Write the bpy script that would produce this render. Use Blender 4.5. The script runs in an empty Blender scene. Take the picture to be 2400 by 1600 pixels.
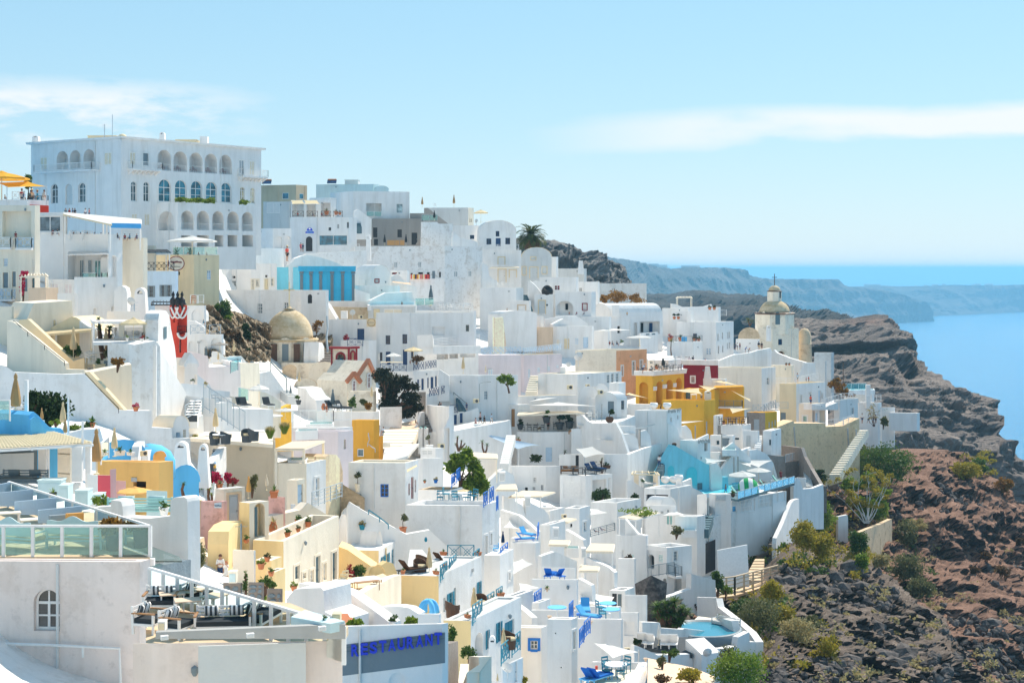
import bpy,random
from math import cos,sin,exp,radians,pi
from mathutils import Vector,Matrix,noise
h3=Vector;h8=lambda *a:Vector(a);h4=enumerate;h5=range;h6=tuple;h7=isinstance
rnd=random.Random(7)
S=bpy.context.scene
ORD='first second third fourth fifth sixth seventh eighth ninth tenth eleventh twelfth'.split()
def EN(*r):return[(i,*x)for i,x in h4(r)]
def IV(n,k,v):n.inputs[k].default_value=v
COL=S.collection
F=3600.0
HZ=630.0
# camera
cam=bpy.data.cameras.new('camera');camo=bpy.data.objects.new('camera',cam);COL.objects.link(camo)
cam.sensor_width=36;cam.lens=54;cam.shift_y=-170/2400
cam.clip_start=.5;cam.clip_end=400000
camo.location=(0,0,0);camo.rotation_euler=(pi/2,0,0)
S.camera=camo
# sky
g4,g5=radians(47),radians(34)
W=bpy.data.worlds.new('World');S.world=W;W.use_nodes=True
nt=W.node_tree;nt.nodes.clear()
def N(t,typ,**kw):
 n=t.nodes.new(typ)
 for k,v in kw.items():setattr(n,k,v)
 return n
sky=N(nt,'ShaderNodeTexSky',sky_type='NISHITA',sun_disc=False,sun_elevation=g4,sun_rotation=g5,altitude=200,air_density=1.0,dust_density=.6,ozone_density=1.5)
sc_=N(nt,'ShaderNodeSeparateColor');hs=N(nt,'ShaderNodeCombineColor');nt.links.new(sky.outputs[0],sc_.inputs[0])
def MA(t,op,a,b=.0,c=None):
 n=N(t,'ShaderNodeMath',operation=op)
 for i,x in h4((a,b)if c is None else(a,b,c)):
  if h7(x,(int,float)):IV(n,i,x)
  else:t.links.new(x,n.inputs[i])
 return n.outputs[0]
for i,g_,k_ in EN((.34,.77),(.38,1.18),(.38,1.42)):nt.links.new(MA(nt,'MULTIPLY',MA(nt,'POWER',sc_.outputs[i],g_),k_),hs.inputs[i])
tc=N(nt,'ShaderNodeTexCoord');sp=N(nt,'ShaderNodeSeparateXYZ');nt.links.new(tc.outputs['Generated'],sp.inputs[0])
az=MA(nt,'ARCTAN2',sp.outputs[0],sp.outputs[1]);el=MA(nt,'ARCSINE',sp.outputs[2])
cv=N(nt,'ShaderNodeCombineXYZ');nt.links.new(MA(nt,'MULTIPLY',az,1.0),cv.inputs[0]);nt.links.new(MA(nt,'MULTIPLY',el,3.2),cv.inputs[1])
def cloud(scale,ew,f9,a0,a1,e0,e1,lo,hi,slope=0):
 nz=N(nt,'ShaderNodeTexNoise');IV(nz,'Scale',scale);IV(nz,'Detail',9);IV(nz,'Roughness',f9)
 mp=N(nt,'ShaderNodeMapping');IV(mp,1,(ew,ew*.7,0));nt.links.new(cv.outputs[0],mp.inputs[0]);nt.links.new(mp.outputs[0],nz.inputs[0])
 def ee(x,lo_,hi_,s):
  m=N(nt,'ShaderNodeMapRange',interpolation_type='SMOOTHSTEP');nt.links.new(x,m.inputs[0])
  IV(m,1,lo_);IV(m,2,lo_+s)
  m2=N(nt,'ShaderNodeMapRange',interpolation_type='SMOOTHSTEP');nt.links.new(x,m2.inputs[0])
  IV(m2,1,hi_);IV(m2,2,hi_-s)
  return MA(nt,'MULTIPLY',m.outputs[0],m2.outputs[0])
 e2=MA(nt,'SUBTRACT',el,MA(nt,'MULTIPLY',az,slope))
 e3=MA(nt,'ADD',e2,MA(nt,'MULTIPLY',MA(nt,'SUBTRACT',nz.outputs[0],.5),.03))
 mask=MA(nt,'MULTIPLY',ee(az,a0,a1,(a1-a0)*.3),ee(e3,e0,e1,(e1-e0)*.38))
 m=N(nt,'ShaderNodeMapRange',interpolation_type='SMOOTHSTEP');IV(m,1,lo);IV(m,2,hi)
 nt.links.new(nz.outputs[0],m.inputs[0])
 return MA(nt,'MULTIPLY',mask,m.outputs[0])
c1=cloud(14,3.1,.58,-.62,-.10,.070,.128,.30,.60)
c2=cloud(6,9.3,.50,-.08,.80,.066,.106,.20,.52,.02)
cl=MA(nt,'MAXIMUM',c1,c2)
veil=MA(nt,'MULTIPLY',MA(nt,'EXPONENT',MA(nt,'MULTIPLY',MA(nt,'MAXIMUM',el,0),-14)),.8)
mx=N(nt,'ShaderNodeMix',data_type='RGBA');nt.links.new(MA(nt,'MAXIMUM',MA(nt,'MINIMUM',MA(nt,'MULTIPLY',cl,.95),.92),veil),mx.inputs[0])
nt.links.new(hs.outputs[0],mx.inputs[6]);IV(mx,7,(3.05,3.15,3.2,1))
bg=N(nt,'ShaderNodeBackground');IV(bg,1,.15);nt.links.new(mx.outputs[2],bg.inputs[0])
nt.links.new(bg.outputs[0],N(nt,'ShaderNodeOutputWorld').inputs[0])
sl=bpy.data.lights.new('sun','SUN');sl.energy=3.0;sl.angle=radians(.5);sl.color=(1,.91,.78)
so=bpy.data.objects.new('sun',sl);COL.objects.link(so)
sd=h8(sin(g5)*cos(g4),cos(g5)*cos(g4),sin(g4))
so.rotation_euler=sd.to_track_quat('Z','Y').to_euler();so.location=(0,0,60)
S.view_settings.view_transform='Standard';S.view_settings.look='None';S.view_settings.gamma=1
S.view_settings.use_curve_mapping=False;S.view_settings.exposure=1.08
S.cycles.use_denoising=True;S.cycles.max_bounces=7;S.cycles.diffuse_bounces=4;S.cycles.glossy_bounces=3
S.cycles.transparent_max_bounces=16;S.cycles.volume_bounces=3;S.cycles.caustics_reflective=False;S.cycles.caustics_refractive=False
# where things stand
ROWS=[(480,'0:165 300:205 620:235 900:285 1150:300 2400:340'),(560,'0:155 150:168 300:200 600:225 720:268 1000:280 1250:300 2400:340'),(640,'0:148 200:160 400:190 560:225 700:245 850:255 1150:280 1400:300 2400:340'),(700,'0:140 200:150 400:180 600:225 800:238 1000:252 1200:268 1400:280 1700:300 1850:310 2400:340'),(780,'0:128 250:145 420:168 600:205 800:225 1000:235 1200:250 1500:265 1800:290 2400:330'),(850,'0:115 300:140 500:165 700:205 900:215 1200:228 1500:240 1800:272 1950:290 2400:320'),(920,'0:102 250:118 450:145 650:175 850:195 1000:205 1200:212 1500:225 1750:255 1950:275 2400:300'),(1000,'0:88 200:96 450:118 600:140 850:168 1000:192 1200:202 1450:208 1700:225 1900:248 2100:268 2400:290'),(1100,'0:72 250:85 450:103 600:125 800:140 1000:165 1200:185 1450:198 1700:208 1850:225 2100:255 2400:275'),(1200,'0:60 300:75 500:98 700:110 900:126 1100:145 1300:168 1500:182 1700:195 1850:210 2100:235 2400:255'),(1300,'0:52 300:62 500:88 700:97 900:112 1100:130 1300:148 1500:162 1700:178 1850:190 2100:215 2400:235'),(1400,'0:48 350:55 600:78 900:98 1100:116 1400:132 1600:145 1700:160 2100:190 2400:210'),(1500,'0:45 600:60 800:62 1000:85 1200:105 1500:115 1700:135 2100:165 2400:185'),(1600,'0:42 600:50 800:56 1000:72 1200:92 1500:98 1700:115 2100:145 2400:165'),(1850,'0:34 600:40 1000:55 1500:75 1700:90 2400:130')]
ROWS=[(v,[h6(map(float,p.split(':')))for p in s.split()])for v,s in ROWS]
def gg(r,u):
 if u<=r[0][0]:return r[0][1]
 for(a,b),(c,e)in zip(r,r[1:]):
  if u<=c:return b+(e-b)*(u-a)/(c-a)
 return r[-1][1]
def D(u,v):
 if v<=ROWS[0][0]:return gg(ROWS[0][1],u)
 for(v0,r0),(v1,r1)in zip(ROWS,ROWS[1:]):
  if v<=v1:
   t=(v-v0)/(v1-v0);return gg(r0,u)*(1-t)+gg(r1,u)*t
 return gg(ROWS[-1][1],u)
class G:ox=oy=.0;s=1.0
FR=dict(A=(0,280),B=(600,380),C=(1160,480),D=(1760,580),E=(0,660),F=(580,660),G=(1120,760),H=(1660,880),I=(0,980),J=(380,1000),K=(800,1020),L=(1280,1100),M=(0,1260),N=(600,1280),O=(1160,1280),Q=(1680,1100))
def fr(k):G.ox,G.oy=FR[k];G.s=3.136 if k=='Q' else 3.675
def U(x):return G.ox+x/G.s
def V(y):return G.oy+y/G.s
def P(u,v,d):return h8((u-1200)*d/F,d,-(v-HZ)*d/F)
def dd(x,y):return D(U(x),V(y))
def at(x,y,d=None):return P(U(x),V(y),dd(x,y)if d is None else d)
def fj(x,y,z):return at(x,y,-z*F/(V(y)-HZ))
def mp(d):return F/d/1.0
def bh(v,d):return-(v-HZ)*d/F
# materials
MATS={}
RGB=dict(flare_pink=(.90,.77,.70),w=(.88,.85,.815),cream=(.88,.71,.46),peach=(.92,.66,.40),ivory=(.88,.78,.63),yellow=(.90,.53,.18),pale=(.90,.67,.34),ochre=(.74,.37,.05),gold=(.88,.48,.06),beige=(.80,.59,.42),grey=(.46,.45,.43),lgrey=(.66,.66,.64),taupe=(.36,.33,.30),sand=(.70,.53,.35),orange=(.84,.44,.24),red=(.70,.075,.045),maroon=(.28,.02,.03),pink=(.72,.45,.42),rose=(.62,.10,.13),lilac=(.80,.70,.70),aqua=(.25,.68,.80),pool=(.10,.62,.72),sky=(.14,.52,.86),cyan=(.07,.50,.76),teal=(.03,.24,.34),slate=(.10,.17,.20),steel=(.20,.25,.28),navy=(.02,.06,.16),blue=(.03,.19,.62),royal=(.015,.05,.62),dark=(.03,.03,.035),black=(.015,.015,.018),wood=(.40,.20,.08),brown=(.12,.06,.035),terra=(.52,.19,.09),canvas=(.58,.37,.17),ecru=(.80,.66,.42),charcoal=(.07,.08,.09),stone=(.26,.22,.19),steel2=(.42,.48,.52),mint=(.35,.62,.58),skin=(.50,.27,.18),tan=(.36,.18,.11),seafoam=(.60,.74,.74),powder=(.55,.68,.80),sail=(.80,.79,.76),green=(.02,.40,.12))  # first tone: pink lens-flare glow mixed into a white wall colour
def bu(d7):
 m=bpy.data.materials.new(d7);m.use_nodes=True
 return m,m.node_tree,m.node_tree.nodes['Principled BSDF']
def br(t,scale,detail=4,f9=.55,vec=None,sc=None):
 n=N(t,'ShaderNodeTexNoise');IV(n,'Scale',scale);IV(n,'Detail',detail);IV(n,'Roughness',f9)
 if vec is None:
  g=N(t,'ShaderNodeNewGeometry');vec=g.outputs['Position']
 if sc:
  mpn=N(t,'ShaderNodeMapping');IV(mpn,3,sc);t.links.new(vec,mpn.inputs[0]);vec=mpn.outputs[0]
 t.links.new(vec,n.inputs['Vector']);return n.outputs[0]
def fh(t,x,f6):
 r=N(t,'ShaderNodeValToRGB');t.links.new(x,r.inputs[0]);e=r.color_ramp.elements
 while len(e)<len(f6):e.new(.5)
 for el_,(p,c)in zip(e,f6):el_.position=p;el_.color=h6(c)+(1,)
 return r.outputs[0]
def fi(t,f,a,b,mode='MIX'):
 m=N(t,'ShaderNodeMix',data_type='RGBA',blend_type=mode)
 for i,x in((0,f),(6,a),(7,b)):
  if h7(x,(int,float)):IV(m,i,x)
  elif h7(x,h6):IV(m,i,x+(1,))
  else:t.links.new(x,m.inputs[i])
 return m.outputs[2]
def gi(t,b,h,s,dist=.1):
 n=N(t,'ShaderNodeBump');IV(n,'Strength',s);IV(n,'Distance',dist)
 t.links.new(h,n.inputs['Height']);t.links.new(n.outputs[0],b.inputs['Normal'])
def ag(c,dl=.0):
 k=('pl',c,dl)
 if k in MATS:return MATS[k]
 m,t,b=bu('plaster_'+c);em=RGB[c]
 big=br(t,.35,5,.6);streak=br(t,1.0,5,.6,sc=(1.3,1.3,.16));er=br(t,9,4)
 dk=h6(x*y for x,y in zip(em,(.80,.79,.77)))
 c1=fi(t,fh(t,big,[(.35,(0,0,0)),(.7,(1,1,1))]),em,h6(x*y for x,y in zip(em,(.91,.91,.915))))
 c2=fi(t,MA(t,'MULTIPLY',fh(t,streak,[(.47,(0,0,0)),(.76,(1,1,1))]),.8),c1,dk)
 if dl:
  patch=br(t,.8,8,.68)
  c2=fi(t,MA(t,'MULTIPLY',fh(t,patch,[(.53,(0,0,0)),(.62,(1,1,1))]),dl),c2,h6(x*y for x,y in zip(em,(.62,.56,.50))))
  p2=br(t,2.5,8,.7);c2=fi(t,MA(t,'MULTIPLY',fh(t,p2,[(.56,(0,0,0)),(.66,(1,1,1))]),dl),c2,h6(x*y for x,y in zip(em,(.5,.47,.45))))
 t.links.new(c2,b.inputs['Base Color']);IV(b,'Roughness',.85);IV(b,'Specular IOR Level',.2)
 gi(t,b,MA(t,'ADD',MA(t,'MULTIPLY',big,2.2),MA(t,'MULTIPLY',er,.25)),.35,.12)
 MATS[k]=m;return m
def af(c,f9=.5,metal=.0,spec=.4):
 k=('pt',c,f9,metal)
 if k in MATS:return MATS[k]
 m,t,b=bu('paint_'+c);em=RGB[c]
 n=br(t,4,4)
 t.links.new(fi(t,n,h6(x*.86 for x in em),h6(min(1,x*1.1)for x in em)),b.inputs['Base Color'])
 IV(b,'Roughness',f9);IV(b,'Metallic',metal);IV(b,'Specular IOR Level',spec)
 MATS[k]=m;return m
def bn(c):
 k=('cl',c)
 if k in MATS:return MATS[k]
 m,t,b=bu('cloth_'+c);em=RGB[c]
 n=br(t,3,5);t.links.new(fi(t,n,h6(x*.88 for x in em),h6(min(1,x*1.06)for x in em)),b.inputs['Base Color'])
 IV(b,'Roughness',.9);IV(b,'Specular IOR Level',.1)
 tr=N(t,'ShaderNodeBsdfTranslucent');IV(tr,0,em+(1,))
 ms=N(t,'ShaderNodeMixShader');IV(ms,0,.3)
 o=t.nodes['Material Output'];t.links.new(b.outputs[0],ms.inputs[1]);t.links.new(tr.outputs[0],ms.inputs[2]);t.links.new(ms.outputs[0],o.inputs[0])
 MATS[k]=m;return m
def b9(c='slate'):
 k=('gd',c)
 if k in MATS:return MATS[k]
 m,t,b=bu('window_glass_'+c);em=RGB.get(c,(.05,.08,.1))
 n=br(t,.9,3);t.links.new(fi(t,fh(t,n,[(.4,(0,0,0)),(.62,(1,1,1))]),h6(x*.35 for x in em),em),b.inputs['Base Color'])
 IV(b,'Roughness',.08);IV(b,'Specular IOR Level',.6)
 MATS[k]=m;return m
def ca():
 if 'cg' in MATS:return MATS['cg']
 m=bpy.data.materials.new('clear_glass');m.use_nodes=True;t=m.node_tree;t.nodes.clear()
 tr=N(t,'ShaderNodeBsdfTransparent');IV(tr,0,(.80,.94,.91,1))
 gl=N(t,'ShaderNodeBsdfGlossy');IV(gl,'Roughness',.03);IV(gl,0,(.9,1,.98,1))
 df=N(t,'ShaderNodeBsdfDiffuse');IV(df,0,(.45,.72,.68,1))
 lw=N(t,'ShaderNodeFresnel');IV(lw,0,1.5)
 a=N(t,'ShaderNodeMixShader');IV(a,0,.16);t.links.new(tr.outputs[0],a.inputs[1]);t.links.new(df.outputs[0],a.inputs[2])
 s=N(t,'ShaderNodeMixShader');t.links.new(lw.outputs[0],s.inputs[0]);t.links.new(a.outputs[0],s.inputs[1]);t.links.new(gl.outputs[0],s.inputs[2])
 t.links.new(s.outputs[0],N(t,'ShaderNodeOutputMaterial').inputs[0]);MATS['cg']=m;return m
def cb(c='pool'):
 k=('wa',c)
 if k in MATS:return MATS[k]
 m,t,b=bu('pool_water_'+c);IV(b,'Base Color',RGB[c]+(1,));IV(b,'Roughness',.06)
 gi(t,b,br(t,3,4),.25,.05);MATS[k]=m;return m
LEAF=dict(dark=((.012,.03,.008),(.05,.085,.02)),mid=((.03,.08,.014),(.13,.20,.04)),bright=((.09,.16,.015),(.28,.36,.05)),yellow=((.20,.17,.015),(.50,.40,.05)),olive=((.07,.08,.03),(.23,.23,.10)),rust=((.16,.07,.015),(.36,.19,.03)),brown=((.06,.035,.015),(.17,.10,.045)),bluegreen=((.01,.04,.025),(.04,.10,.06)),cypress=((.010,.018,.008),(.055,.05,.022)),straw=((.25,.2,.08),(.5,.42,.2)),fuchsia=((.35,.01,.05),(.65,.03,.12)),palm=((.02,.045,.012),(.12,.13,.035)),darkred=((.2,.01,.02),(.4,.04,.05)))
def b5(c):
 k=('lf',c)
 if k in MATS:return MATS[k]
 m,t,b=bu('leaves_'+c);g=N(t,'ShaderNodeNewGeometry');lo,hi=LEAF[c]
 n=br(t,.9,3);f=MA(t,'ADD',MA(t,'MULTIPLY',g.outputs['Random Per Island'],.6),MA(t,'MULTIPLY',n,.4))
 em=fi(t,f,lo,hi);t.links.new(em,b.inputs['Base Color'])
 IV(b,'Roughness',.6);IV(b,'Specular IOR Level',.25)
 tr=N(t,'ShaderNodeBsdfTranslucent');t.links.new(em,tr.inputs[0])
 ms=N(t,'ShaderNodeMixShader');IV(ms,0,.35)
 o=t.nodes['Material Output'];t.links.new(b.outputs[0],ms.inputs[1]);t.links.new(tr.outputs[0],ms.inputs[2]);t.links.new(ms.outputs[0],o.inputs[0])
 MATS[k]=m;return m
def b8(c0,c1,sc=9.0,axis=0):
 k=('st',c0,c1,sc,axis)
 if k in MATS:return MATS[k]
 m,t,b=bu('striped_fabric');tcn=N(t,'ShaderNodeTexCoord');s=N(t,'ShaderNodeSeparateXYZ');t.links.new(tcn.outputs['Object'],s.inputs[0])
 f=MA(t,'GREATER_THAN',MA(t,'SINE',MA(t,'MULTIPLY',s.outputs[axis],6.283*sc)),0)
 t.links.new(fi(t,f,RGB[c0],RGB[c1]),b.inputs['Base Color']);IV(b,'Roughness',.9)
 MATS[k]=m;return m
def bp(c='stone',sc=1.6,mortar=(.55,.5,.42)):
 k=('sm',c,sc)
 if k in MATS:return MATS[k]
 m,t,b=bu('rubble_'+c);g=N(t,'ShaderNodeNewGeometry');em=RGB[c]
 n0=br(t,3,5,.65);f=MA(t,'ADD',MA(t,'MULTIPLY',g.outputs['Random Per Island'],.55),MA(t,'MULTIPLY',n0,.5))
 t.links.new(fh(t,f,[(.15,h6(x*.35 for x in em)),(.5,em),(.85,h6(min(1,x*1.7)for x in em))]),b.inputs['Base Color'])
 IV(b,'Roughness',.9);gi(t,b,br(t,7,6,.7),.6,.08);MATS[k]=m;return m
def bq(d7,f6,fy=None,sc=.25,bs=.9,hfun=None):
 k=('rk',d7)
 if k in MATS:return MATS[k]
 m,t,b=bu(d7)
 n1=br(t,sc,9,.68);n2=br(t,sc*5,8,.7);n3=br(t,sc*1.2,6,.6,sc=(.35,.35,2.2))
 f=MA(t,'ADD',MA(t,'MULTIPLY',n1,.5),MA(t,'ADD',MA(t,'MULTIPLY',n2,.25),MA(t,'MULTIPLY',n3,.25)))
 c=fh(t,f,f6)
 if fy:
  q=br(t,sc*.55,7,.65);c=fi(t,fh(t,q,[(fy[1],(0,0,0)),(fy[1]+.09,(1,1,1))]),c,fi(t,n2,h6(x*.7 for x in fy[0]),h6(x*1.25 for x in fy[0])))
 t.links.new(c,b.inputs['Base Color']);IV(b,'Roughness',.95);IV(b,'Specular IOR Level',.1)
 gi(t,b,MA(t,'ADD',n1,MA(t,'MULTIPLY',n2,.5)),bs,1/sc*.12)
 MATS[k]=m;return m
# mesh building
class MB:
 def __init__(s):s.v=[];s.f=[];s.hl=False
 def add(s,vs,fs):
  o=len(s.v);s.v.extend(h3(x)for x in vs);s.f.extend([h6(i+o for i in f)for f in fs]);return s
 def he(s,a,b,c,d):return s.add((a,b,c,d),[(0,1,2,3)])
 def g9(s,p):return s.add(p,[(0,3,2,1),(4,5,6,7),(0,1,5,4),(1,2,6,5),(2,3,7,6),(3,0,4,7)])
 def hn(s,c,sz,ax=None):
  c=h3(c);X,Y,Z=ax or(h8(1,0,0),h8(0,1,0),h8(0,0,1))
  X,Y,Z=X*sz[0]/2,Y*sz[1]/2,Z*sz[2]/2
  return s.g9([c-X-Y-Z,c+X-Y-Z,c+X+Y-Z,c-X+Y-Z,c-X-Y+Z,c+X-Y+Z,c+X+Y+Z,c-X+Y+Z])
 def hj(s,a,b,w,h=None):
  a,b=h3(a),h3(b);z=(b-a);l=z.length
  if l<1e-6:return s
  z/=l;x=z.cross(h8(0,0,1))
  x=h8(1,0,0)if x.length<1e-4 else x.normalized()
  return s.hn((a+b)/2,(w,h or w,l),(x,z.cross(x),z))
 def hf(s,en,rs,n=7,cap=True):
  en=[h3(p)for p in en];o=len(s.v)
  if h7(rs,(int,float)):rs=[rs]*len(en)
  x=None
  for i,p in h4(en):
   z=(en[min(i+1,len(en)-1)]-en[max(i-1,0)]).normalized()
   x=(z.orthogonal()if x is None else x-z*x.dot(z)).normalized();y=z.cross(x)
   for k in h5(n):s.v.append(p+(x*cos(2*pi*k/n)+y*sin(2*pi*k/n))*rs[i])
  for i in h5(len(en)-1):
   for k in h5(n):s.f.append((o+i*n+k,o+i*n+(k+1)%n,o+i*n+n+(k+1)%n,o+i*n+n+k))
  if cap:s.f.append(h6(o+k for k in h5(n))[::-1]);s.f.append(h6(o+(len(en)-1)*n+k for k in h5(n)))
  return s
 def g8(s,f8,c=(0,0,0),n=14,a0=.0,wob=None):
  c=h3(c);o=len(s.v)
  for r,z in f8:
   for k in h5(n):
    a=a0+2*pi*k/n;q=r*(wob(k,z)if wob else 1);s.v.append(c+h8(q*cos(a),q*sin(a),z))
  for i in h5(len(f8)-1):
   for k in h5(n):s.f.append((o+i*n+k,o+i*n+(k+1)%n,o+i*n+n+(k+1)%n,o+i*n+n+k))
  if f8[0][0]>.001:s.f.append(h6(o+k for k in h5(n))[::-1])
  if f8[-1][0]>.001:s.f.append(h6(o+(len(f8)-1)*n+k for k in h5(n)))
  return s
 def hq(s,c,r,n=8,m=6,sz=1.0):
  return s.g8([(max(.0005,r*sin(pi*i/m)),-r*sz*cos(pi*i/m))for i in h5(m+1)],c,n)
 def hu(s,p,d,l,w):
  d=d.normalized();x=d.cross(h8(rnd.random()-.5,rnd.random()-.5,1.2))
  x=x.normalized()if x.length>1e-4 else h8(1,0,0);m=p+d*l*.5
  return s.add((p,m+x*w,p+d*l,m-x*w),[(0,1,2,3)])
 def hx(s,d7,mat,org=h3()):
  me=bpy.data.meshes.new(d7);me.from_pydata([h6(v-org)for v in s.v],[],s.f)
  if s.hl:me.polygons.foreach_set('use_smooth',[True]*len(me.polygons))
  for m in(mat if h7(mat,list)else[mat]):me.materials.append(m)
  me.update();return me
 def g7(s,d7,mat,di=None,**kw):
  if not s.v:return None
  org=c8(di)if di else h8(sum(v.x for v in s.v)/len(s.v),sum(v.y for v in s.v)/len(s.v),min(v.z for v in s.v))
  o=bpy.data.objects.new(d7,s.hx(d7,mat,org));COL.objects.link(o)
  if di:o.parent=di
  else:o.location=org
  for k,v in kw.items():
   if v:o[k]=v
  return o
def c8(o):
 p=h3()
 while o is not None:p+=o.location;o=o.parent
 return p
def bc(d7,de,ek,loc,dn=None):
 o=bpy.data.objects.new(d7,None);COL.objects.link(o);o.location=loc;o.empty_display_size=.3
 o['label']=de;o['category']=ek
 if dn:o['group']=dn
 return o
class fb:
 def __init__(s,d7):s.name=d7;s.parts=[]
 def hg(s,d7,mb,mat,ej=-1):
  me_=mb if h7(mb,bpy.types.Mesh)else mb.hx(d7,mat)
  if not me_.materials:me_.materials.append(mat)
  s.parts.append((d7,me_,mat,ej));return len(s.parts)-1
 def hy(s,de,ek,loc,rz=.0,sc=1.0,dn=None,eh=None,f7=(0,0)):
  r=bc(s.name,de,ek,loc,dn);r.rotation_euler=(f7[0],f7[1],rz)
  r.scale=(sc,sc,sc)if h7(sc,(int,float))else sc
  made=[]
  for i,(n,me,m,ej)in h4(s.parts):
   o=bpy.data.objects.new(n,me);COL.objects.link(o);o.parent=made[ej]if ej>=0 else r;made.append(o)
   mm=(eh or{}).get(n)
   if mm is not None:o.material_slots[0].link='OBJECT';o.material_slots[0].material=mm
  return r
PROTO={}
def c9(key,fn):
 if key not in PROTO:PROTO[key]=fn()
 return PROTO[key]
# house builder
class fd:
 def __init__(s,a,b):
  s.a,s.b=h8(a.x,a.y,0),h8(b.x,b.y,0);s.e=(s.b-s.a);s.L=s.e.length;s.e/=s.L
  s.n=h8(s.e.y,-s.e.x,0)
 def hk(s,u):
  k=(u-1200)/F;den=s.e.x-k*s.e.y
  t=(k*s.a.y-s.a.x)/den
  return t,s.a.y+t*s.e.y
 def rect(s,u0,v0,u1,v1):
  s0,d0=s.hk(u0);s1,d1=s.hk(u1);dm=(d0+d1)/2
  return s0,s1,bh(v1,dm),bh(v0,dm)
 def p(s,t,z,gm=.0):return s.a+s.e*t+s.n*gm+h8(0,0,z)
NA=6
def gz(s0,s1,zs,ex,n=NA):
 c,r=(s0+s1)/2,(s1-s0)/2
 return[(c-r*cos(pi*i/(2*n)),zs+ex*sin(pi*i/(2*n)))for i in h5(2*n+1)]
def c4(mb,fc,zb,zt,holes,edge=.004):
 H=[]
 for(s0,s1,z0,z1,e4,rec,gu)in holes:
  s0,s1=max(.03,min(s0,s1)),min(fc.L-.03,max(s0,s1));z0=max(zb+.02,z0);z1=min(zt-.03,z1)
  if s1-s0>.05 and z1-z0>.05:H.append((s0,s1,z0,z1,e4,rec,gu))
 ss=sorted({0,fc.L}|{x for h in H for x in h[:2]});zz=sorted({zb,zt}|{x for h in H for x in h[2:4]})
 for a,b in zip(ss,ss[1:]):
  if b-a<1e-5:continue
  gp=None
  for c,d in zip(zz,zz[1:]):
   m,q=(a+b)/2,(c+d)/2
   if any(h[0]<m<h[1]and h[2]<q<h[3]for h in H):
    if gp:mb.he(fc.p(a,gp[0]),fc.p(b,gp[0]),fc.p(b,gp[1]),fc.p(a,gp[1]));gp=None
   else:gp=(gp[0]if gp else c,d)
  if gp:mb.he(fc.p(a,gp[0]),fc.p(b,gp[0]),fc.p(b,gp[1]),fc.p(a,gp[1]))
 for(s0,s1,z0,z1,e4,rec,gu)in H:
  if e4:
   ex=min((s1-s0)/2,(z1-z0)*.6);ap=gz(s0,s1,z1-ex,ex);m=len(ap)//2
   for i in h5(m):mb.add((fc.p(s0,z1),fc.p(*ap[i]),fc.p(*ap[i+1])),[(0,1,2)])
   for i in h5(m,len(ap)-1):mb.add((fc.p(s1,z1),fc.p(*ap[i]),fc.p(*ap[i+1])),[(0,1,2)])
   gj=[(s0,z0)]+ap+[(s1,z0)]
  else:gj=[(s0,z0),(s0,z1),(s1,z1),(s1,z0)]
  for(a,b)in zip(gj,gj[1:]+gj[:1]):
   mb.he(fc.p(*a),fc.p(*b),fc.p(*b,-rec),fc.p(*a,-rec))
  if gu:mb.add([fc.p(*a,-rec)for a in gj],[h6(h5(len(gj)))])
 return H
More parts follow.
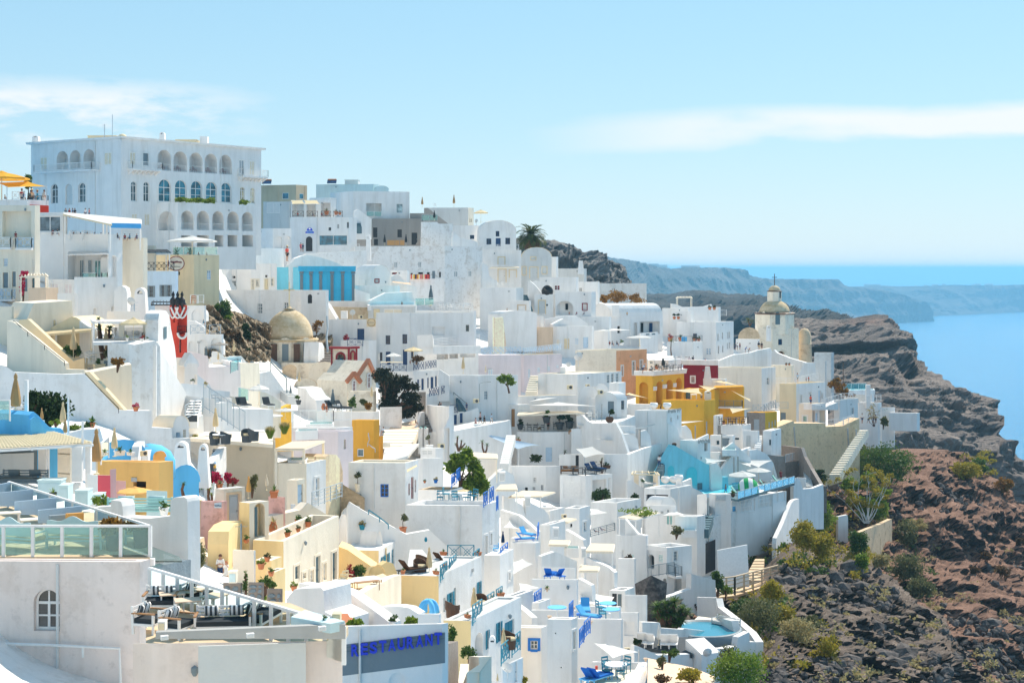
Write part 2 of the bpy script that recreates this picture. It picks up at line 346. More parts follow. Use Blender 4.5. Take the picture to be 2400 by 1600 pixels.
def cp(da,fc,h,ei,em,ez,zoff=0):
 s0,s1,z0,z1,e4,rec,gu=h;w,ht=s1-s0,z1-z0;mid=(s0+s1)/2
 ex=min(w/2,ht*.6)if e4 else 0
 fm=MB();g=MB();r=-rec+.02;t=min(.09,w*.12)
 def bx(mb,a,b,c,d,o0,o1):mb.g9([fc.p(x,z,o)for z in(c,d)for x,o in((a,o0),(b,o0),(b,o1),(a,o1))])
 zs=z1-ex
 if ez:
  tr=MB();q=.16
  if e4:
   ap=gz(s0,s1,zs,ex);ao=gz(s0-q,s1+q,zs,ex+q)
   for i in h5(len(ap)-1):
    mb_=[fc.p(*ap[i],.05),fc.p(*ap[i+1],.05),fc.p(*ao[i+1],.05),fc.p(*ao[i],.05)];tr.he(*mb_)
    tr.he(fc.p(*ao[i],.05),fc.p(*ao[i+1],.05),fc.p(*ao[i+1],-.02),fc.p(*ao[i],-.02))
   bx(tr,s0-q,s0-.003,z0,zs,-.02,.05);bx(tr,s1+.003,s1+q,z0,zs,-.02,.05)
  else:
   bx(tr,s0-q,s0-.003,z0-.1,z1+q,-.02,.05);bx(tr,s1+.003,s1+q,z0-.1,z1+q,-.02,.05);bx(tr,s0,s1,z1+.003,z1+q,-.02,.06)
   if ei in 'wWsgq':bx(tr,s0,s1,z0-.14,z0-.004,-.02,.09)
  tr.g7('surround',ag(ez),da)
 if ei in 'dp':
  bx(fm,s0+.01,s1-.01,z0,zs,r,r+.06);n=2 if w>.9 else 1
  for k in h5(n):
   a=s0+.01+(w-.02)*k/n;b=a+(w-.02)/n
   for c,d_ in((.08,.44),(.52,.93)):bx(fm,a+w*.09/n*1.4,b-w*.09/n*1.4,z0+(zs-z0)*c,z0+(zs-z0)*d_,r+.06,r+.085)
  if e4:fm.add([fc.p(*q,r+.06)for q in gz(s0,s1,zs,ex)],[h6(h5(2*NA+1))])
  dr=fm.g7('door',af(em),da)
  hd=MB();bx(hd,s0+w*.84,s0+w*.9,z0+ht*.45,z0+ht*.5,r+.06,r+.13);hd.g7('handle',af('steel'),dr)
  return
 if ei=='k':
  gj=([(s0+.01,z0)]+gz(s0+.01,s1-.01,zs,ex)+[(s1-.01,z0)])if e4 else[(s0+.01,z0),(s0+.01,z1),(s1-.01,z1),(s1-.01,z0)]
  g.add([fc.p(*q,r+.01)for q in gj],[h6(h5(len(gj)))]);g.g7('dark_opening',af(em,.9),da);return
 en=([(s0,z0)]+gz(s0,s1,zs,ex)+[(s1,z0)])if e4 else[(s0,z0),(s0,z1),(s1,z1),(s1,z0)]
 fcol='w';sh=None
 if ei=='W':sh=em;gl='dark';fcol=em
 elif ei=='s':gl=em
 elif ei=='q':gl='dark';fcol=em
 else:gl=em
 for a,b in((s0,s0+t),(s1-t,s1)):bx(fm,a+.005,b-.005,z0,zs,r,r+.06)
 bx(fm,s0+t,s1-t,z0+.002,z0+t,r,r+.058);bx(fm,s0+t,s1-t,zs-t,zs-.002,r,r+.058)
 if e4:
  ai=gz(s0+t,s1-t,zs,ex-t*.8);ao=gz(s0+.01,s1-.01,zs,ex)
  for i in h5(len(ai)-1):fm.he(fc.p(*ai[i],r+.06),fc.p(*ai[i+1],r+.06),fc.p(*ao[i+1],r+.06),fc.p(*ao[i],r+.06))
  bx(fm,mid-t*.3,mid+t*.3,zs,z1-t,r+.001,r+.05)
 if ei!='c':bx(fm,mid-t*.45,mid+t*.45,z0+t,zs-t,r+.001,r+.055)
 if ei in 'wWqa':
  for k in((1,2)if ht>w*1.2 and ei!='a' else(1,)):
   z=z0+(zs-z0)*k/(3 if ht>w*1.2 and ei!='a' else 2);bx(fm,s0+t,s1-t,z-t*.3,z+t*.3,r+.002,r+.05)
 if ei=='s':
  k=z0+t+.05
  while k<zs-t:bx(fm,s0+t,s1-t,k,k+.05,r+.004,r+.045);k+=.16
 wo=fm.g7('window',af('w' if ei=='a' or fcol=='w' else fcol),da)
 g.add([fc.p(*q,r+.008)for q in en],[h6(h5(len(en)))]);g.g7('pane',b9(gl)if ei!='s' else af(gl),wo)
 if sh:
  for sg in(0,1):
   m=MB();a=s0-w*.52 if sg==0 else s1+.02;b=s0-.02 if sg==0 else s1+w*.52
   bx(m,a,b,z0,z1,.015,.05)
   k=z0+.08
   while k<z1-.1:bx(m,a+.05,b-.05,k,k+.06,.05,.068);k+=.13
   m.g7('shutter',af(sh),wo)
def c5(dh):
 gm=[]
 for it in dh.split(';'):
  p=it.split()
  if not p:continue
  k=p[0];ez=None
  if '+' in k:k,ez=k.split('+');ez=ez or 'w'
  c=p[5]if len(p)>5 else None;r=float(p[6])if len(p)>6 else None
  gm.append((k,ez,*map(float,p[1:5]),c,r))
 return gm
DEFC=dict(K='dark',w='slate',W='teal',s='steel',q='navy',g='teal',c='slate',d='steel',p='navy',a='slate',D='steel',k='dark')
DEFR=dict(K=.6,w=.16,W=.10,s=.10,q=.14,g=.2,c=.14,d=.2,p=.2,a=.25,D=.25,n=.8,o=1.6,k=.5,b=.05)
class House:pass
def c3(da,dh,pick,mbs,zb,zt_of):
 hs={}
 for(k,ez,x0,y0,x1,y1,c,r)in c5(dh):
  fc,i=pick((x0+x1)/2);s0,s1,z0,z1=fc.rect(U(x0),V(y0),U(x1),V(y1))
  if s0>s1:s0,s1=s1,s0
  e4=k in 'aDnK'
  h=(s0,s1,z0,z1,e4,r or DEFR[k],True)
  hs.setdefault(i,[]).append((h,k,c,ez))
 return hs
def cw(x0,xc,x1,dc,a,b,gn):
 k0,kc,k1=[(U(x)-1200)/F for x in(x0,xc,x1)];C=h8(kc*dc,dc,0)
 if x0<xc:d=(dc+a*C.x)/(1+a*k0);L=h8(k0*d,d,0)
 else:L=C+h8(-1,a*.9,0).normalized()*gn
 if x1>xc:d=(dc-b*C.x)/(1-b*k1);R=h8(k1*d,d,0)
 else:R=C+h8(1/b,1,0).normalized()*gn
 return L,C,R
def ad(de,x0,xc,x1,yt,yb,*qq,em='w',d=None,a=.35,b=1.7,ej=.35,roof='flat',yc=None,gn=7,dh='',d7='house',ek='house',dj=None,ey=5,dl=0,ceil=0,dn=None,zt=None,pw=.28,do=None,vr=None):
 for v_ in qq:
  if h7(v_,str):em=v_
  else:d=v_
 if vr is not None:roof,yc='vr',vr
 h=House();h.dc=dc=d if d else D(U(xc),V(yb));L,C,R=cw(x0,xc,x1,dc,a,b,gn);B=L+R-C
 zt=bh(V(yt),dc)if zt is None else zt
 zb=bh(V(yb),dc)-ey;h.zt,h.zb,h.z=zt,zb,zt-ej;h.L,h.C,h.R,h.B=L,C,R,B
 org=(L+R)/2;org.z=zb;h.ho=da=bc(d7,de,ek,org,dn)
 fl,fr_=fd(L,C),fd(C,R);h.fl,h.fr=fl,fr_
 mat=ag(em,dl);rm=ag(dj,dl*.6)if dj else mat
 uc=U(xc)
 pick=lambda x:(fl,0)if U(x)<uc else(fr_,1)
 hs=c3(da,dh,pick,None,zb,None)
 ae=MB();wall2=MB()if do else ae
 for i,fc in((0,fl),(1,fr_)):
  items=hs.get(i,[])
  kept=c4(wall2 if i else ae,fc,zb,zt,[q[0]for q in items])
 for p,q in((R,B),(B,L)):ae.he(p+h8(0,0,zb),q+h8(0,0,zb),q+h8(0,0,zt),p+h8(0,0,zt))
 Z=h8(0,0,1);rf=MB()
 if roof=='flat':
  e1,e2=(L-C),(R-C);n1,n2=e1.length,e2.length;t=pw
  f1,f2=min(.3,t/n1),min(.3,t/n2)
  q=lambda f,g,z:C+e1*f+e2*g+Z*z
  o=[q(0,0,zt),q(1,0,zt),q(1,1,zt),q(0,1,zt)];i_=[q(f1,f2,zt),q(1-f1,f2,zt),q(1-f1,1-f2,zt),q(f1,1-f2,zt)];g=[v-Z*max(ej,.02)for v in i_]
  for k in h5(4):
   j=(k+1)%4;rf.he(o[k],i_[k],i_[j],o[j]);rf.he(i_[k],g[k],g[j],i_[j])
  rf.he(*g);h.q=q
 else:
  zc=bh(V(yc),dc)if yc is not None else zt+(L-C).length*.4
  (A0,A1,ax)=(L,C,R-C)if roof=='vl' else(C,R,L-C)
  n=10;m=(A0+A1)/2;hv=(A1-A0)/2;ex=zc-zt
  pr=[(-cos(pi*i/n),sin(pi*i/n))for i in h5(n+1)]
  f=[m+hv*c+Z*(zt+ex*s_)for c,s_ in pr];k=[v+ax for v in f]
  ae.add(f,[h6(h5(n+1))]);ae.add(k,[h6(h5(n+1))[::-1]])
  lip=.10
  f2=[m+hv*c*1.0+Z*(zt+ex*s_+.02)-ax.normalized()*lip for c,s_ in pr]
  for i in h5(n):rf.he(f2[i],f2[i+1],k[i+1],k[i])
  h.zc=zc
 h.wall=ae.g7('wall',mat,da)
 if do:wall2.g7('wall',ag(do,dl),da)
 h.rf=rf.g7('roof',rm,da)
 for i,fc in((0,fl),(1,fr_)):
  for(hh,k,c,ez)in hs.get(i,[]):
   s0,s1,z0,z1,ar,rec,bk=hh
   s0,s1=max(.03,s0),min(fc.L-.03,s1);z1=min(z1,zt-.03)
   if s1-s0<.06 or z1-z0<.06:continue
   hh=(s0,s1,z0,z1,ar,rec,bk)
   if k in 'wWsqgcdpaDkK':cp(da,fc,hh,{'D':'d','K':'k'}.get(k,k),c or DEFC[k],ez)
   elif ez:cq(da,fc,hh,ez)
 R=random.Random(int(zt*100)+int(dc))
 for fc in(fl,fr_):
  if fc.L<3 or zt-zb-ey<1.5:continue
  t=fc.L*R.uniform(.15,.85);z=zt-R.uniform(.5,1);m=MB();r=R.random()
  if r<.45:m.hf([fc.p(t,zt-.1,.05),fc.p(t,(zt+zb)/2,.05),fc.p(t,zb,.05)],.05,5);m.g7('drain_pipe',mat if r<.3 else af('lgrey'),da)
  elif r<.8:m.g8([(.05,0),(.1,.1),(.1,.22),(.02,.28)],fc.p(t,z,.12),6);m.g7('wall_lamp',af('steel'),da)
  else:m.hn(fc.p(t,z,.03),(.3,.06,.22),(fc.e,fc.n,h8(0,0,1)));m.g7('vent',af('grey'),da)
 return h
def cq(da,fc,h,ez):
 s0,s1,z0,z1,e4,rec,gu=h;tr=MB();q=.15;ex=min((s1-s0)/2,(z1-z0)*.6)if e4 else 0;zs=z1-ex
 if e4:
  ap=gz(s0,s1,zs,ex);ao=gz(s0-q,s1+q,zs,ex+q)
  for i in h5(len(ap)-1):
   tr.he(fc.p(*ap[i],.05),fc.p(*ap[i+1],.05),fc.p(*ao[i+1],.05),fc.p(*ao[i],.05));tr.he(fc.p(*ao[i],.05),fc.p(*ao[i+1],.05),fc.p(*ao[i+1],-.02),fc.p(*ao[i],-.02))
 for x0,x1 in((s0-q,s0-.003),(s1+.003,s1+q)):tr.g9([fc.p(x0,z0,-.02),fc.p(x1,z0,-.02),fc.p(x1,z0,.05),fc.p(x0,z0,.05),fc.p(x0,zs,-.02),fc.p(x1,zs,-.02),fc.p(x1,zs,.05),fc.p(x0,zs,.05)])
 tr.g7('surround',ag(ez),da)
def f4(s):return[float(x)for x in s.split()]
def ae(de,en,yb,*qq,em='w',d0=None,d1=None,th=.4,d7='wall',ek='wall',ey=3,dl=0,dn=None,pd=None,dh='',ei=None,n=None):
 if n:d7,ek=n.split(',');ey=0
 qn=[v_ for v_ in qq if h7(v_,(int,float))]
 if len(qn)<len(qq):em=qq[0]
 d0,d1,th=(qn+[d0,d1,th][len(qn):])[:3]
 p=f4(en);p=list(zip(p[::2],p[1::2]));n=len(p);x0,x1=p[0][0],p[-1][0]
 pd=f4(pd)if pd else None
 gq=[]
 for i,(x,y)in h4(p):
  if pd:d=pd[i]
  elif d0:d=d0+((d1 or d0)-d0)*((x-x0)/(x1-x0)if x1!=x0 else i/(n-1))
  else:d=dd(x,yb)
  gq.append((at(x,y,d),bh(V(yb),d)-ey,d))
 m=MB();bk=[]
 for i,(q,zb,d)in h4(gq):
  a,b=gq[max(0,i-1)][0],gq[min(n-1,i+1)][0];e=h8(b.x-a.x,b.y-a.y,0)
  nrm=h8(-e.y,e.x,0).normalized()if e.length>1e-4 else h8(0,1,0)
  if nrm.y<0 and abs(nrm.x)<.8:nrm=-nrm
  bk.append(q+nrm*th)
 da=None
 if dh:
  org=(gq[0][0]+gq[-1][0])/2;da=bc(d7,de,ek,org,dn)
  fc=fd(h8(gq[0][0].x,gq[0][0].y,0),h8(gq[-1][0].x,gq[-1][0].y,0))
 Z=h8(0,0,1)
 for i in h5(n-1):
  a,za,_=gq[i];b,zb_,_=gq[i+1];c,e=bk[i],bk[i+1]
  A=h8(a.x,a.y,za);Bv=h8(b.x,b.y,zb_);Cb=h8(c.x,c.y,za);Eb=h8(e.x,e.y,zb_)
  if(b-a).xy.length<.02:
   m.he(a,b,e,c);continue
  m.he(A,Bv,b,a);m.he(a,b,e,c);m.he(Eb,Cb,c,e)
 for i in(0,n-1):
  q,zb,_=gq[i];m.he(h8(q.x,q.y,zb),q,bk[i],h8(bk[i].x,bk[i].y,zb))
 mat=em if not h7(em,str)else ag(em,dl)
 if da:
  m.g7('wall_body',mat,da)
  for(k,ez,a0,b0,a1,b1,c,r)in c5(dh):
   s0,s1,z0,z1=fc.rect(U(a0),V(b0),U(a1),V(b1));f2=fd(fc.a+fc.n*.06,fc.b+fc.n*.06)
   cp(da,f2,(s0,s1,z0,z1,k in 'aDnK',.06,True),'d' if k=='D' else('k' if k in 'noK' else k),c or DEFC.get(k,'dark'),ez or('w' if k in 'dpaw' else None))
  return da
 o=m.g7(d7,mat)
 if ei:o['kind']=ei
 else:o['label']=de;o['category']=ek
 if dn:o['group']=dn
 return o
def eg(d7,en,mat,z=None,th=.25,ei='structure',de=None,ek=None,di=None,ds=None):
 p=f4(en);p=list(zip(p[::2],p[1::2]))
 if ds:q=[at(x,y,d)for(x,y),d in zip(p,f4(ds))]
 elif z is not None:q=[fj(x,y,z)for x,y in p]
 else:q=[at(x,y)for x,y in p]
 m=MB();n=len(q);Z=h8(0,0,th);m.add(q,[h6(h5(n))]);m.add([v-Z for v in q],[h6(h5(n))[::-1]])
 for i in h5(n):j=(i+1)%n;m.he(q[i],q[i]-Z,q[j]-Z,q[j])
 o=m.g7(d7,ag(mat)if h7(mat,str)else mat,di)
 if ei and not de and not di:o['kind']=ei
 if de:o['label']=de;o['category']=ek
 return o
def av(de,lo,hi,n,em='w',d9=None,d0=None,d1=None,side=None):
 (xa,xb,y0),(xc,xd,y1)=lo,hi;d0=d0 or dd((xa+xb)/2,y0);d1=d1 or dd((xc+xd)/2,y1)
 a,b,c,e=at(xa,y0,d0),at(xb,y0,d0),at(xc,y1,d1),at(xd,y1,d1)
 da=bc('staircase',de,'stairs',(a+b)/2)
 for i in h5(n):
  f,g=i/n,(i+1)/n;z=a.z+(c.z-a.z)*g
  q=[a.lerp(c,f),b.lerp(e,f),b.lerp(e,g+.02),a.lerp(c,g+.02)]
  zb=a.z+(c.z-a.z)*f-.9
  lo_=[h8(v.x,v.y,zb)for v in q];hi_=[h8(v.x,v.y,z)for v in q]
  m=MB().g9(lo_+hi_);st=m.g7('step',ag(em),da)
  if d9:
   m=MB();o=(q[0]-q[2]);o.z=0;o=o.normalized()*.012
   m.he(*[h8(v.x,v.y,zz)+o for v,zz in((q[0],zb+.5),(q[1],zb+.5),(q[1],z-.03),(q[0],z-.03))]);m.g7('riser',ag(d9),st)
 return da
# railings
def e5(pa,pb,h=.95,ei='x',em='w',di=None,de=None,n=None,ek='railing',dq=True,w=.045):
 a,b=h3(pa),h3(pb);L=(b-a).length;e=(b-a)/L;Z=h8(0,0,h);n=n or max(1,round(L/1.5))
 if di is None:da=bc('railing',de,ek,a)
 m=MB();m.hj(a+Z,b+Z,w*1.4,w);
 if ei!='g':m.hj(a+Z*.12,b+Z*.12,w,w)
 for i in h5(n):
  p,q=a.lerp(b,i/n),a.lerp(b,(i+1)/n)
  if ei=='x':
   c=max(1,round((q-p).length/h/.9))
   for j in h5(c):
    r,s_=p.lerp(q,j/c),p.lerp(q,(j+1)/c)
    m.hj(r+Z*.15,s_+Z*.97,w*.8);m.hj(r+Z*.97,s_+Z*.15,w*.8);m.hj(s_+Z*.12,s_+Z,w*.7)
    mm,dx=(r+s_)/2+Z*.55,(s_-r)*.24;dz=Z*.22
    if h*mp(p.y)>14:m.hj(mm-dx,mm+dz,w*.6);m.hj(mm+dz,mm+dx,w*.6);m.hj(mm+dx,mm-dz,w*.6);m.hj(mm-dz,mm-dx,w*.6)
  elif ei=='v':
   c=max(2,int((q-p).length/.16))
   for j in h5(1,c):r=p.lerp(q,j/c);m.hj(r+Z*.12,r+Z,w*.45)
  elif ei=='h':
   for k in(.37,.6,.82):m.hj(p+Z*k,q+Z*k,w*.7)
  elif ei=='g':pass
 if di is None:body=m.g7('top_rail' if ei=='g' else 'rail_frame',af(em),da);hold=da
 else:body=m.g7('railing',af(em),di);hold=body
 if ei=='g':
  for i in h5(n):
   p,q=a.lerp(b,i/n)+e*.04,a.lerp(b,(i+1)/n)-e*.04;g=MB();t=h8(e.y,-e.x,0)*.012
   g.g9([p-t+Z*.06,q-t+Z*.06,q+t+Z*.06,p+t+Z*.06,p-t+Z*.95,q-t+Z*.95,q+t+Z*.95,p+t+Z*.95]);g.g7('glass_pane',ca(),hold)
 if dq:
  for i in h5(n+1):p=a.lerp(b,i/n);MB().hj(p,p+Z*1.01,w*1.5).g7('post',af(em),hold)
 return body
def am(hs_,x0,y0,x1,y1,**k):
 k['h']=min(k.get('h',.95),1.0);hz=k.pop('z',None);z=hs_.zt if hz is None else hz
 return e5(fj(x0,y0,z),fj(x1,y1,z),di=hs_.ho,**k)
def ak(x0,y0,d0,x1,y1,d1,de=None,ei='x',em='w',h=.95,**k):return e5(at(x0,y0,d0),at(x1,y1,d1),min(h,1.1),ei,em,de=de,**k)
def rubble_face(da,fc,z0,z1,c,sz=.3,join=True,s0=0,s1=None):
 s1=s1 or fc.L;R=random.Random(int(z0*10));al=MB();r=0;z=z0;mt=bp(c,1.2)
 while z<z1-sz*.3:
  h=min(sz*R.uniform(.6,1),z1-z);t=s0
  while t<s1-sz*.3:
   w=min(sz*R.uniform(.7,1.6),s1-t);q=MB();o=R.uniform(.02,.06);g=.02;cx,cz=t+w/2,z+h/2
   pl=[(t+g,z+h*R.uniform(.2,.4)),(t+w*R.uniform(.2,.4),z+g),(t+w*R.uniform(.6,.8),z+g),(t+w-g,z+h*R.uniform(.3,.6)),(t+w*R.uniform(.6,.8),z+h-g),(t+w*R.uniform(.2,.4),z+h-g)]
   q=al if join else q;q.add([fc.p(*x,.001)for x in pl]+[fc.p(cx+(x-cx)*.85,cz+(y-cz)*.85,o)for x,y in pl],[(6,7,8,9,10,11)]+[(k,(k+1)%6,(k+1)%6+6,k+6)for k in h5(6)])
   if not join:q.g7('stone',mt,da)
   t+=w
  z+=h
 if join:al.g7('stone',mt,da)['kind']='stuff'
# umbrellas
def a6(c):
 def mk():
  p=fb('closed_umbrella');m=MB();m.g8([(.18,0),(.18,.06),(.03,.08),(.025,2.75),(.0005,2.8)],n=8);p.hg('pole',m,af('ecru'))
  m=MB();m.hl=True;w=lambda k,z:1+.16*cos(k*pi)*(1 if z<2.4 else .2)
  m.g8([(.22,.78),(.27,.95),(.26,1.3),(.20,1.75),(.13,2.15),(.085,2.42),(.12,2.46),(.10,2.62),(.03,2.74)],n=16,wob=w);c1=p.hg('canopy',m,bn(c))
  m=MB();m.g8([(.15,1.86),(.19,1.9),(.15,1.94)],n=12);p.hg('tie_strap',m,bn(c),c1);return p
 return c9('cu'+c,mk)
def a7(c,r=1.6,et=8,e7='ecru'):
 def mk():
  p=fb('open_umbrella');m=MB();m.g8([(.22,0),(.22,.06),(.03,.08),(.025,2.62),(.0005,2.66)],n=8);p.hg('pole',m,af(e7))
  m=MB();go=h8(0,0,2.62);q=[h8(r*cos(2*pi*k/et),r*sin(2*pi*k/et),2.08)for k in h5(et)]
  for k in h5(et):
   a,b=q[k],q[(k+1)%et];mm=(a+b)/2*.97;mm.z=2.06;ha,hb=a.lerp(go,.5)+h8(0,0,.06),b.lerp(go,.5)+h8(0,0,.06);hm=(ha+hb)/2-h8(0,0,.03)
   m.add((a,mm,hm,ha,b,hb,go),[(0,1,2,3),(1,4,5,2),(3,2,6),(2,5,6)])
   d=h8(0,0,-.16);m.he(a,a+d,mm+d,mm);m.he(mm,mm+d,b+d,b)
  c1=p.hg('canopy',m,bn(c));m=MB();m.g8([(.34,2.54),(.06,2.72),(.0005,2.74)],n=8);p.hg('vent_cap',m,bn(c),c1)
  m=MB()
  for k in h5(et):m.hj(q[k]-h8(0,0,.04),h8(0,0,2.5),.03);m.hj(q[k].lerp(go,.45)-h8(0,0,.05),h8(0,0,1.9),.025)
  p.hg('ribs',m,af(e7));return p
 return c9('ou%s%s%s'%(c,r,et),mk)
def bj(de,x,y,h=None,c='canvas',d=None,z=None,dn=None,f7=0):
 q=fj(x,y,z)if z is not None else at(x,y,d);sc=(h/G.s)/mp(q.y)/2.8 if h else 1
 return a6(c).hy(de,'umbrella',q,rnd.random()*3,sc,dn,f7=(f7,f7*.4))
def bi(de,x,y,w=None,c='sail',d=None,z=None,et=8,dn=None,e7='ecru',hh=None):
 q=fj(x,y,z)if z is not None else at(x,y,d);s=(w/G.s)/mp(q.y)/3.2 if w else 1;s2=(hh/G.s)/mp(q.y)/2.7 if hh else s
 return a7(c,1.6,et,e7).hy(de,'umbrella',q,.3+rnd.random()*.5,(s,s,s2),dn)
def sail(de,en,c='sail',ds=None,sag=.10,poles=(),dn=None,ph=2.4):
 p=f4(en);p=list(zip(p[::2],p[1::2]));d=f4(ds)if ds else[dd(x,y)for x,y in p]
 q=[at(x,y,k)for(x,y),k in zip(p,d)]
 da=bc('shade_sail',de,'shade sail',sum(q,h3())/len(q),dn)
 if len(q)==3:q=[q[0],q[1],q[2],(q[2]+q[0])/2]
 m=MB();m.hl=True;n=8;L=max((q[0]-q[2]).length,(q[1]-q[3]).length)
 pt=lambda i,j:(q[0].lerp(q[1],i/n)).lerp(q[3].lerp(q[2],i/n),j/n)
 gs=sum(q,h3())/4
 for i in h5(n+1):
  for j in h5(n+1):
   u,v=i/n,j/n;w=pt(i,j);eu,ev=4*u*(1-u),4*v*(1-v)
   edge=max(eu*(1-ev),ev*(1-eu));w=w.lerp(gs,.12*edge*1.0);w.z-=sag*L*.5*eu*ev;m.v.append(w)
 for i in h5(n):
  for j in h5(n):k=i*(n+1)+j;m.f.append((k,k+1,k+n+2,k+n+1))
 m.g7('cloth',bn(c),da)
 for i in poles:MB().hf([q[i]-h8(0,0,ph),q[i]+h8(0,0,.12)],.05,6).g7('pole',af('lgrey'),da)
 return da
def ay(de,en,h,ds=None,c='ivory',z=None,du=12,dn=None,b2=True,dq=(0,1,2,3),pc=None,over=.15,d7='pergola',wc=None,pt=.11):
 p=f4(en);p=list(zip(p[::2],p[1::2]));d=f4(ds)if ds else None
 q=[fj(x,y,z)for x,y in p]if z is not None else[at(x,y,k)for(x,y),k in zip(p,d)]
 da=bc(d7,de,'pergola',sum(q,h3())/4-h8(0,0,h),dn);Z=h8(0,0,1);m=MB();t=.12
 for i in h5(4):m.hj(q[i]-Z*.07,q[(i+1)%4]-Z*.07,.12,.1)
 m.g7('beam',af(c),da)
 if b2:m=MB();m.g9([v+Z*.0 for v in q]+[v+Z*.03 for v in q]);m.g7('cover',bn(wc or c),da)
 for i in h5(du):
  f=(i+.5)/du;a,b=q[0].lerp(q[1],f),q[3].lerp(q[2],f);e=(a-b).normalized()*over
  MB().hj(a+e+Z*(-.10 if b2 else .05),b+Z*(-.10 if b2 else .05),.07,.09).g7('slat',af(c),da)
 gs=sum(q,h3())/4
 for i in dq:v=q[i].lerp(gs,.05);MB().hj(v-Z*h,v-Z*.1,pt).g7('post',af(pc or c),da)
 return da
def a3(c,ei='plain'):
 def mk():
  p=fb('chair');m=MB()
  if ei=='tub':
   m.g8([(.30,.0),(.33,.42)],n=10);p.hg('base',m,af(c,.8));m=MB()
   for k in h5(9):
    a=-.3+k*(pi+.6)/8;b=a+(pi+.6)/8;r0,r1=.33,.37
    h1=.62+.2*sin(max(0,min(pi,a)));h2=.62+.2*sin(max(0,min(pi,b)))
    f=lambda r,t,z:h8(r*cos(t),r*sin(t),z);m.g9([f(r0,a,.4),f(r0,b,.4),f(r1,b,.4),f(r1,a,.4),f(r0,a,h1),f(r0,b,h2),f(r1,b,h2),f(r1,a,h1)])
   p.hg('backrest',m,af(c,.8));m=MB();m.g8([(.31,.42),(.31,.5),(.27,.53)],n=10);p.hg('cushion',m,bn('ecru'));return p
  m.hn((0,0,.45),(.46,.46,.05));p.hg('seat',m,af(c))
  m=MB();m.hn((0,.22,.86),(.46,.03,.1));m.hn((0,.22,.66),(.46,.03,.1));m.hj((-.21,.22,.45),(-.21,.24,.9),.04);m.hj((.21,.22,.45),(.21,.24,.9),.04);p.hg('backrest',m,af(c))
  for x in(-.2,.2):
   for y in(-.2,.2):m=MB();m.hj((x,y,0),(x,y,.43),.04);p.hg('leg',m,af(c))
  for x in(-.23,.23):m=MB();m.hj((x,.2,.66),(x,-.2,.66),.04);p.hg('armrest',m,af(c))
  return p
 return c9('ch'+c+ei,mk)
def a5(c,w=.8,l=.8,rd=False,leg='w'):
 def mk():
  p=fb('table');m=MB()
  if rd:m.g8([(w/2,.70),(w/2,.74)],n=18)
  else:m.hn((0,0,.72),(l,w,.04))
  p.hg('tabletop',m,af(c))
  if rd:m=MB();m.g8([(.22,0),(.22,.03),(.04,.05),(.04,.7)],n=8);p.hg('pedestal',m,af(leg))
  else:
   for x in(-l/2+.06,l/2-.06):
    for y in(-w/2+.06,w/2-.06):m=MB();m.hj((x,y,0),(x,y,.7),.05);p.hg('leg',m,af(leg))
  return p
 return c9('tb%s%s%s%s%s'%(c,w,l,rd,leg),mk)
def a2(c,frame='w',ang=.9):
 def mk():
  p=fb('sun_lounger');m=MB();m.hn((0,0,.30),(.62,1.9,.06));p.hg('frame',m,af(frame))
  m=MB();m.hn((0,-.3,.37),(.6,1.25,.08));p.hg('cushion',m,bn(c))
  m=MB();y,z=.33,.35;q=h8(0,cos(ang),sin(ang));m.hn(h8(0,y,z)+q*.36,(.6,.72,.09),(h8(1,0,0),q,q.cross(h8(-1,0,0))));p.hg('backrest',m,bn(c))
  for x in(-.27,.27):
   for yy in(-.8,.8):m=MB();m.hj((x,yy,0),(x,yy,.28),.05);p.hg('leg',m,af(frame))
  return p
 return c9('lg'+c+frame+str(ang),mk)
def a4(c,frame,L=1.7,pillow=None):
 def mk():
  p=fb('sofa');m=MB();m.hn((0,0,.3),(L,.75,.07))
  for x in(-L/2+.04,L/2-.04):
   m.hj((x,-.34,0),(x,-.34,.62),.07);m.hj((x,.34,0),(x,.38,.85),.07)
  p.hg('frame',m,af(frame));
  for x in(-L/2+.04,L/2-.04):m=MB();m.hn((x,0,.64),(.09,.78,.04));p.hg('armrest',m,af('wood' if pillow else frame))
  m=MB();
  for k in h5(4):m.hn((0,.36+.012*k,.42+.12*k),(L-.1,.03,.07))
  p.hg('backrest',m,af(frame));m=MB();m.hn((0,-.02,.41),(L-.12,.7,.14));p.hg('seat_cushion',m,bn(c))
  for k in h5(2):
   m=MB();m.hl=True;x=(-.25+.5*k)*(L-.2);n=6
   m.g8([(.0005,-.09),(.2,-.075),(.27,0),(.2,.075),(.0005,.09)],n=4,a0=pi/4);q=Matrix.Rotation(-1.25,4,'X');m.v=[h8(x,.2,.70)+(q@(h8(v.x*1.12*(L/1.7),v.y*.92,v.z)))for v in m.v]
   p.hg('pillow',m,pillow or bn(c))
  return p
 return c9('sf%s%s%s'%(c,frame,L),mk)
def bm(pr,de,ek,x,y,d=None,z=None,rz=.0,sc=1.0,dn=None):
 return pr.hy(de,ek,fj(x,y,z)if z is not None else at(x,y,d),rz,sc,dn)
def eb(de,x,y,c='w',rz=0,ei='plain',**k):return bm(a3(c,ei),de,'chair',x,y,rz=rz,**k)
def ea(de,x,y,c='w',rz=0,w=.8,l=.8,rd=False,leg='w',**k):return bm(a5(c,w,l,rd,leg),de,'table',x,y,rz=rz,**k)
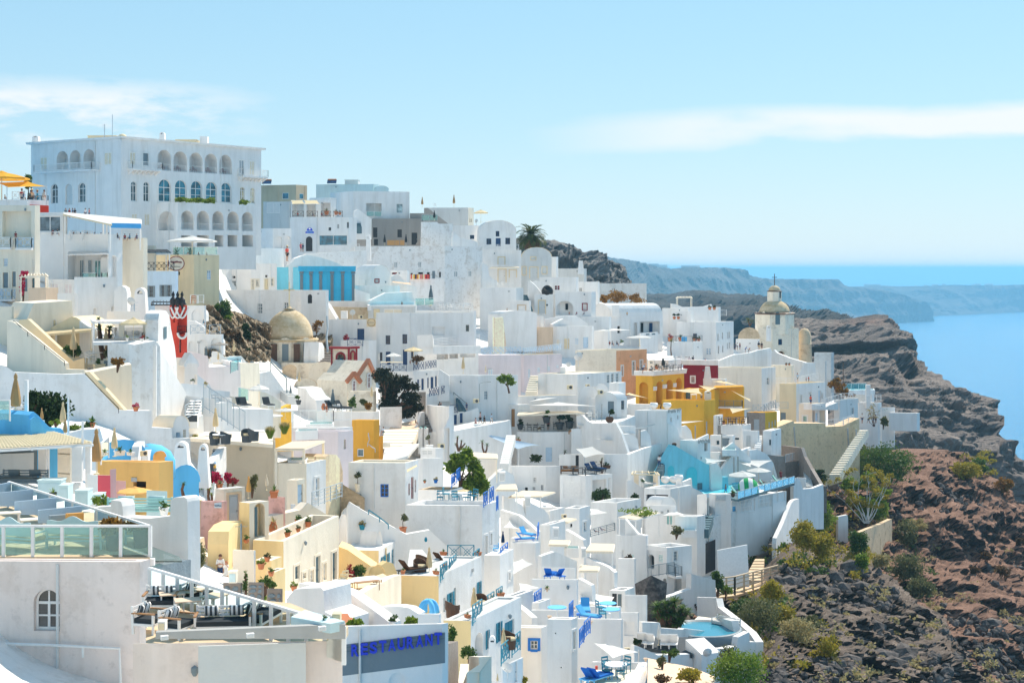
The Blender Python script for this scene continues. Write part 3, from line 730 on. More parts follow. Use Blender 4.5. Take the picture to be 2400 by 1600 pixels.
# plants
def b4(mb,c,r,n,ls,lw=.35,flat=.0,ew=0,clumps=None,up=.15,shell=.55):
 c=h3(c);R=random.Random(ew+n);cl=[]
 k=clumps or max(5,n//45)
 for i in h5(k):
  v=h8(R.gauss(0,1),R.gauss(0,1),R.gauss(0,1)).normalized()*(shell+(1-shell)*R.random())*.80
  cl.append((h8(v.x*r[0],v.y*r[1],v.z*r[2]),.22+.24*R.random()))
 for i in h5(n):
  b,cr=cl[i%k];v=h8(R.gauss(0,1),R.gauss(0,1),R.gauss(0,1)).normalized()*(R.random()**.45)*cr
  p=c+b+h8(v.x*r[0],v.y*r[1],v.z*r[2]);d=(v+h8(R.gauss(0,.5),R.gauss(0,.5),R.gauss(0,.5)+up))
  s=ls*(.6+.8*R.random());d=d.normalized()if d.length>1e-4 else h8(0,0,1)
  x=d.cross(h8(R.gauss(0,1),R.gauss(0,1),R.gauss(0,1)));x=x.normalized()if x.length>1e-4 else h8(1,0,0)
  m_=p+d*s*.5;mb.add((p,m_+x*s*lw,p+d*s,m_-x*s*lw),[(0,1,2,3)])
def e6(de,x,y,w,h,c='mid',d=None,n=None,ls=None,g6=True,z=None,d8=None):
 q=fj(x,y,z)if z is not None else at(x,y,d);k=mp(q.y)*G.s;wm,hm=w/k,h/k
 da=bc('bush',de,'bush',q);m=MB();px=(w/G.s)*(h/G.s)
 n=n or int(max(160,min(3600,px*1.3)));ls=ls or max(.11,5.0/mp(q.y))
 b4(m,q+h8(0,0,hm*.52),(wm*.5,(d8 or wm*.45),hm*.5),n,ls,ew=int(x+y));m.g7('foliage',b5(c),da)
 if g6:
  m=MB();R=random.Random(int(x))
  for i in h5(5):e=q+h8(wm*.3*(R.random()-.5)*2,wm*.2*(R.random()-.5),hm*(.5+.3*R.random()));m.hf([q-h8(0,0,.4),q.lerp(e,.5)+h8(R.random()*.1,0,.05),e],[.05+.012*hm,.035,.012],5)
  m.g7('stem',af('brown',.9),da)
 return da
def e8(de,x,y,h,blobs,c='mid',d=None,d7='tree',ls=None,n=900,tr=.16,z=None):
 q=fj(x,y,z)if z is not None else at(x,y,d);k=mp(q.y)*G.s;da=bc(d7,de,'tree',q);m=MB();t=MB();b=f4(blobs)
 ls=ls or max(.14,5.0/mp(q.y));cs=[b[i:i+4]for i in h5(0,len(b),4)]
 go=at((cs[0][0]+cs[0][2])/2,y-h*.45,q.y);fork=q.lerp(go,.62);fork.x+=.1
 t.hf([q-h8(0,0,.6),q.lerp(fork,.5)+h8(.08*h/k*.2,0,0),fork],[tr*1.3,tr,tr*.8],8)
 area=sum((e[2]-e[0])*(e[3]-e[1])for e in cs)
 for i,e in h4(cs):
  cx,cy=(e[0]+e[2])/2,(e[1]+e[3])/2;rx,rz_=(e[2]-e[0])/2/k,(e[3]-e[1])/2/k;off=((i*37)%7-3)/3*rx*.5
  c0=at(cx,cy,q.y+off);nn=int(n*(e[2]-e[0])*(e[3]-e[1])/area)
  b4(m,c0,(rx,rx*.8,rz_),max(60,nn),ls,ew=i*13+int(x))
  mid=fork.lerp(c0,.55)+h8(0,0,-.1);t.hf([fork,mid,c0],[tr*.55,tr*.3,tr*.1],6)
  for j in h5(3):R=random.Random(i*5+j);e2=c0+h8(rx*(R.random()-.5)*1.5,rx*(R.random()-.5),rz_*(R.random()-.3)*1.3);t.hf([mid,mid.lerp(e2,.6)+h8(0,0,.05),e2],[tr*.25,tr*.15,tr*.05],5)
 t.g7('trunk',af('brown',.9),da);m.g7('crown',b5(c),da);return da
def b6(mb,c,r,n,w=.06,droop=.3,ew=0,up=.55):
 R=random.Random(ew)
 for i in h5(n):
  a=2*pi*i*.618;e=up*(1-2*(i/n))*1.2+.35*R.random();d=h8(cos(a)*cos(e),sin(a)*cos(e),sin(e));l=r*(.75+.35*R.random())
  x=h8(-sin(a),cos(a),0)*w*l;m_=c+d*l*.55;t=c+d*l-h8(0,0,droop*l*.35)
  mb.add((c-x*.6,c+x*.6,m_+x,m_-x,t),[(0,1,2,3),(3,2,4)])
def ec(de,x,y,heads,c='mid',d=None,z=None,n=34,tr=.09,w=.06):
 q=fj(x,y,z)if z is not None else at(x,y,d);k=mp(q.y)*G.s;da=bc('yucca_plant',de,'yucca',q);hs=f4(heads);m=MB();t=MB()
 for i in h5(0,len(hs),3):
  p=at(hs[i],hs[i+1],q.y+((i*7)%5-2)*.2);b6(m,p,hs[i+2]/k,n,w=w,ew=i)
  t.hf([q-h8(0,0,.3),q.lerp(p,.5)+h8(((i*3)%5-2)*.05,0,-.1),p],[tr*1.4,tr,tr*.8],6)
 t.g7('trunk',af('brown',.9),da);m.g7('leaves',b5(c),da);return da
def palm(de,x,y,cx,cy,r,d=None,n=46,fo=.22,c='palm',z=None):
 q=fj(x,y,z)if z is not None else at(x,y,d);k=mp(q.y)*G.s;da=bc('palm_tree',de,'palm',q);R=random.Random(3);go=at(cx,cy,q.y);rm=r/k
 t=MB();t.hf([q-h8(0,0,.5),q.lerp(go,.5),go],[fo*1.25,fo,fo*1.15],9);t.g7('trunk',af('brown',.95),da)
 for i in h5(n):
  a=2*pi*i*.618;el_=1.25-2.0*(i/n)**.8;d_=h8(cos(a),sin(a),0);m=MB();en=[];L=rm*(.8+.35*R.random())
  p=go.copy();e=el_
  for j in h5(7):
   en.append(p.copy());p=p+(d_*cos(e)+h8(0,0,sin(e)))*L/6;e-=.14+.06*(j)
  m.hf(en,[.035,.03,.025,.02,.016,.012,.006],4);sdv=h8(-sin(a),cos(a),0)
  for j in h5(1,26):
   f=j/26*6;a0=en[int(f)]if int(f)<6 else en[6];b0=en[min(6,int(f)+1)];p=a0.lerp(b0,f-int(f));fw=(b0-a0).normalized()if(b0-a0).length>1e-4 else d_
   ll=L*.26*sin(pi*min(1,(j/26)*.85+.12))+.05
   for sg in(-1,1):dr=(fw*.75+sdv*sg*.8+h8(0,0,.12-.3*j/26)).normalized();wv=fw.cross(dr).cross(dr).normalized()*ll*.1;m.add((p,p+dr*ll*.5+wv,p+dr*ll,p+dr*ll*.5-wv),[(0,1,2,3)])
  m.g7('frond',b5(c if i<n*.8 else 'brown'),da)
 return da
POTS=dict(terra=[(.16,0),(.2,.05),(.27,.38),(.30,.40),(.30,.46),(.25,.46),(.24,.40)],urn=[(.14,0),(.2,.08),(.27,.3),(.24,.55),(.15,.72),(.19,.8),(.15,.8),(.12,.7)],box=None,tall=[(.17,0),(.24,.7),(.25,.72),(.21,.72),(.20,.65)],cup=[(.12,0),(.08,.08),(.1,.12),(.27,.36),(.31,.46),(.27,.47),(.2,.4)],ball=[(.12,0),(.26,.12),(.32,.28),(.26,.42),(.22,.46),(.18,.44)])
def aj(de,x,y,h=None,pot='terra',pc='terra',g0='bush',c='mid',d=None,z=None,ph=.5,pw=.35,dn=None,sc=None,n=None):
 q=fj(x,y,z)if z is not None else at(x,y,d)
 pb=.42 if pot=='box' else POTS[pot][-1][1];tot=pb+ph;s=sc or((h/G.s)/mp(q.y)/tot if h else 1)
 key='pp%s%s%s%s%s%s'%(pot,pc,g0,c,ph,pw)
 def mk():
  p=fb('potted_plant');m=MB();m.hl=pot!='box'
  if pot=='box':m.g9([(-.4,-.2,0),(.4,-.2,0),(.4,.2,0),(-.4,.2,0),(-.45,-.25,.36),(.45,-.25,.36),(.45,.25,.36),(-.45,.25,.36)]);m.g9([(-.49,-.29,.361),(.49,-.29,.361),(.49,.29,.361),(-.49,.29,.361),(-.49,-.29,.42),(.49,-.29,.42),(.49,.29,.42),(-.49,.29,.42)])
  else:m.g8(POTS[pot],n=14)
  p.hg('pot',m,ag(pc));m=MB()
  big=s*(tot)*mp(q.y)>24
  if g0=='bush':b4(m,(0,0,pb+ph*.45),(pw,pw,ph*.55),n or(260 if big else 90),.12 if big else .17,ew=3)
  elif g0=='spike':b6(m,h8(0,0,pb),ph*1.05,30,w=.07,ew=2,up=.9)
  elif g0=='stand':
   t=MB();t.hf([(0,0,pb-.05),(.02,0,pb+ph*.35),(0,0,pb+ph*.6)],[.03,.025,.02],6);p.hg('stem',t,af('brown',.9));b4(m,(0,0,pb+ph*.75),(pw,pw,ph*.3),200,.14,ew=5)
  elif g0=='agave':
   b6(m,h8(0,0,pb+ph*.1),ph*1.1,24,w=.14,ew=4,up=.8)
  elif g0=='none':pass
  p.hg('plant',m,b5(c));return p
 return c9(key,mk).hy(de,'potted plant',q,rnd.random()*6,s,dn)
def cn(de,x,y,w,h,c='straw',d=None,z=None,n=260):
 q=fj(x,y,z)if z is not None else at(x,y,d);k=mp(q.y)*G.s;da=bc('grass_clump',de,'grass',q);wm,hm=w/k,h/k
 for nm,cc,nn,hh in(('blades','bright',n,.75),('seed_heads',c,n//2,1.0)):
  m=MB();R=random.Random(nn)
  for i in h5(nn):
   a=R.random()*2*pi;sp_=R.random();b=q+h8(cos(a)*wm*.14*sp_,sin(a)*wm*.14*sp_,0);t=q+h8(cos(a)*wm*.5*sp_,sin(a)*wm*.5*sp_,hm*hh*(.7+.3*R.random()));md=b.lerp(t,.6)+h8(0,0,.12*hm);x_=h8(-sin(a),cos(a),0)*hm*.014*(2.2 if nm=='seed_heads' else 1.6)
   m.add((b-x_*.6,b+x_*.6,md+x_,md-x_,t),[(0,1,2,3),(3,2,4)])
  m.g7(nm,b5(cc),da)
 return da
# roof furniture
def a8():
 def mk():
  p=fb('satellite_dish');m=MB();m.hl=True;m.g8([(.0005,.16),(.2,.13),(.36,.06),(.45,0),(.46,-.01),(.36,.035),(.2,.10),(.0005,.13)],n=20);R=Matrix.Rotation(-1.25,4,'X')@Matrix.Rotation(pi,4,'X')
  m.v=[(R@v)+h8(0,0,1.0)for v in m.v];p.hg('dish',m,af('lgrey'));m=MB();m.hj((0,0,0),(0,.1,.95),.05);m.hj((0,0,.62),(0,-.5,.95),.03);p.hg('mast',m,af('lgrey'));m=MB();m.hn((0,-.52,.98),(.07,.12,.07));p.hg('receiver',m,af('grey'));return p
 return c9('dish',mk)
def g1(de,x,y,w,d=None,z=None,rz=.0):
 q=fj(x,y,z)if z is not None else at(x,y,d);return a8().hy(de,'satellite dish',q,rz,(w/G.s)/mp(q.y)/.92)
def a9():
 def mk():
  p=fb('air_conditioner');m=MB();m.hn((0,0,.32),(.85,.34,.6));p.hg('case',m,af('ecru'));m=MB();m.hl=False
  n=16;m.add([(.12+.22*cos(2*pi*k/n),-.178,.32+.22*sin(2*pi*k/n))for k in h5(n)],[h6(h5(n))[::-1]]);p.hg('fan_grille',m,af('charcoal'));m=MB();m.hn((-.3,0,.0),(.06,.3,.06));m.hn((.3,0,.0),(.06,.3,.06));p.hg('foot',m,af('grey'));return p
 return c9('ac',mk)
def ac(de,x,y,w=40,d=None,z=None,rz=.0):
 q=fj(x,y,z)if z is not None else at(x,y,d);return a9().hy(de,'air conditioner',q,rz,(w/G.s)/mp(q.y)/.85)
def aw(de,x,y,w,h,d=None,z=None,d6=.7,c='w',d5=True,d7='chimney'):
 q=fj(x,y,z)if z is not None else at(x,y,d);k=mp(q.y)*G.s;a,H=w/k/2,h/k;da=bc(d7,de,'chimney',q);m=MB();b=a*d6;hh=H*(.78 if d5 else 1)
 m.g9([q+h3(v)for v in((-a,-a,-1),(a,-a,-1),(a,a,-1),(-a,a,-1),(-b,-b,hh),(b,-b,hh),(b,b,hh),(-b,b,hh))]);m.g7('stack',ag(c),da)
 if d5:
  m=MB();n=8;r0,r1=b*.55,b*1.02
  for yy in(-b,b):
   for i in h5(n):
    f=lambda r,t,y_:q+h8(r*cos(t),y_,hh+r*sin(t)*1.0*(H*.22/r1));t0,t1=pi*i/n,pi*(i+1)/n
    m.he(f(r0,t0,yy),f(r0,t1,yy),f(r1,t1,yy),f(r1,t0,yy))
    if yy<0:m.he(f(r1,t0,-b),f(r1,t1,-b),f(r1,t1,b),f(r1,t0,b));m.he(f(r0,t0,-b),f(r0,t1,-b),f(r0,t1,b),f(r0,t0,b))
  m.g7('hood',ag(c),da);MB().hn(q+h8(0,0,hh+.01),(b*1.0,b*1.6,.02)).g7('flue',af('charcoal'),da)
 return da
def e7(de,x,y,h,c='steel2',d=None,z=None,r=.05,d7='pole',ek='pole',lamp=False,f5=0):
 q=fj(x,y,z)if z is not None else at(x,y,d);H=h/G.s/mp(q.y);da=bc(d7,de,ek,q);MB().hf([q-h8(0,0,.5),q+h8(0,0,H)],r,7).g7('mast',af(c),da)
 t=q+h8(0,0,H)
 if lamp:m=MB();m.hf([t,t+h8(.5,-.1,.2),t+h8(1.1,-.2,.28)],.03,6);m.hn(t+h8(1.25,-.22,.27),(.45,.16,.09));m.g7('lamp_arm',af(c),da)
 for i in h5(f5):MB().hj(t+h8(-.35+.06*i,0,-.15-.28*i),t+h8(.35-.06*i,0,-.15-.28*i),.025).g7('crossbar',af(c),da)
 return da
def pool(de,en,z=None,ds=None,c='pool',rim='w',d7='pool',ek='pool',dz=.06):
 p=f4(en);p=list(zip(p[::2],p[1::2]));q=[fj(x,y,z)for x,y in p]if z is not None else[at(x,y,d)for(x,y),d in zip(p,f4(ds))]
 gs=sum(q,h3())/len(q);da=bc(d7,de,ek,gs);m=MB();m.add([v+h8(0,0,dz)for v in q],[h6(h5(len(q)))]);m.g7('water',cb(c),da)
 m=MB();n=len(q);o=[gs+(v-gs)*1.08+h8(0,0,dz+.1)for v in q];i_=[v+h8(0,0,dz+.1)for v in q]
 for k in h5(n):j=(k+1)%n;m.he(o[k],o[j],i_[j],i_[k]);m.he(i_[k],i_[j],q[j],q[k]);m.he(o[k]-h8(0,0,.8),o[j]-h8(0,0,.8),o[j],o[k])
 m.g7('rim',ag(rim),da);return da
def bb(d7,de,ek,x,y,w,h,d8=.6,c='w',d=None,z=None,rz=.0,gk=()):
 q=fj(x,y,z)if z is not None else at(x,y,d);k=mp(q.y)*G.s;a,H=w/k,h/k;da=bc(d7,de,ek,q);da.rotation_euler=(0,0,rz)
 def sub(nm,cc,sz,mat):
  me=MB().hn(cc,sz).hx(nm,mat);o=bpy.data.objects.new(nm,me);COL.objects.link(o);o.parent=da
 sub('body',(0,d8/2,H*.46),(a,d8,H*.92),af(c));sub('lid',(0,d8/2,H*.96),(a*1.06,d8*1.08,H*.08),af(c));sub('front_panel',(0,-.012,H*.45),(a*.8,.02,H*.7),af(gk[0]if gk else c));return da
# people
def cf(d7,verts,edges,radii,sub=1):
 me=bpy.data.meshes.new(d7);me.from_pydata(verts,edges,[]);o=bpy.data.objects.new(d7,me);COL.objects.link(o)
 md=o.modifiers.new('s','SKIN');md.use_smooth_shade=True;sv=me.skin_vertices[0].data
 for i,r in h4(radii):sv[i].radius=r if h7(r,h6)else(r,r)
 sv[0].use_root=True
 if sub:o.modifiers.new('u','SUBSURF').levels=sub;o.modifiers['u'].render_levels=sub
 dg=bpy.context.evaluated_depsgraph_get();dg.update();gm=bpy.data.meshes.new_from_object(o.evaluated_get(dg));gm.name=d7
 bpy.data.objects.remove(o);bpy.data.meshes.remove(me);return gm
def pose(ei):
 J=dict(pel=(0,0,.95),sp=(0,.01,1.15),ch=(0,0,1.34),nk=(0,0,1.49),h0=(0,-.015,1.57),h1=(0,-.02,1.66),h2=(0,-.01,1.74))
 for s,g in(('l',-1),('r',1)):
  J.update({s+'sh':(g*.17,0,1.41),s+'el':(g*.23,.03,1.13),s+'wr':(g*.24,-.05,.90),s+'hp':(g*.09,0,.90),s+'kn':(g*.10,-.02,.50),s+'an':(g*.10,.03,.09),s+'to':(g*.11,-.14,.04)})
 def mv(**k):J.update(k)
 if ei=='walk':mv(lkn=(-.09,-.16,.53),lan=(-.09,-.20,.10),lto=(-.09,-.37,.07),rkn=(.09,.08,.50),ran=(.1,.30,.14),rto=(.1,.18,.04),lel=(-.24,.12,1.15),lwr=(-.25,.05,.92),rel=(.24,-.08,1.14),rwr=(.22,-.27,1.0))
 if ei=='phone':mv(lel=(-.22,-.06,1.14),lwr=(-.08,-.27,1.22),rel=(.22,-.06,1.14),rwr=(.06,-.28,1.23),h1=(0,-.05,1.655),h2=(0,-.06,1.735))
 if ei=='hold':mv(rel=(.24,-.12,1.25),rwr=(.08,-.2,1.5),lel=(-.24,-.02,1.13),lwr=(-.2,-.16,.95))
 if ei=='camera':mv(lel=(-.26,-.2,1.32),lwr=(-.08,-.3,1.56),rel=(.26,-.2,1.32),rwr=(.06,-.3,1.57),lkn=(-.14,-.02,.5),lan=(-.2,.03,.09),lto=(-.26,-.12,.04))
 if ei=='lean':mv(ch=(0,-.2,1.28),nk=(0,-.3,1.40),h0=(0,-.34,1.47),h1=(0,-.39,1.55),h2=(0,-.41,1.63),sp=(0,-.08,1.13),lsh=(-.17,-.23,1.34),rsh=(.17,-.23,1.34),lel=(-.24,-.35,1.1),lwr=(-.22,-.52,1.0),rel=(.24,-.35,1.1),rwr=(.22,-.52,1.0))
 if ei in('sit','recline'):
  for k,v in list(J.items()):J[k]=(v[0],v[1]+.0,v[2]-.42)
  mv(pel=(0,0,.52),lhp=(-.09,-.04,.50),rhp=(.09,-.04,.50),lkn=(-.11,-.45,.52),rkn=(.11,-.45,.52),lan=(-.11,-.47,.10),ran=(.11,-.47,.10),lto=(-.11,-.63,.04),rto=(.11,-.63,.04),lel=(-.23,-.1,.72),rel=(.23,-.1,.72),lwr=(-.14,-.33,.66),rwr=(.14,-.33,.66))
  if ei=='recline':mv(sp=(0,.14,.66),ch=(0,.30,.80),nk=(0,.40,.92),h0=(0,.43,.99),h1=(0,.44,1.07),h2=(0,.47,1.15),lsh=(-.17,.33,.85),rsh=(.17,.33,.85),lel=(-.24,.12,.66),rel=(.24,.12,.66),lwr=(-.2,-.1,.60),rwr=(.2,-.1,.60),lkn=(-.11,-.45,.62),rkn=(.11,-.43,.56),lan=(-.11,-.85,.50),ran=(.11,-.85,.50),lto=(-.11,-.95,.60),rto=(.11,-.95,.60))
 return{k:h3(v)for k,v in J.items()}
RAD=dict(pel=(.135,.10),sp=(.125,.095),ch=(.15,.105),nk=.055,h0=.07,h1=.088,h2=.07,sh=.065,el=.046,wr=.033,hp=.088,kn=.06,an=.042,to=.036)
def ce(ei,ff=False,dress=False,fg=True,hat=False,pack=False,go=True,f0=True):
 key='pe%s%s%s%s%s%s%s%s'%(ei,ff,dress,fg,hat,pack,go,f0)
 def mk():
  J=pose(ei);p=fb('person')
  def gy(names,rs=None,grow=.0):
   vs,es,ra,ix=[],[],[],{}
   for ch in names:
    for i,n in h4(ch):
     if n not in ix:
      ix[n]=len(vs);vs.append(h6(J[n]));r=RAD[n if n in RAD else n[1:]];r=r if h7(r,h6)else(r,r);ra.append((r[0]+grow,r[1]+grow))
     if i:es.append((ix[ch[i-1]],ix[n]))
   return vs,es,ra,ix
  gx=['pel','sp','ch','nk','h0','h1','h2'];f5=[['ch',s+'sh',s+'el',s+'wr']for s in 'lr'];legs=[['pel',s+'hp',s+'kn',s+'an',s+'to']for s in 'lr']
  vs,es,ra,ix=gy([gx]+f5+legs)
  for s,g in(('l',-1),('r',1)):
   w=J[s+'wr'];f=(w-J[s+'el']).normalized();sd_=h8(0,1,0)if abs(f.z)>.6 else h8(0,0,1);sd_=(sd_-f*sd_.dot(f)).normalized();pn=f.cross(sd_)
   b=len(vs);vs.append(h6(w+f*.07));ra.append((.036,.018));es.append((ix[s+'wr'],b))
   for k,(o,l)in h4(((-.03,.065),(-.01,.08),(.012,.075),(.032,.06))):
    q=len(vs);vs+=[h6(w+f*.105+sd_*o),h6(w+f*(.105+l*.5)+sd_*o+pn*.012),h6(w+f*(.105+l*.9)+sd_*o+pn*.034)];ra+=[(.010,.010),(.009,.009),(.007,.007)];es+=[(b,q),(q,q+1),(q+1,q+2)]
   q=len(vs);vs+=[h6(w+f*.05-sd_*.045+pn*.01),h6(w+f*.09-sd_*.055+pn*.025)];ra+=[(.012,.012),(.009,.009)];es+=[(b,q),(q,q+1)]
  h=J['h1'];up=(J['h2']-J['h0']).normalized();fw=h8(0,-1,0);fw=(fw-up*fw.dot(up)).normalized();sdv=up.cross(fw)
  q=len(vs);vs+=[h6(h+fw*.10-up*.01)];ra+=[(.014,.016)];es+=[(ix['h1'],q)]
  body=p.hg('body',cf('body',vs,es,ra),None)
  if go:
   a=[['ch',s+'sh']+([s+'el']if f0 else[])for s in 'lr'];v,e,r,_=gy([['pel','sp','ch']]+a,grow=.022);p.hg('shirt',cf('shirt',v,e,r),None,body)
  if dress:
   m=MB();m.hl=True;c=J['pel'];m.g8([(.17,.25),(.17,.0),(.22,-.18),(.27,-.40)],(c.x,c.y,c.z),12);p.hg('skirt',m,None,body)
  else:
   l=[['pel',s+'hp',s+'kn']+([]if fg else[s+'an'])for s in 'lr']
   if fg:
    for s in 'lr':J[s+'kn']=J[s+'hp'].lerp(J[s+'kn'],.82)
   v,e,r,_=gy(l,grow=.022);p.hg('trousers',cf('trousers',v,e,r),None,body)
  m=MB();m.hl=True;hc=J['h1']+up*.03-fw*.018;m.hq(hc,.108,10,7);m.v=[v for v in m.v]
  if ff:m.hf([hc-fw*.05,hc-fw*.10-up*.16,hc-fw*.11-up*.34],[.10,.11,.05],8)
  p.hg('hair',m,None,body);m=MB()
  for g in(-1,1):m.hq(h+fw*.079+sdv*g*.036+up*.016,.012,6,4)
  p.hg('eyes',m,None,body);m=MB()
  for g in(-1,1):m.hq(h-fw*.0+sdv*g*.092-up*.0,.022,6,4)
  m.hf([h+fw*.086-up*.045-sdv*.022,h+fw*.09-up*.048,h+fw*.086-up*.045+sdv*.022],.006,4);p.hg('face_detail',m,None,body)
  if hat:m=MB();m.hl=True;m.g8([(.20,.0),(.19,.015),(.115,.03),(.105,.10),(.05,.125),(.0005,.13)],h6(hc+up*.045),14);p.hg('hat',m,None,body)
  if pack:c=J['ch'];m=MB();m.hl=True;m.g8([(.10,-.24),(.16,-.2),(.17,.05),(.12,.14),(.02,.16)],(c.x,c.y+.17,c.z),8,a0=pi/8);p.hg('backpack',m,None,body)
  return p
 return c9(key,mk)
def b2(c):
 k=('so',c)
 if k not in MATS:
  m,t,b=bu('fabric_'+c);em=RGB[c];n=br(t,14,3);t.links.new(fi(t,n,h6(x*.8 for x in em),h6(min(1,x*1.15)for x in em)),b.inputs['Base Color']);IV(b,'Roughness',.85);MATS[k]=m
 return MATS[k]
def ah(de,x,y,ei='stand',shirt='w',legs='navy',hair='brown',d=None,h=None,rz=.0,z=None,skin='skin',hat=None,fe=None,dn=None,sc=None,**k):
 q=fj(x,y,z)if z is not None else at(x,y,d);s=sc or((h/G.s)/mp(q.y)/1.78 if h else 1)
 pr=ce(ei,hat=bool(hat),pack=bool(fe),**k)
 return pr.hy(de,'person',q,rz,s,dn,eh=dict(body=b2(skin),shirt=b2(shirt),skirt=b2(legs),trousers=b2(legs),hair=b2(hair),eyes=b2('black'),face_detail=b2(skin),hat=b2(hat or 'ecru'),backpack=b2(fe or 'black')))
# the setting
def c6(poly,u):
 if u<=poly[0][0]:return poly[0][1:]
 for a,b in zip(poly,poly[1:]):
  if u<=b[0]:t=(u-a[0])/(b[0]-a[0])if b[0]>a[0]else 1;return h6(x+(y-x)*t for x,y in zip(a[1:],b[1:]))
 return poly[-1][1:]
def c7(p,o=5,lac=2.1,g=.55):
 a,s,f=0,1,1
 for i in h5(o):a+=s*(1-abs(noise.noise(p*f))*2.2);s*=g;f*=lac
 return a
def g2(d7,u0,u1,nu,nv,go,bot,mat,amp,sc,gu=1.4,f8=1.0,dirv=(.25,-1,.35),ep=.0,eo=.25,eq=None,smooth=False,zsc=1.0,ei='structure',er=.0):
 """a slope between a skyline (u, v, distance) and a foot line, roughened in space, folding back behind its skyline"""
 m=MB();dv=h3(dirv).normalized();W_=[]
 for j in h5(-2,nv+1):
  for i in h5(nu+1):
   u=u0+(u1-u0)*i/nu;vt,dt=c6(go,u)[:2];vb,db=c6(bot,u)[:2];t=max(0,j)/nv
   v=vt+(vb-vt)*t;d=1/((1/dt)*(1-t**f8)+(1/db)*t**f8)
   if eq:d=eq(u,v,d,t)
   p=P(u,v,d);w=p/sc;w.z*=zsc
   if j<0:p=P(u,vt,dt);p=p+h8(0,dt*.08*gu*-j,-dt*.012*j*j*(1 if j==-1 else 2));q=p
   else:
    r=c7(w)-.9;a=amp*(eo+(1-eo)*min(1,t*7))
    q=p+dv*r*a
    if er:q=q+dv*(c7(w*4.3+h8(7,3,1),4)-.8)*er
    if ep:q=q+dv*sin(p.z/ep*2*pi+noise.noise(w*.4)*3)*amp*.22
   m.v.append(q)
 n=nu+1
 for j in h5(nv+2):
  for i in h5(nu):k=j*n+i;m.f.append((k+n,k+n+1,k+1,k))
 m.hl=smooth;o=m.g7(d7,mat);o['kind']=ei;return o
def sea_mat():
 m,t,b=bu('sea_water');
 nb=br(t,.004,4,.6);t.links.new(fi(t,nb,(.006,.20,.42),(.012,.26,.50)),b.inputs['Base Color']);IV(b,'Roughness',.22);IV(b,'IOR',1.33)
 h=MA(t,'ADD',br(t,.035,6,.7),MA(t,'MULTIPLY',br(t,.22,5,.7),.55));gi(t,b,h,1.0,6.0);return m
ZS=-260.0
m=MB();m.g8([(r,ZS-r*r/1.274e7)for r in[1500*1.25**i for i in h5(-9,17)]],n=96);m.hl=True;o=m.g7('sea',sea_mat());o['kind']='structure'
fq=bq('far_cliff',[(.28,(.02,.02,.022)),(.45,(.07,.065,.06)),(.6,(.17,.15,.14)),(.75,(.40,.36,.33))],sc=.006,bs=1.0)
B_top=[(1900,674,9300),(2020,671,9200),(2060,669,9200),(2110,671,9300),(2180,670,9300),(2240,667,9400),(2300,669,9400),(2400,667,9600),(2560,667,9800),(2900,672,10000)]
B_bot=[(1900,748,8100),(2185,739,8600),(2400,728,9550),(2560,726,9700),(2900,724,9900)]
g2('far_island',1900,2900,260,36,B_top,[(u,v+3,d)for u,v,d in B_bot],fq,42,420,f8=1.2,ep=70,eo=.10,dirv=(.2,-1,.1),er=14,zsc=.35)
A_top=[(1250,585,4300),(1420,601,4600),(1470,609,4800),(1530,622,5200),(1570,630,5400),(1600,627,5600),(1700,628,6000),(1745,632,6200),(1765,648,6300),(1800,654,6600),(1960,655,7300),(1972,662,7300),(1985,671,7350),(2060,678,7500),(2120,692,7600),(2168,708,7700),(2179,718,7750),(2185,740,7800),(2187,752,7850)]
A_bot=[(1250,800,4200),(1600,800,4500),(1900,770,6700),(2060,757,7300),(2187,753,7800)]
g2('far_headland',1250,2187,300,44,A_top,A_bot,fq,40,330,f8=1.0,ep=60,eo=.08,dirv=(.2,-1,.1),er=14,zsc=.35)
m=MB();R=random.Random(2)
for i in h5(46):
 u=R.choice([1545,1560,1620,2160,2185,2205,2290,2330,2050,2040])+R.uniform(-14,14);vt,d=c6(B_top if u>1990 else A_top,u)[:2];p=P(u,vt,d);s=R.uniform(8,22);m.hn(p+h8(0,40,R.uniform(-2,3)),(s*1.6,s,s*.8))
o=m.g7('distant_village',ag('w'));o['kind']='stuff';o['label']='tiny pale houses along the top of the far blue cliffs';o['category']='village'
fv=bq('dark_hill',[(.3,(.022,.022,.024)),(.5,(.06,.055,.052)),(.62,(.13,.11,.095)),(.8,(.30,.25,.2))],sc=.02)
M_top=[(1440,690,2300),(1516,690,2200),(1568,692,2150),(1600,684,2150),(1636,680,2100),(1668,683,2100),(1704,691,2050),(1759,688,2000),(1800,693,1900),(1835,712,1750),(1855,730,1600),(1923,727,1500),(1937,734,1450),(1990,742,1300)]
g2('dark_hill',1440,1990,220,60,M_top,[(1440,800,900),(1990,815,800)],fv,22,130,ep=26,er=6,eo=.1)
fu=bq('grey_crag',[(.25,(.07,.07,.075)),(.45,(.17,.16,.155)),(.6,(.30,.275,.25)),(.8,(.46,.42,.38))],sc=.05,bs=1.0)
G_top=[(1240,560,520),(1270,565,520),(1300,563,520),(1330,575,515),(1350,590,512),(1365,594,510),(1400,593,505),(1420,597,500),(1428,612,495),(1450,618,490),(1462,632,488),(1472,645,485),(1476,665,480),(1480,690,478)]
g2('grey_crag',1200,1480,130,60,[(1200,560,520)]+G_top,[(1200,720,420),(1480,740,420)],fu,6.5,26,ep=5,er=1.6,zsc=1.6,eo=.25)
ft=bq('headland_rock',[(.25,(.045,.043,.044)),(.43,(.14,.12,.11)),(.56,(.27,.22,.19)),(.72,(.52,.42,.35))],((.23,.15,.12),.60),sc=.03,bs=1.0)
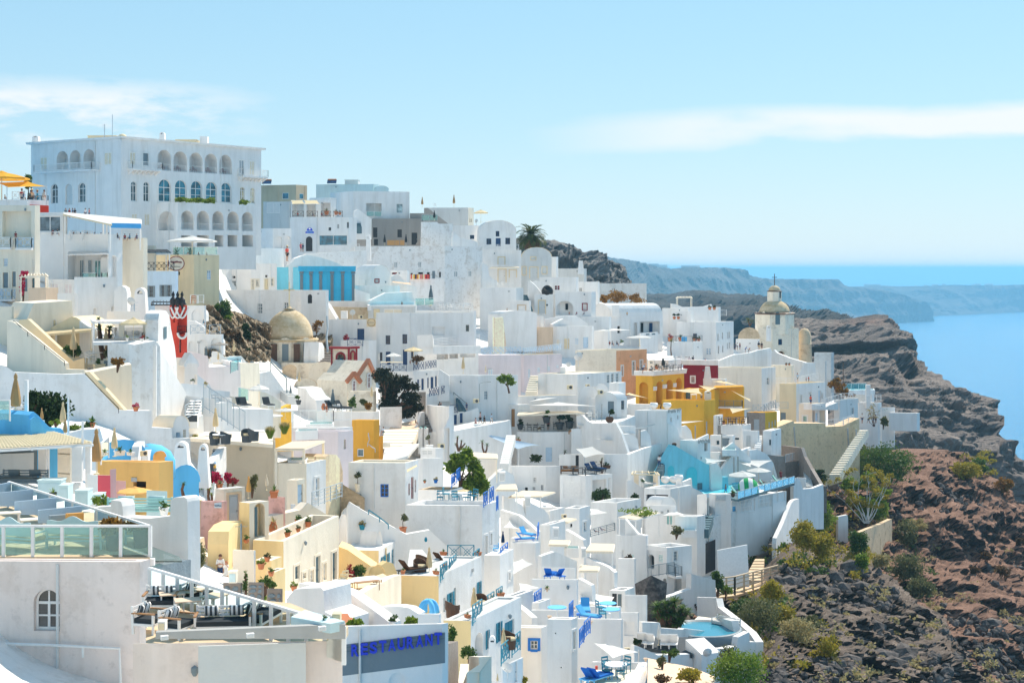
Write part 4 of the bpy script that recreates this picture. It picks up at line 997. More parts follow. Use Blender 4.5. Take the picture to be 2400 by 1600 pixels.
H_top=[(1830,745,620),(1870,742,640),(1940,744,640),(1991,743,640),(2050,738,640),(2085,737,635),(2096,754,625),(2110,770,615),(2125,786,605),(2128,806,590),(2143,840,570),(2165,853,560),(2185,866,550),(2201,876,545),(2207,872,544),(2225,898,535),(2262,922,520),(2305,941,505),(2322,955,495),(2326,985,480),(2350,1020,470),(2388,1071,455),(2420,1105,445),(2480,1160,430)]
def hd_depth(u,v,d,t):
 w=exp(-((v-835-.05*(u-2000))/34)**2);return d*(1+.05*w)-18*exp(-((v-800)/18)**2)*(u<2130)
g2('caldera_headland',1830,2480,230,120,H_top,[(1830,1000,420),(2000,1120,380),(2200,1180,380),(2480,1300,370)],ft,11,62,ep=17,er=3.0,eo=.2,eq=hd_depth,zsc=1.3)
def fx(so,k0):
 m,t,b=bu('cliff_rock');g=N(t,'ShaderNodeNewGeometry');s=N(t,'ShaderNodeSeparateXYZ');t.links.new(g.outputs['Normal'],s.inputs[0])
 n1=br(t,.35,9,.7);n2=br(t,2.2,8,.72);big=br(t,.07,5,.6)
 rock=fh(t,MA(t,'ADD',MA(t,'MULTIPLY',n1,.55),MA(t,'MULTIPLY',n2,.45)),[(.3,(.018,.017,.018)),(.5,(.06,.053,.052)),(.63,(.15,.13,.12)),(.78,(.36,.32,.28))])
 soil=fh(t,MA(t,'ADD',MA(t,'MULTIPLY',n2,.5),MA(t,'MULTIPLY',n1,.5)),[(.3,so),(.5,h6(x*2.4 for x in so)),(.7,h6(x*4.6 for x in so))])
 f=MA(t,'ADD',MA(t,'MULTIPLY',s.outputs[2],.75),MA(t,'MULTIPLY',big,1.25));k=fh(t,f,[(k0,(0,0,0)),(k0+.18,(1,1,1))]);t.links.new(fi(t,MA(t,'MULTIPLY',k,.85),rock,soil),b.inputs['Base Color'])
 IV(b,'Roughness',.95);IV(b,'Specular IOR Level',.1);gi(t,b,MA(t,'ADD',n1,MA(t,'MULTIPLY',n2,.5)),.9,.5);return m
CLIFF=fx((.105,.06,.042),.66)
C_top=[(1480,1060),(1880,1080),(1960,1085),(2040,1068),(2110,1062),(2150,1064),(2220,1054),(2270,1066),(2302,1100),(2337,1132),(2381,1173),(2400,1186),(2520,1270)]
fz=[(2160,1195,150,60,9),(2060,1150,90,40,6),(2230,1250,70,45,8),(2330,1510,80,50,7),(2200,1100,60,28,5),(2330,1390,60,40,5)]
def cd(u,v,d,t):
 d=D(u,v)*(1.05+.05*max(0,min(1,(1850-u)/150)))
 for(a,b,r,s,k)in fz:d-=k*exp(-((u-a)/r)**2-((v-b)/s)**2)
 return d
g2('cliff_slope',1480,2560,270,150,[(u,v,D(u,v)*1.05)for u,v in C_top],[(1480,1850,90),(2560,1850,130)],CLIFF,3.2,13,er=1.1,eq=cd,eo=.35,zsc=1.2)
R_top=[(1500,1290),(1700,1290),(1760,1292),(1850,1278),(1960,1292),(2030,1312),(2062,1345),(2090,1362),(2112,1384),(2160,1412),(2200,1440),(2212,1478),(2226,1502),(2262,1535),(2292,1580),(2330,1640),(2420,1760)]
out2=[(1900,1400,110,45,4),(1840,1310,60,25,4),(2080,1400,60,40,4),(2210,1560,45,70,9),(2130,1440,60,40,5),(1880,1580,90,45,4),(2020,1560,60,60,2)]
def cd2(u,v,d,t):
 d=D(u,v)*(.90+.06*max(0,1-t*5)+.17*max(0,min(1,(1800+max(0,v-1480)*.1-u-(v<1400)*(1400-v)*-.5)/90)))
 for(a,b,r,s,k)in out2:d-=k*exp(-((u-a)/r)**2-((v-b)/s)**2)
 return d
g2('near_ridge',1500,2420,260,120,[(u,v,D(u,v)*.96)for u,v in R_top],[(1500,1880,84),(2420,1880,110)],fx((.08,.062,.05),.74),2.9,8.5,er=1.0,eq=cd2,eo=.5,zsc=1.2)
T_top=[(-420,560),(0,600),(300,600),(620,600),(700,612),(1150,640),(1250,655),(1330,690),(1500,730),(1650,790),(1800,850),(1880,900),(1940,950)]
g2('town_slope',-420,1940,118,60,[(u,v,D(u,v)*1.055+2.2)for u,v in T_top],[(-420,1880,36),(1940,1880,90)],ag('w',.25),.25,9,gu=1.0,eq=lambda u,v,d,t:D(u,v)*1.055+2.8)
def cm(d7,boxes,n,smin,smax,dmul,ew,mat,single=None):
 R=random.Random(ew);m=MB()
 for i in h5(n):
  b=R.choice(boxes);u,v=R.uniform(b[0],b[2]),R.uniform(b[1],b[3]);d=D(u,v)*dmul
  d=(cd2 if dmul<1 else cd)(u,v,d,1)-.5
  s=smin+(smax-smin)*R.random()**3;c=P(u,v,d);o=len(m.v)
  rot=Matrix.Rotation(R.random()*6,3,h8(R.gauss(0,1),R.gauss(0,1),R.gauss(0,1)).normalized());st=h8(1,.5+.5*R.random(),.4+.5*R.random())*s
  for q in ICO[0]:w=rot@h8(q.x*st.x,q.y*st.y,q.z*st.z)*(.75+.5*R.random());m.v.append(c+w)
  m.f.extend(h6(k+o for k in f)for f in ICO[1])
  if single:break
 return m
def ico():
 p=(1+5**.5)/2;v=[(-1,p,0),(1,p,0),(-1,-p,0),(1,-p,0),(0,-1,p),(0,1,p),(0,-1,-p),(0,1,-p),(p,0,-1),(p,0,1),(-p,0,-1),(-p,0,1)]
 f=[(0,11,5),(0,5,1),(0,1,7),(0,7,10),(0,10,11),(1,5,9),(5,11,4),(11,10,2),(10,7,6),(7,1,8),(3,9,4),(3,4,2),(3,2,6),(3,6,8),(3,8,9),(4,9,5),(2,4,11),(6,2,10),(8,6,7),(9,8,1)]
 return[h3(x).normalized()for x in v],f
ICO=ico()
fk=bq('rubble',[(.28,(.018,.017,.018)),(.45,(.07,.062,.06)),(.58,(.19,.165,.15)),(.75,(.46,.40,.35))],sc=.8,bs=.8)
for nm,bx,n,s0,s1,k,sd_ in(('loose_rocks',[(1800,1330,2080,1480),(1950,1480,2250,1620),(1780,1540,2000,1640),(1880,1380,2100,1500)],1500,.08,.7,.89,1),('scree',[(1990,1110,2260,1300),(2100,1300,2400,1600),(2200,1100,2330,1200),(2240,1450,2420,1620)],1100,.12,.9,1.035,2)):
 o=cm(nm,bx,n,s0,s1,k,sd_,fk).g7(nm,fk);o['kind']='stuff';o['label']='dark broken volcanic rocks strewn over the steep slope';o['category']='rocks'
m=MB();m.he((-90,-70,-16),(60,-70,-16),(60,42,-16),(-90,42,-16));o=m.g7('bounce_pavement',ag('ivory'));o['kind']='structure'  # unseen ground around the camera, added to bounce sunlight onto the foreground walls
for nm,cc,bx,n in(('scrub','yellow',[(1700,1380,1800,1480),(1760,1450,1960,1570),(1800,1240,1960,1330),(1990,1290,2060,1350),(2230,1060,2330,1110),(1900,1180,2000,1320)],150),('dry_scrub','straw',[(1700,1380,1960,1570),(2050,1270,2230,1420),(1900,1180,2100,1320),(2150,1290,2400,1600),(1900,1440,2200,1600)],130),('green_scrub','mid',[(1900,1150,2080,1260),(1760,1230,1990,1340),(1720,1380,1860,1500),(2060,1280,2180,1400),(1980,1060,2130,1140)],130)):
 m=MB();R=random.Random(n)
 for i in h5(n):
  b=R.choice(bx);u,v=R.uniform(b[0],b[2]),R.uniform(b[1],b[3]);near=v>1278 and u<2040+max(0,v-1360)*1.6;s=R.uniform(.5,1.7);b4(m,P(u,v,(cd2 if near else cd)(u,v,9,1)-1.2),(s,s,s*.55),70,.3,ew=i)
 o=m.g7(nm,b5(cc));o['kind']='stuff';o['label']={'yellow':'yellowish','straw':'straw coloured dry','mid':'dull green'}[cc]+' low scrub scattered over the cliff slope';o['category']='scrub'
fr('A')
# the big hotel on the skyline
fa=ad('grand white hotel with three tiers of arcades standing on the skyline',267,1045,2250,165,900,205,a=.66,b=1.3,ej=.2,pw=.5,ek='hotel',d7='hotel',ey=4,dh='s 345 325 405 435 ecru; n 487 272 585 428 _ 1.6; n 600 265 695 428 _ 1.6; n 718 256 815 428 _ 1.6; s 897 283 962 392 ecru; a+w 440 555 500 725; D+w 565 555 625 735 lgrey; a+w 675 545 738 715;''s+w 1118 283 1168 392 ecru; d+w 1232 292 1278 396; n 1358 262 1475 440 _ 1.8; n 1495 275 1612 450 _ 1.8; n 1632 286 1745 458 _ 1.8; n 1765 295 1870 465 _ 1.8; n 1890 305 1997 473 _ 1.8; s+w 2060 350 2102 470; s+w 2150 357 2192 478 ecru;''a+w 1365 515 1472 708 teal; a+w 1505 522 1606 708 teal; a+w 1642 530 1740 708 teal; a+w 1772 538 1868 712 teal; a+w 1900 545 1993 716 teal; a 1128 533 1178 705; a 1236 538 1288 708; a 2068 580 2110 715 ecru; a 2157 588 2197 725 ecru; s 1133 810 1183 900 ecru; s 1243 812 1290 915 ecru')
cor=MB();t=.45
for fc in(fa.fl,fa.fr):
 cor.g9([fc.p(-t,fa.zt+.003,t),fc.p(fc.L+t,fa.zt+.003,t),fc.p(fc.L+t,fa.zt+.003,-.2),fc.p(-t,fa.zt+.003,-.2),fc.p(-t,fa.zt+.28,t+.15),fc.p(fc.L+t,fa.zt+.28,t+.15),fc.p(fc.L+t,fa.zt+.28,-.2),fc.p(-t,fa.zt+.28,-.2)])
cor.g7('cornice',ag('w'),fa.ho)
def gb(h,fc,x0,x1,y,gm=1.2,ei='v',em='w',corb=True,dy=.55,rh=.95,n=None):
 s0,d0=fc.hk(U(x0));s1,d1=fc.hk(U(x1));z=bh(V(y),(d0+d1)/2);m=MB()
 q=lambda s,o,zz:fc.p(s,zz,o);m.g9([q(s0,gm,z-.22),q(s1,gm,z-.22),q(s1,.0,z-.22),q(s0,.0,z-.22),q(s0,gm,z),q(s1,gm,z),q(s1,.0,z),q(s0,.0,z)])
 if corb:
  k=s0+.2
  while k<s1-.1:m.g9([q(k,gm*.9,z-.24),q(k+.16,gm*.9,z-.24),q(k+.16,0,z-.24-dy),q(k,0,z-.24-dy),q(k,gm*.9,z-.221),q(k+.16,gm*.9,z-.221),q(k+.16,0,z-.221),q(k,0,z-.221)]);k+=.75
 m.g7('balcony',ag('w'),h.ho)
 e5(q(s0,gm-.06,z),q(s1,gm-.06,z),rh,ei,em,di=h.ho,n=n);e5(q(s1,gm-.06,z),q(s1,.05,z),rh,ei,em,di=h.ho,n=1)
 e5(q(s0,gm-.06,z),q(s0,.05,z),rh,ei,em,di=h.ho,n=1);return z
gb(fa,fa.fr,1095,1352,430);gb(fa,fa.fr,2045,2262,492);gb(fa,fa.fl,365,860,445,1.5,corb=False)
for x0,x1,y in((1360,1473,440),(1497,1610,450),(1634,1743,458),(1767,1868,465),(1892,1995,472)):
 s0,d0=fa.fr.hk(U(x0));s1,d1=fa.fr.hk(U(x1));z=bh(V(y),(d0+d1)/2);e5(fa.fr.p(s0,z,-.25),fa.fr.p(s1,z,-.25),.9,'v','w',di=fa.ho,n=1)
 for sg in(.3,.7):a3('maroon').hy('dark red chair behind the railing of a top arch of the hotel','chair',fa.fr.p(s0+(s1-s0)*sg,z,-.9),1.2,.95,'chairs in the hotel arches')
for x0,x1 in((487,585),(600,695),(718,815)):
 s0,d0=fa.fl.hk(U(x0));s1,d1=fa.fl.hk(U(x1));e5(fa.fl.p(s0,bh(V(428),d0),-.2),fa.fl.p(s1,bh(V(428),d0),-.2),.8,'v','w',di=fa.ho,n=1)
aw('white chimney at the left end of the hotel roof',312,200,56,56,216,d6=.95)
bb('roof_hut','low cream roof hut near the hotel antennas','roof hut',878,165,245,26,3,'ecru',212)
bb('roof_hut','low cream roof hut beside the right hotel chimney','roof hut',1600,200,180,26,3,'ecru',219)
e7('thin mast beside the hotel roof hut',900,150,108,d=211,r=.05,f5=3,ek='antenna',d7='antenna');e7('tall needle antenna on the hotel roof',968,150,190,d=211,r=.04,ek='antenna',d7='antenna')
m=MB();m.hl=True;q=at(1055,160,211);m.g8([(.66,-.5),(.62,.1),(.5,.35),(.3,.5),(.001,.56)],(q.x,q.y,q.z),20);o=m.g7('roof_dome',ag('ecru'));o['label']='small cream dome on the corner of the hotel roof';o['category']='dome'
aw('white twin pipe chimney on the hotel roof',1400,195,48,84,214,d6=.9);aw('square white chimney at the right of the hotel roof',1760,215,66,66,220,d6=1.0,d5=False)
arc=ad('white arcaded terrace block before the hotel',1345,1530,2205,712,1100,207.5,a=.66,b=1.3,ej=.5,ek='arcade',d7='arcade',ey=3,dj='w',dh='n 1365 788 1500 955 _ 1.5; n 1558 785 1668 950 _ 2; n 1695 787 1803 953 _ 2; n 1828 790 1927 955 _ 2; n 1957 793 2057 955 _ 2; n 2083 797 2178 960 _ 2; o 1560 1000 1668 1096 _ 2.4; o 1695 998 1800 1096 _ 2.4; o 1850 997 1925 1096 _ 2.4; o 1960 996 2045 1096 _ 2.4; o 2087 996 2180 1096 _ 2.4; s 1405 1020 1465 1070 w')
for x0,x1,y in((1558,1668,950),(1695,1803,953),(1828,1927,955),(1957,2057,955),(2083,2178,960)):
 s0,d0=arc.fr.hk(U(x0));s1,d1=arc.fr.hk(U(x1));z=bh(V(y),(d0+d1)/2);e5(arc.fr.p(s0,z,-.2),arc.fr.p(s1,z,-.2),.9,'v','w',di=arc.ho,n=1,dq=False)
for i,x,w in EN((1560,150),(1690,170),(1800,130),(2100,90)):e6('green hedge clump %s on the arcade terrace'%('at the left','below the second teal window','below the fourth teal window','at the far right')[i],x,716+i*3,w,38 if i<3 else 20,'bright',208+i*3.4,420,g6=False,d8=.6)
# upper left
t1=ad('white cafe terrace block below the orange umbrellas',-260,235,420,690,800,169,a=.2,ej=.6,d7='cafe_terrace',ek='terrace',ey=4)
am(t1,105,692,210,692,ei='x',em='w',h=.9);ak(245,745,170,415,742,174,'black metal railing around the crowded cafe terrace','v','black',2.0)
bi('large orange cafe umbrella at the left edge of the skyline',15,700,470,'gold',171,hh=255);sail('slanting orange awning over the crowd at the left','-40 545 240 532 400 578 60 585','gold','172 172 170 168',.03,(2,3))
for i,x,k,s,l,hr,ht,h,lb in EN((188,'stand','maroon','navy','brown',None,150,'standing person in dark red by the terrace rail under the orange awning'),(208,'stand','blue','slate','black',None,128,'person in a blue top with back to the orange awning'),(265,'stand','slate','navy','black',None,135,'person in dark clothes at the black railing'),(322,'stand','teal','teal','brown','canvas',135,'person in a teal dress and straw hat at the black railing'),(275,'stand','beige','slate','brown','ecru',142,'person in a pale hat beside the black railing'),(42,'sit','w','navy','black',None,70,'seated person in a white shirt under the orange umbrella'),(380,'stand','lgrey','w','brown',None,140,'pale figure at the right end of the black railing')):
 ah(lb,x,745 if k=='stand' else 700,k,s,l,hr,171.5,h,1.0+i*1.3,hat=ht)
m=MB();a,b=at(255,732,169),at(418,742,168.4);m.g9([a+h8(0,.1,-2.5),b+h8(0,.1,-2.2),b+h8(0,.16,-2.2),a+h8(0,.16,-2.5),a,b,b+h8(0,.08,0),a+h8(0,.08,0)]);o=m.g7('banner',bn('red'));o['label']='red cloth banner hung below the black cafe railing';o['category']='banner'
e8('dark green tree behind the orange awning beside the hotel',240,690,200,'205 480 275 540 215 530 272 600','mid',200,n=500)
lg=ad('cream house with an ochre loggia at the left edge of the photo',-160,300,345,738,1500,150,em='ivory',a=.12,b=2.2,ej=.2,dj='ivory',dh='o 20 790 270 1012 _ 2.0; w 30 1195 65 1265 powder; s 278 1198 310 1308 ecru; p+ivory 25 1318 70 1450 steel; p+ivory 105 1310 137 1440 steel; d 195 1370 235 1480; d 275 1368 318 1450 slate')
m=MB();s0,d0=lg.fl.hk(U(24));s1,d1=lg.fl.hk(U(266));z0,z1=bh(V(1010),d0),bh(V(792),d0);m.he(lg.fl.p(s0,z0,-1.0),lg.fl.p(s1,z0,-1.0),lg.fl.p(s1,z1,-.9),lg.fl.p(s0,z1,-.9));m.g7('ochre_screen',bn('ochre'),lg.ho)
gb(lg,lg.fl,-30,108,1100,.5,'x','w',False);gb(lg,lg.fl,152,290,1105,.5,'x','powder',False);gb(lg,lg.fl,20,132,1545,.8,'x','powder',False)
ah('dark haired person sitting before the ochre screen',135,1030,'sit','maroon','maroon','black',149.5,85,.6)
ay('small cream pergola with pink bougainvillea on the cream house','175 1350 415 1345 400 1330 190 1335',2.6,'147 147 149 149',c='ivory',b2=False,du=9)
e6('pink flowering bougainvillea climbing the small cream pergola',200,1540,45,220,'fuchsia',147.5,260,d8=.4);e6('spray of pink bougainvillea over the cream pergola',225,1340,110,26,'fuchsia',148,120,g6=False,d8=.3)
ad('beige terrace block beside the small cream pergola',245,395,500,1450,1545,'beige',146.5,a=.2,ej=.1,dj='cream')
rs=ad('white restaurant house with recessed glass balcony below the covered terrace',328,935,1055,985,1420,160,a=.22,b=2.0,ej=.5,dh='c 400 1215 485 1330; o 583 1165 925 1398 _ 1.6; n 958 1170 1005 1392 _ 1.4')
gb(rs,rs.fl,718,840,1400,.3,'g','w',False);gb(rs,rs.fl,885,934,1395,.3,'g','w',False)
for x0,x1,c in((630,660,'slate'),(702,726,'slate'),(755,815,'mint'),(822,895,'steel')):
 s0,d0=rs.fl.hk(U(x0));s1,d1=rs.fl.hk(U(x1));f2=fd(rs.fl.a-rs.fl.n*1.5,rs.fl.b-rs.fl.n*1.5);cp(rs.ho,f2,(s0,s1,bh(V(1395),161),bh(V(1210),161),False,.0,True),'g',c,None)
ay('white slatted canopy over the recessed glass balcony','585 1160 935 1150 925 1136 590 1138',.6,'159 159 160.5 160.5',c='w',du=16,dq=())
ad('tall glazed left end of the covered restaurant',328,545,580,800,985,161,a=.2,b=2,ej=.15,dh='g+w 333 832 520 966 steel')
for x0,x1 in((598,682),(708,797)):am(rs,x0,1040,x1,1046,z=bh(V(1040),160),ei='x',h=2.6,n=1)
ay('long white awning roof over the crowded restaurant terrace','550 818 960 905 930 835 545 800',2.9,'158 158.5 166 165',c='ecru',wc='sail',du=14,pc='w')
ay('right hand awning with a blue valance over the restaurant terrace','945 900 1215 905 1215 860 880 830',2.7,'160 162 168 167',c='w',wc='sail',du=10)
m=MB();a,b=at(945,892,159.5),at(1215,897,161.5);m.g9([a-h8(0,0,.5),b-h8(0,0,.5),b+h8(0,.06,-.5),a+h8(0,.06,-.5),a,b,b+h8(0,.06,0),a+h8(0,.06,0)]);o=m.g7('valance',bn('sky'));o['label']='bright blue cloth valance along the restaurant awning';o['category']='valance'
rt=ad('cream wing of the restaurant terrace below the blue valance',1030,1235,1270,1020,1150,'ivory',163,a=.2,b=2,ej=.05)
am(rt,1050,1022,1215,1022,ei='h',h=.9)
for i,x,y,c in EN((455,985,'maroon'),(495,985,'slate'),(632,1010,'black'),(695,1012,'maroon'),(750,1012,'lilac'),(815,1012,'teal'),(870,1015,'slate'),(935,1018,'ecru'),(1010,1020,'black'),(1075,1026,'maroon'),(1118,1026,'teal'),(1178,1026,'navy')):
 ah('diner sitting on the covered restaurant terrace, %s from the left'%ORD[i],x,y+18,'sit',c,'navy',('black','brown','tan')[i%3],161.2+(i>8)*1.5,78,i*1.1,dn='diners on the covered terrace')
for i,x,c in EN((565,'slate'),(598,'maroon'),(625,'navy'),(645,'black'),(735,'w'),(768,'red')):ah('walker in a %s top on the lane behind the restaurant awning'%('grey','dark red','navy','black','white','red')[i],x,850,'stand',c,'navy','brown',176,86,i)
ad('low white block with two shuttered panels below the restaurant house',395,690,730,1378,1600,157,a=.15,ej=.1,dh='s+w 436 1415 503 1500 lilac; s+w 553 1412 622 1515 lilac')
crm=ad('cream house carrying the big white umbrella and a glass rail',1320,1672,1888,1165,1420,'cream',186,a=.35,b=1.5,ej=.05,dh='w 1785 1297 1822 1380 powder; k 1520 1310 1550 1340; w 1147 1145 1170 1225',dj='ivory')
am(crm,1490,1167,1672,1167,ei='g',h=1.0);am(crm,1672,1167,1875,1166,ei='g',h=1.0)
bi('big white umbrella on the cream roof terrace below the hotel',1655,1185,430,'sail',188,et=8,hh=182)
for i,x,c in EN((1618,'lilac'),(1710,'slate'),(1780,'navy')):ah('%s under the big white umbrella behind the glass rail'%('woman in lilac','person in grey','man in navy')[i],x,1200,'sit',c,'navy','black',188.5,75,i)
for i,x,y in EN((1520,1175),(1640,1170)):aj('%s of the two feathery palms by the big white umbrella'%('left','right')[i],x,y,95,'terra','w','spike','palm',189.5,ph=1.2)
ad('cream wall with a narrow window behind the dark pergola',1050,1330,1345,1085,1300,'ivory',183,a=.2,ej=.2,dh='w 1147 1145 1172 1225 ochre')
ay('dark flat canopy on white posts between the restaurant and the cream house','1055 1140 1470 1142 1440 1120 1060 1118',3.1,'176 180 185 182',c='slate',wc='charcoal',pc='w',du=8)
ak(1150,1302,176,1498,1300,180,'black wrought railing above the pale blue house','x','black',.95)
bl=ad('pale blue house with grey shutters',1190,1512,1535,1305,1560,'powder',173,a=.1,b=2.5,ej=.3,dj='w',dh='W 1284 1432 1318 1530 steel; W 1388 1425 1412 1525 steel; W 1440 1425 1466 1525 steel; w 1203 1428 1232 1450')  # white walls; the bluish shade on them is put into the base colour
sw=ad('white porch with a glass balcony left of the pale blue house',1060,1145,1195,1335,1560,171,a=.1,ej=.1,dh='o 1066 1385 1130 1500 _ 1.0');am(sw,1062,1336,1143,1337,ei='g',h=.9)
m=MB();n=20;cc=at(1518,1240,185.0);rr=.85
m.add([cc+h8(rr*1.15*cos(2*pi*k/n),0,rr*sin(2*pi*k/n))for k in h5(n)],[h6(h5(n))]);m.add([cc+h8(rr*1.15*cos(2*pi*k/n),.06,rr*sin(2*pi*k/n))for k in h5(n)],[h6(h5(n))]);o=m.g7('sign_board',ag('ivory'));o['label']='round cream sign with red script on the cream house';o['category']='sign';sgn=o
m=MB();m.hf([cc+h8(rr*1.15*cos(2*pi*k/n),-.03,rr*sin(2*pi*k/n))for k in h5(n+1)],.05,5);m.g7('rim',af('maroon'),sgn)
def ef(di,s,c,w,h,mat,e=h8(1,0,0),up=h8(0,0,1),d8=.03,bold=.0,d7='lettering',each=False,d4=0):
 """flat lettering: s fits the box w x h centred on c"""
 cu=bpy.data.curves.new('t','FONT');cu.body=s;cu.size=1;cu.extrude=.02;cu.offset=bold;cu.shear=d4;o=bpy.data.objects.new('t',cu);COL.objects.link(o);dg=bpy.context.evaluated_depsgraph_get();dg.update();me=bpy.data.meshes.new_from_object(o.evaluated_get(dg));bpy.data.objects.remove(o);bpy.data.curves.remove(cu)
 xs=[v.co.x for v in me.vertices];ys=[v.co.y for v in me.vertices];x0,x1,y0,y1=min(xs),max(xs),min(ys),max(ys);nrm=e.cross(up).normalized()
 m=MB();m.v=[c+e*((v.co.x-(x0+x1)/2)/(x1-x0)*w)+up*((v.co.y-(y0+y1)/2)/(y1-y0)*h)+nrm*(v.co.z/.02*d8*.5+d8*.5)for v in me.vertices];m.f=[h6(p.vertices)for p in me.polygons];bpy.data.meshes.remove(me)
 return m.g7(d7,mat,di)
def ge(di,c,w,h,mat,n=9,e=h8(1,0,0),r=.03,ew=1):
 R=random.Random(ew);en=[c+e*(w*(i/(n*4)-.5))+h8(0,0,h*.5*sin(i*1.5)*(.35+.65*R.random()))for i in h5(n*4+1)]
 m=MB();m.hf(en,r,4);return m.g7('script',mat,di)
ge(sgn,cc+h8(0,-.04,.15),1.3,.42,af('maroon'));ge(sgn,cc+h8(0,-.04,-.38),1.0,.1,af('brown'),r=.02)
fr('B')
# skyline right of the hotel
sand=ad('sand coloured house with teal windows behind the hotel',40,345,440,195,360,'sand',300,a=.3,b=1.6,dh='c 225 265 280 318 teal; c 375 270 412 318 teal')
gh=ad('pale grey green flat block at the top of the town',517,1012,1060,190,330,'seafoam',312,a=.1,b=2);ad('small pale vault beside the grey green block',1015,1018,1142,235,300,'seafoam',311,b=.2,vr=203)
bb('roof_hut','grey stair hut on the grey green block','roof hut',822,190,114,38,4,'lgrey',314)
def gc(de,x,y,d,w=80):
 q=at(x,y,d);da=bc('water_heater',de,'solar heater',q);k=mp(d)*G.s;m=MB();L=w/k;m.hf([q+h8(-L*.45,.3,.75),q+h8(L*.45,.3,.75)],.3,12);m.g7('tank',af('terra'),da);m=MB();m.g9([q+h3(v)for v in((-L*.5,-.8,.05),(L*.5,-.8,.05),(L*.5,.2,.8),(-L*.5,.2,.8),(-L*.5,-.8,.12),(L*.5,-.8,.12),(L*.5,.2,.87),(-L*.5,.2,.87))]);m.g7('panel',b9('navy'),da)
 m=MB()
 for x_ in(-.4,.4):m.hj(q+h8(x_*L,.3,-.3),q+h8(x_*L,.3,.7),.05)
 m.g7('stand',af('grey'),da)
gc('solar water heater on the sand coloured house',95,192,301);gc('solar water heater on the grey green block',655,188,313)
cube=ad('white cubic house with a glass balcony on the skyline',640,838,1322,250,487,287,a=1.3,b=.25,ej=.2,dh='o 950 355 1083 465 _ 1.8; c 1208 357 1266 440 seafoam')
am(cube,952,466,1082,466,z=bh(V(466),287),ei='g',h=.9)
ad('low white parapet block left of the cubic house',460,640,690,305,420,285,a=.4,ej=.2)
tp=ad('taupe building under the white cubic house',1000,1318,1430,486,735,'taupe',286.5,a=.15,b=.5,ej=.1,dh='d 1005 563 1045 648 dark; d 1218 580 1256 648 dark; d 1340 608 1390 712 dark; d 1015 662 1050 715 dark')
ad('taupe block with a sloping stair beside the cubic house',1325,1440,1490,440,600,'taupe',288,a=.1,ej=.1)
ae('taupe curved wall rising beside the restaurant steps','830 600 910 512 940 497 1000 495 1002 600 1015 700',730,'taupe',276,280)
gr=ad('grey house with two closed umbrellas on its roof',1455,1828,1875,392,535,'lgrey',302,a=.1,b=2,do='ivory',dh='k 1838 487 1846 518; k 1852 487 1860 518')
ae('sloping white topped stair wall on the grey house','1450 395 1480 395 1655 530',545,'taupe',296,297)
for x,y,h,c,l in((1432,390,92,'canvas','closed beige umbrella standing on the skyline left of the grey roof'),(1705,384,105,'canvas','closed beige umbrella on the roof of the grey house'),(1536,505,92,'charcoal','closed black umbrella behind glass below the grey house'),(1108,718,98,'charcoal','left closed black umbrella before the taupe building'),(1292,718,100,'charcoal','right closed black umbrella before the taupe building')):bj(l,x,y,h,c,283 if y>500 else 300)
for i,x in h4((1540,)):eb('white chair on the grey roof',x,394,'w',d=303,rz=i)
bi('pale yellow umbrella above the vaulted house',1937,520,130,'ecru',300)
ak(1428,505,284,1562,505,284,'glass rail around the closed black umbrella','g','steel2',1.6)
up=ad('glazed upper restaurant under yellow awnings',300,645,690,325,480,'w',272,a=.15,ej=.2,dh='o 312 355 410 470 _ 1.5; o 435 365 515 470 _ 1.5; o 560 350 640 470 _ 2')
for i,x0,x1 in EN((298,425),(412,552)):sail('yellow awning over the upper restaurant, %s half'%('left','right')[i],'%d 362 %d 360 %d 328 %d 328'%(x0+10,x1,x1-25,x0),'ecru','268 268 271.5 271.5',.0)
rb=ad('white restaurant house with a dark doorway under a blue arched sign',292,800,868,474,790,'w',266,a=.15,b=1.2,ej=.3,dh='D 428 640 486 768 dark; g 542 628 786 718; k 625 562 646 590; w 700 535 716 572; k 783 517 809 567')
for i,x0,x1 in EN((316,410),(438,530),(560,645),(665,745)):rl=am(rb,x0,472,x1,472,ei='x',em='brown',h=2.2,n=1)
m=MB();n=12;c=at(462,612,265.2);w_=72/mp(265.2)/G.s;hh=50/mp(265)/G.s
en=[c+h8(-w_*.5,0,0),c+h8(w_*.5,0,0),c+h8(w_*.5,0,hh*.28),c+h8(w_*.37,0,hh*.3)]+[c+h8(w_*.36*cos(pi*i/n),0,hh*.3+hh*.7*sin(pi*i/n))for i in h5(n+1)]+[c+h8(-w_*.37,0,hh*.3),c+h8(-w_*.5,0,hh*.28)]
m.add(en+[p+h8(0,.08,0)for p in en],[h6(h5(len(en)))]+[(i,i+len(en),(i+1)%len(en)+len(en),(i+1)%len(en))for i in h5(len(en))]);o=m.g7('arched_sign',af('royal'));o['label']='royal blue arched sign with pale lettering over the dark doorway';o['category']='sign'
ge(o,c+h8(0,-.04,hh*.36),w_*.72,.22,af('powder'),r=.04);ge(o,c+h8(0,-.04,hh*.14),w_*.7,.16,af('sky'),r=.03,ew=4);MB().hn(c+h8(0,-.03,hh*.76),(.3,.03,.28)).g7('emblem',af('w'),o)
ak(555,772,262,890,760,262,'white pipe railing along the lane below the blue sign','h',h=1.7)
av('dark steps beside the restaurant up to the cubic house',(868,912,570),(848,872,445),9,'slate',d0=268,d1=276)
ae('sloping white stair parapet with a dark handrail by the restaurant','845 425 880 405 995 492',520,270,272)
for i,x in h4((608,690,722)):aj('small palm in a pot behind the brown railing, %s'%('left','middle','right')[i],x,455,70-i*12,'terra','terra','spike','palm',268.5)
for i,x,c in EN((360,'red'),(490,'slate'),(565,'maroon')):ah('diner in %s behind the brown railing'%('red','grey','dark red')[i],x,470,'sit',c,'navy','black',269,52,i)
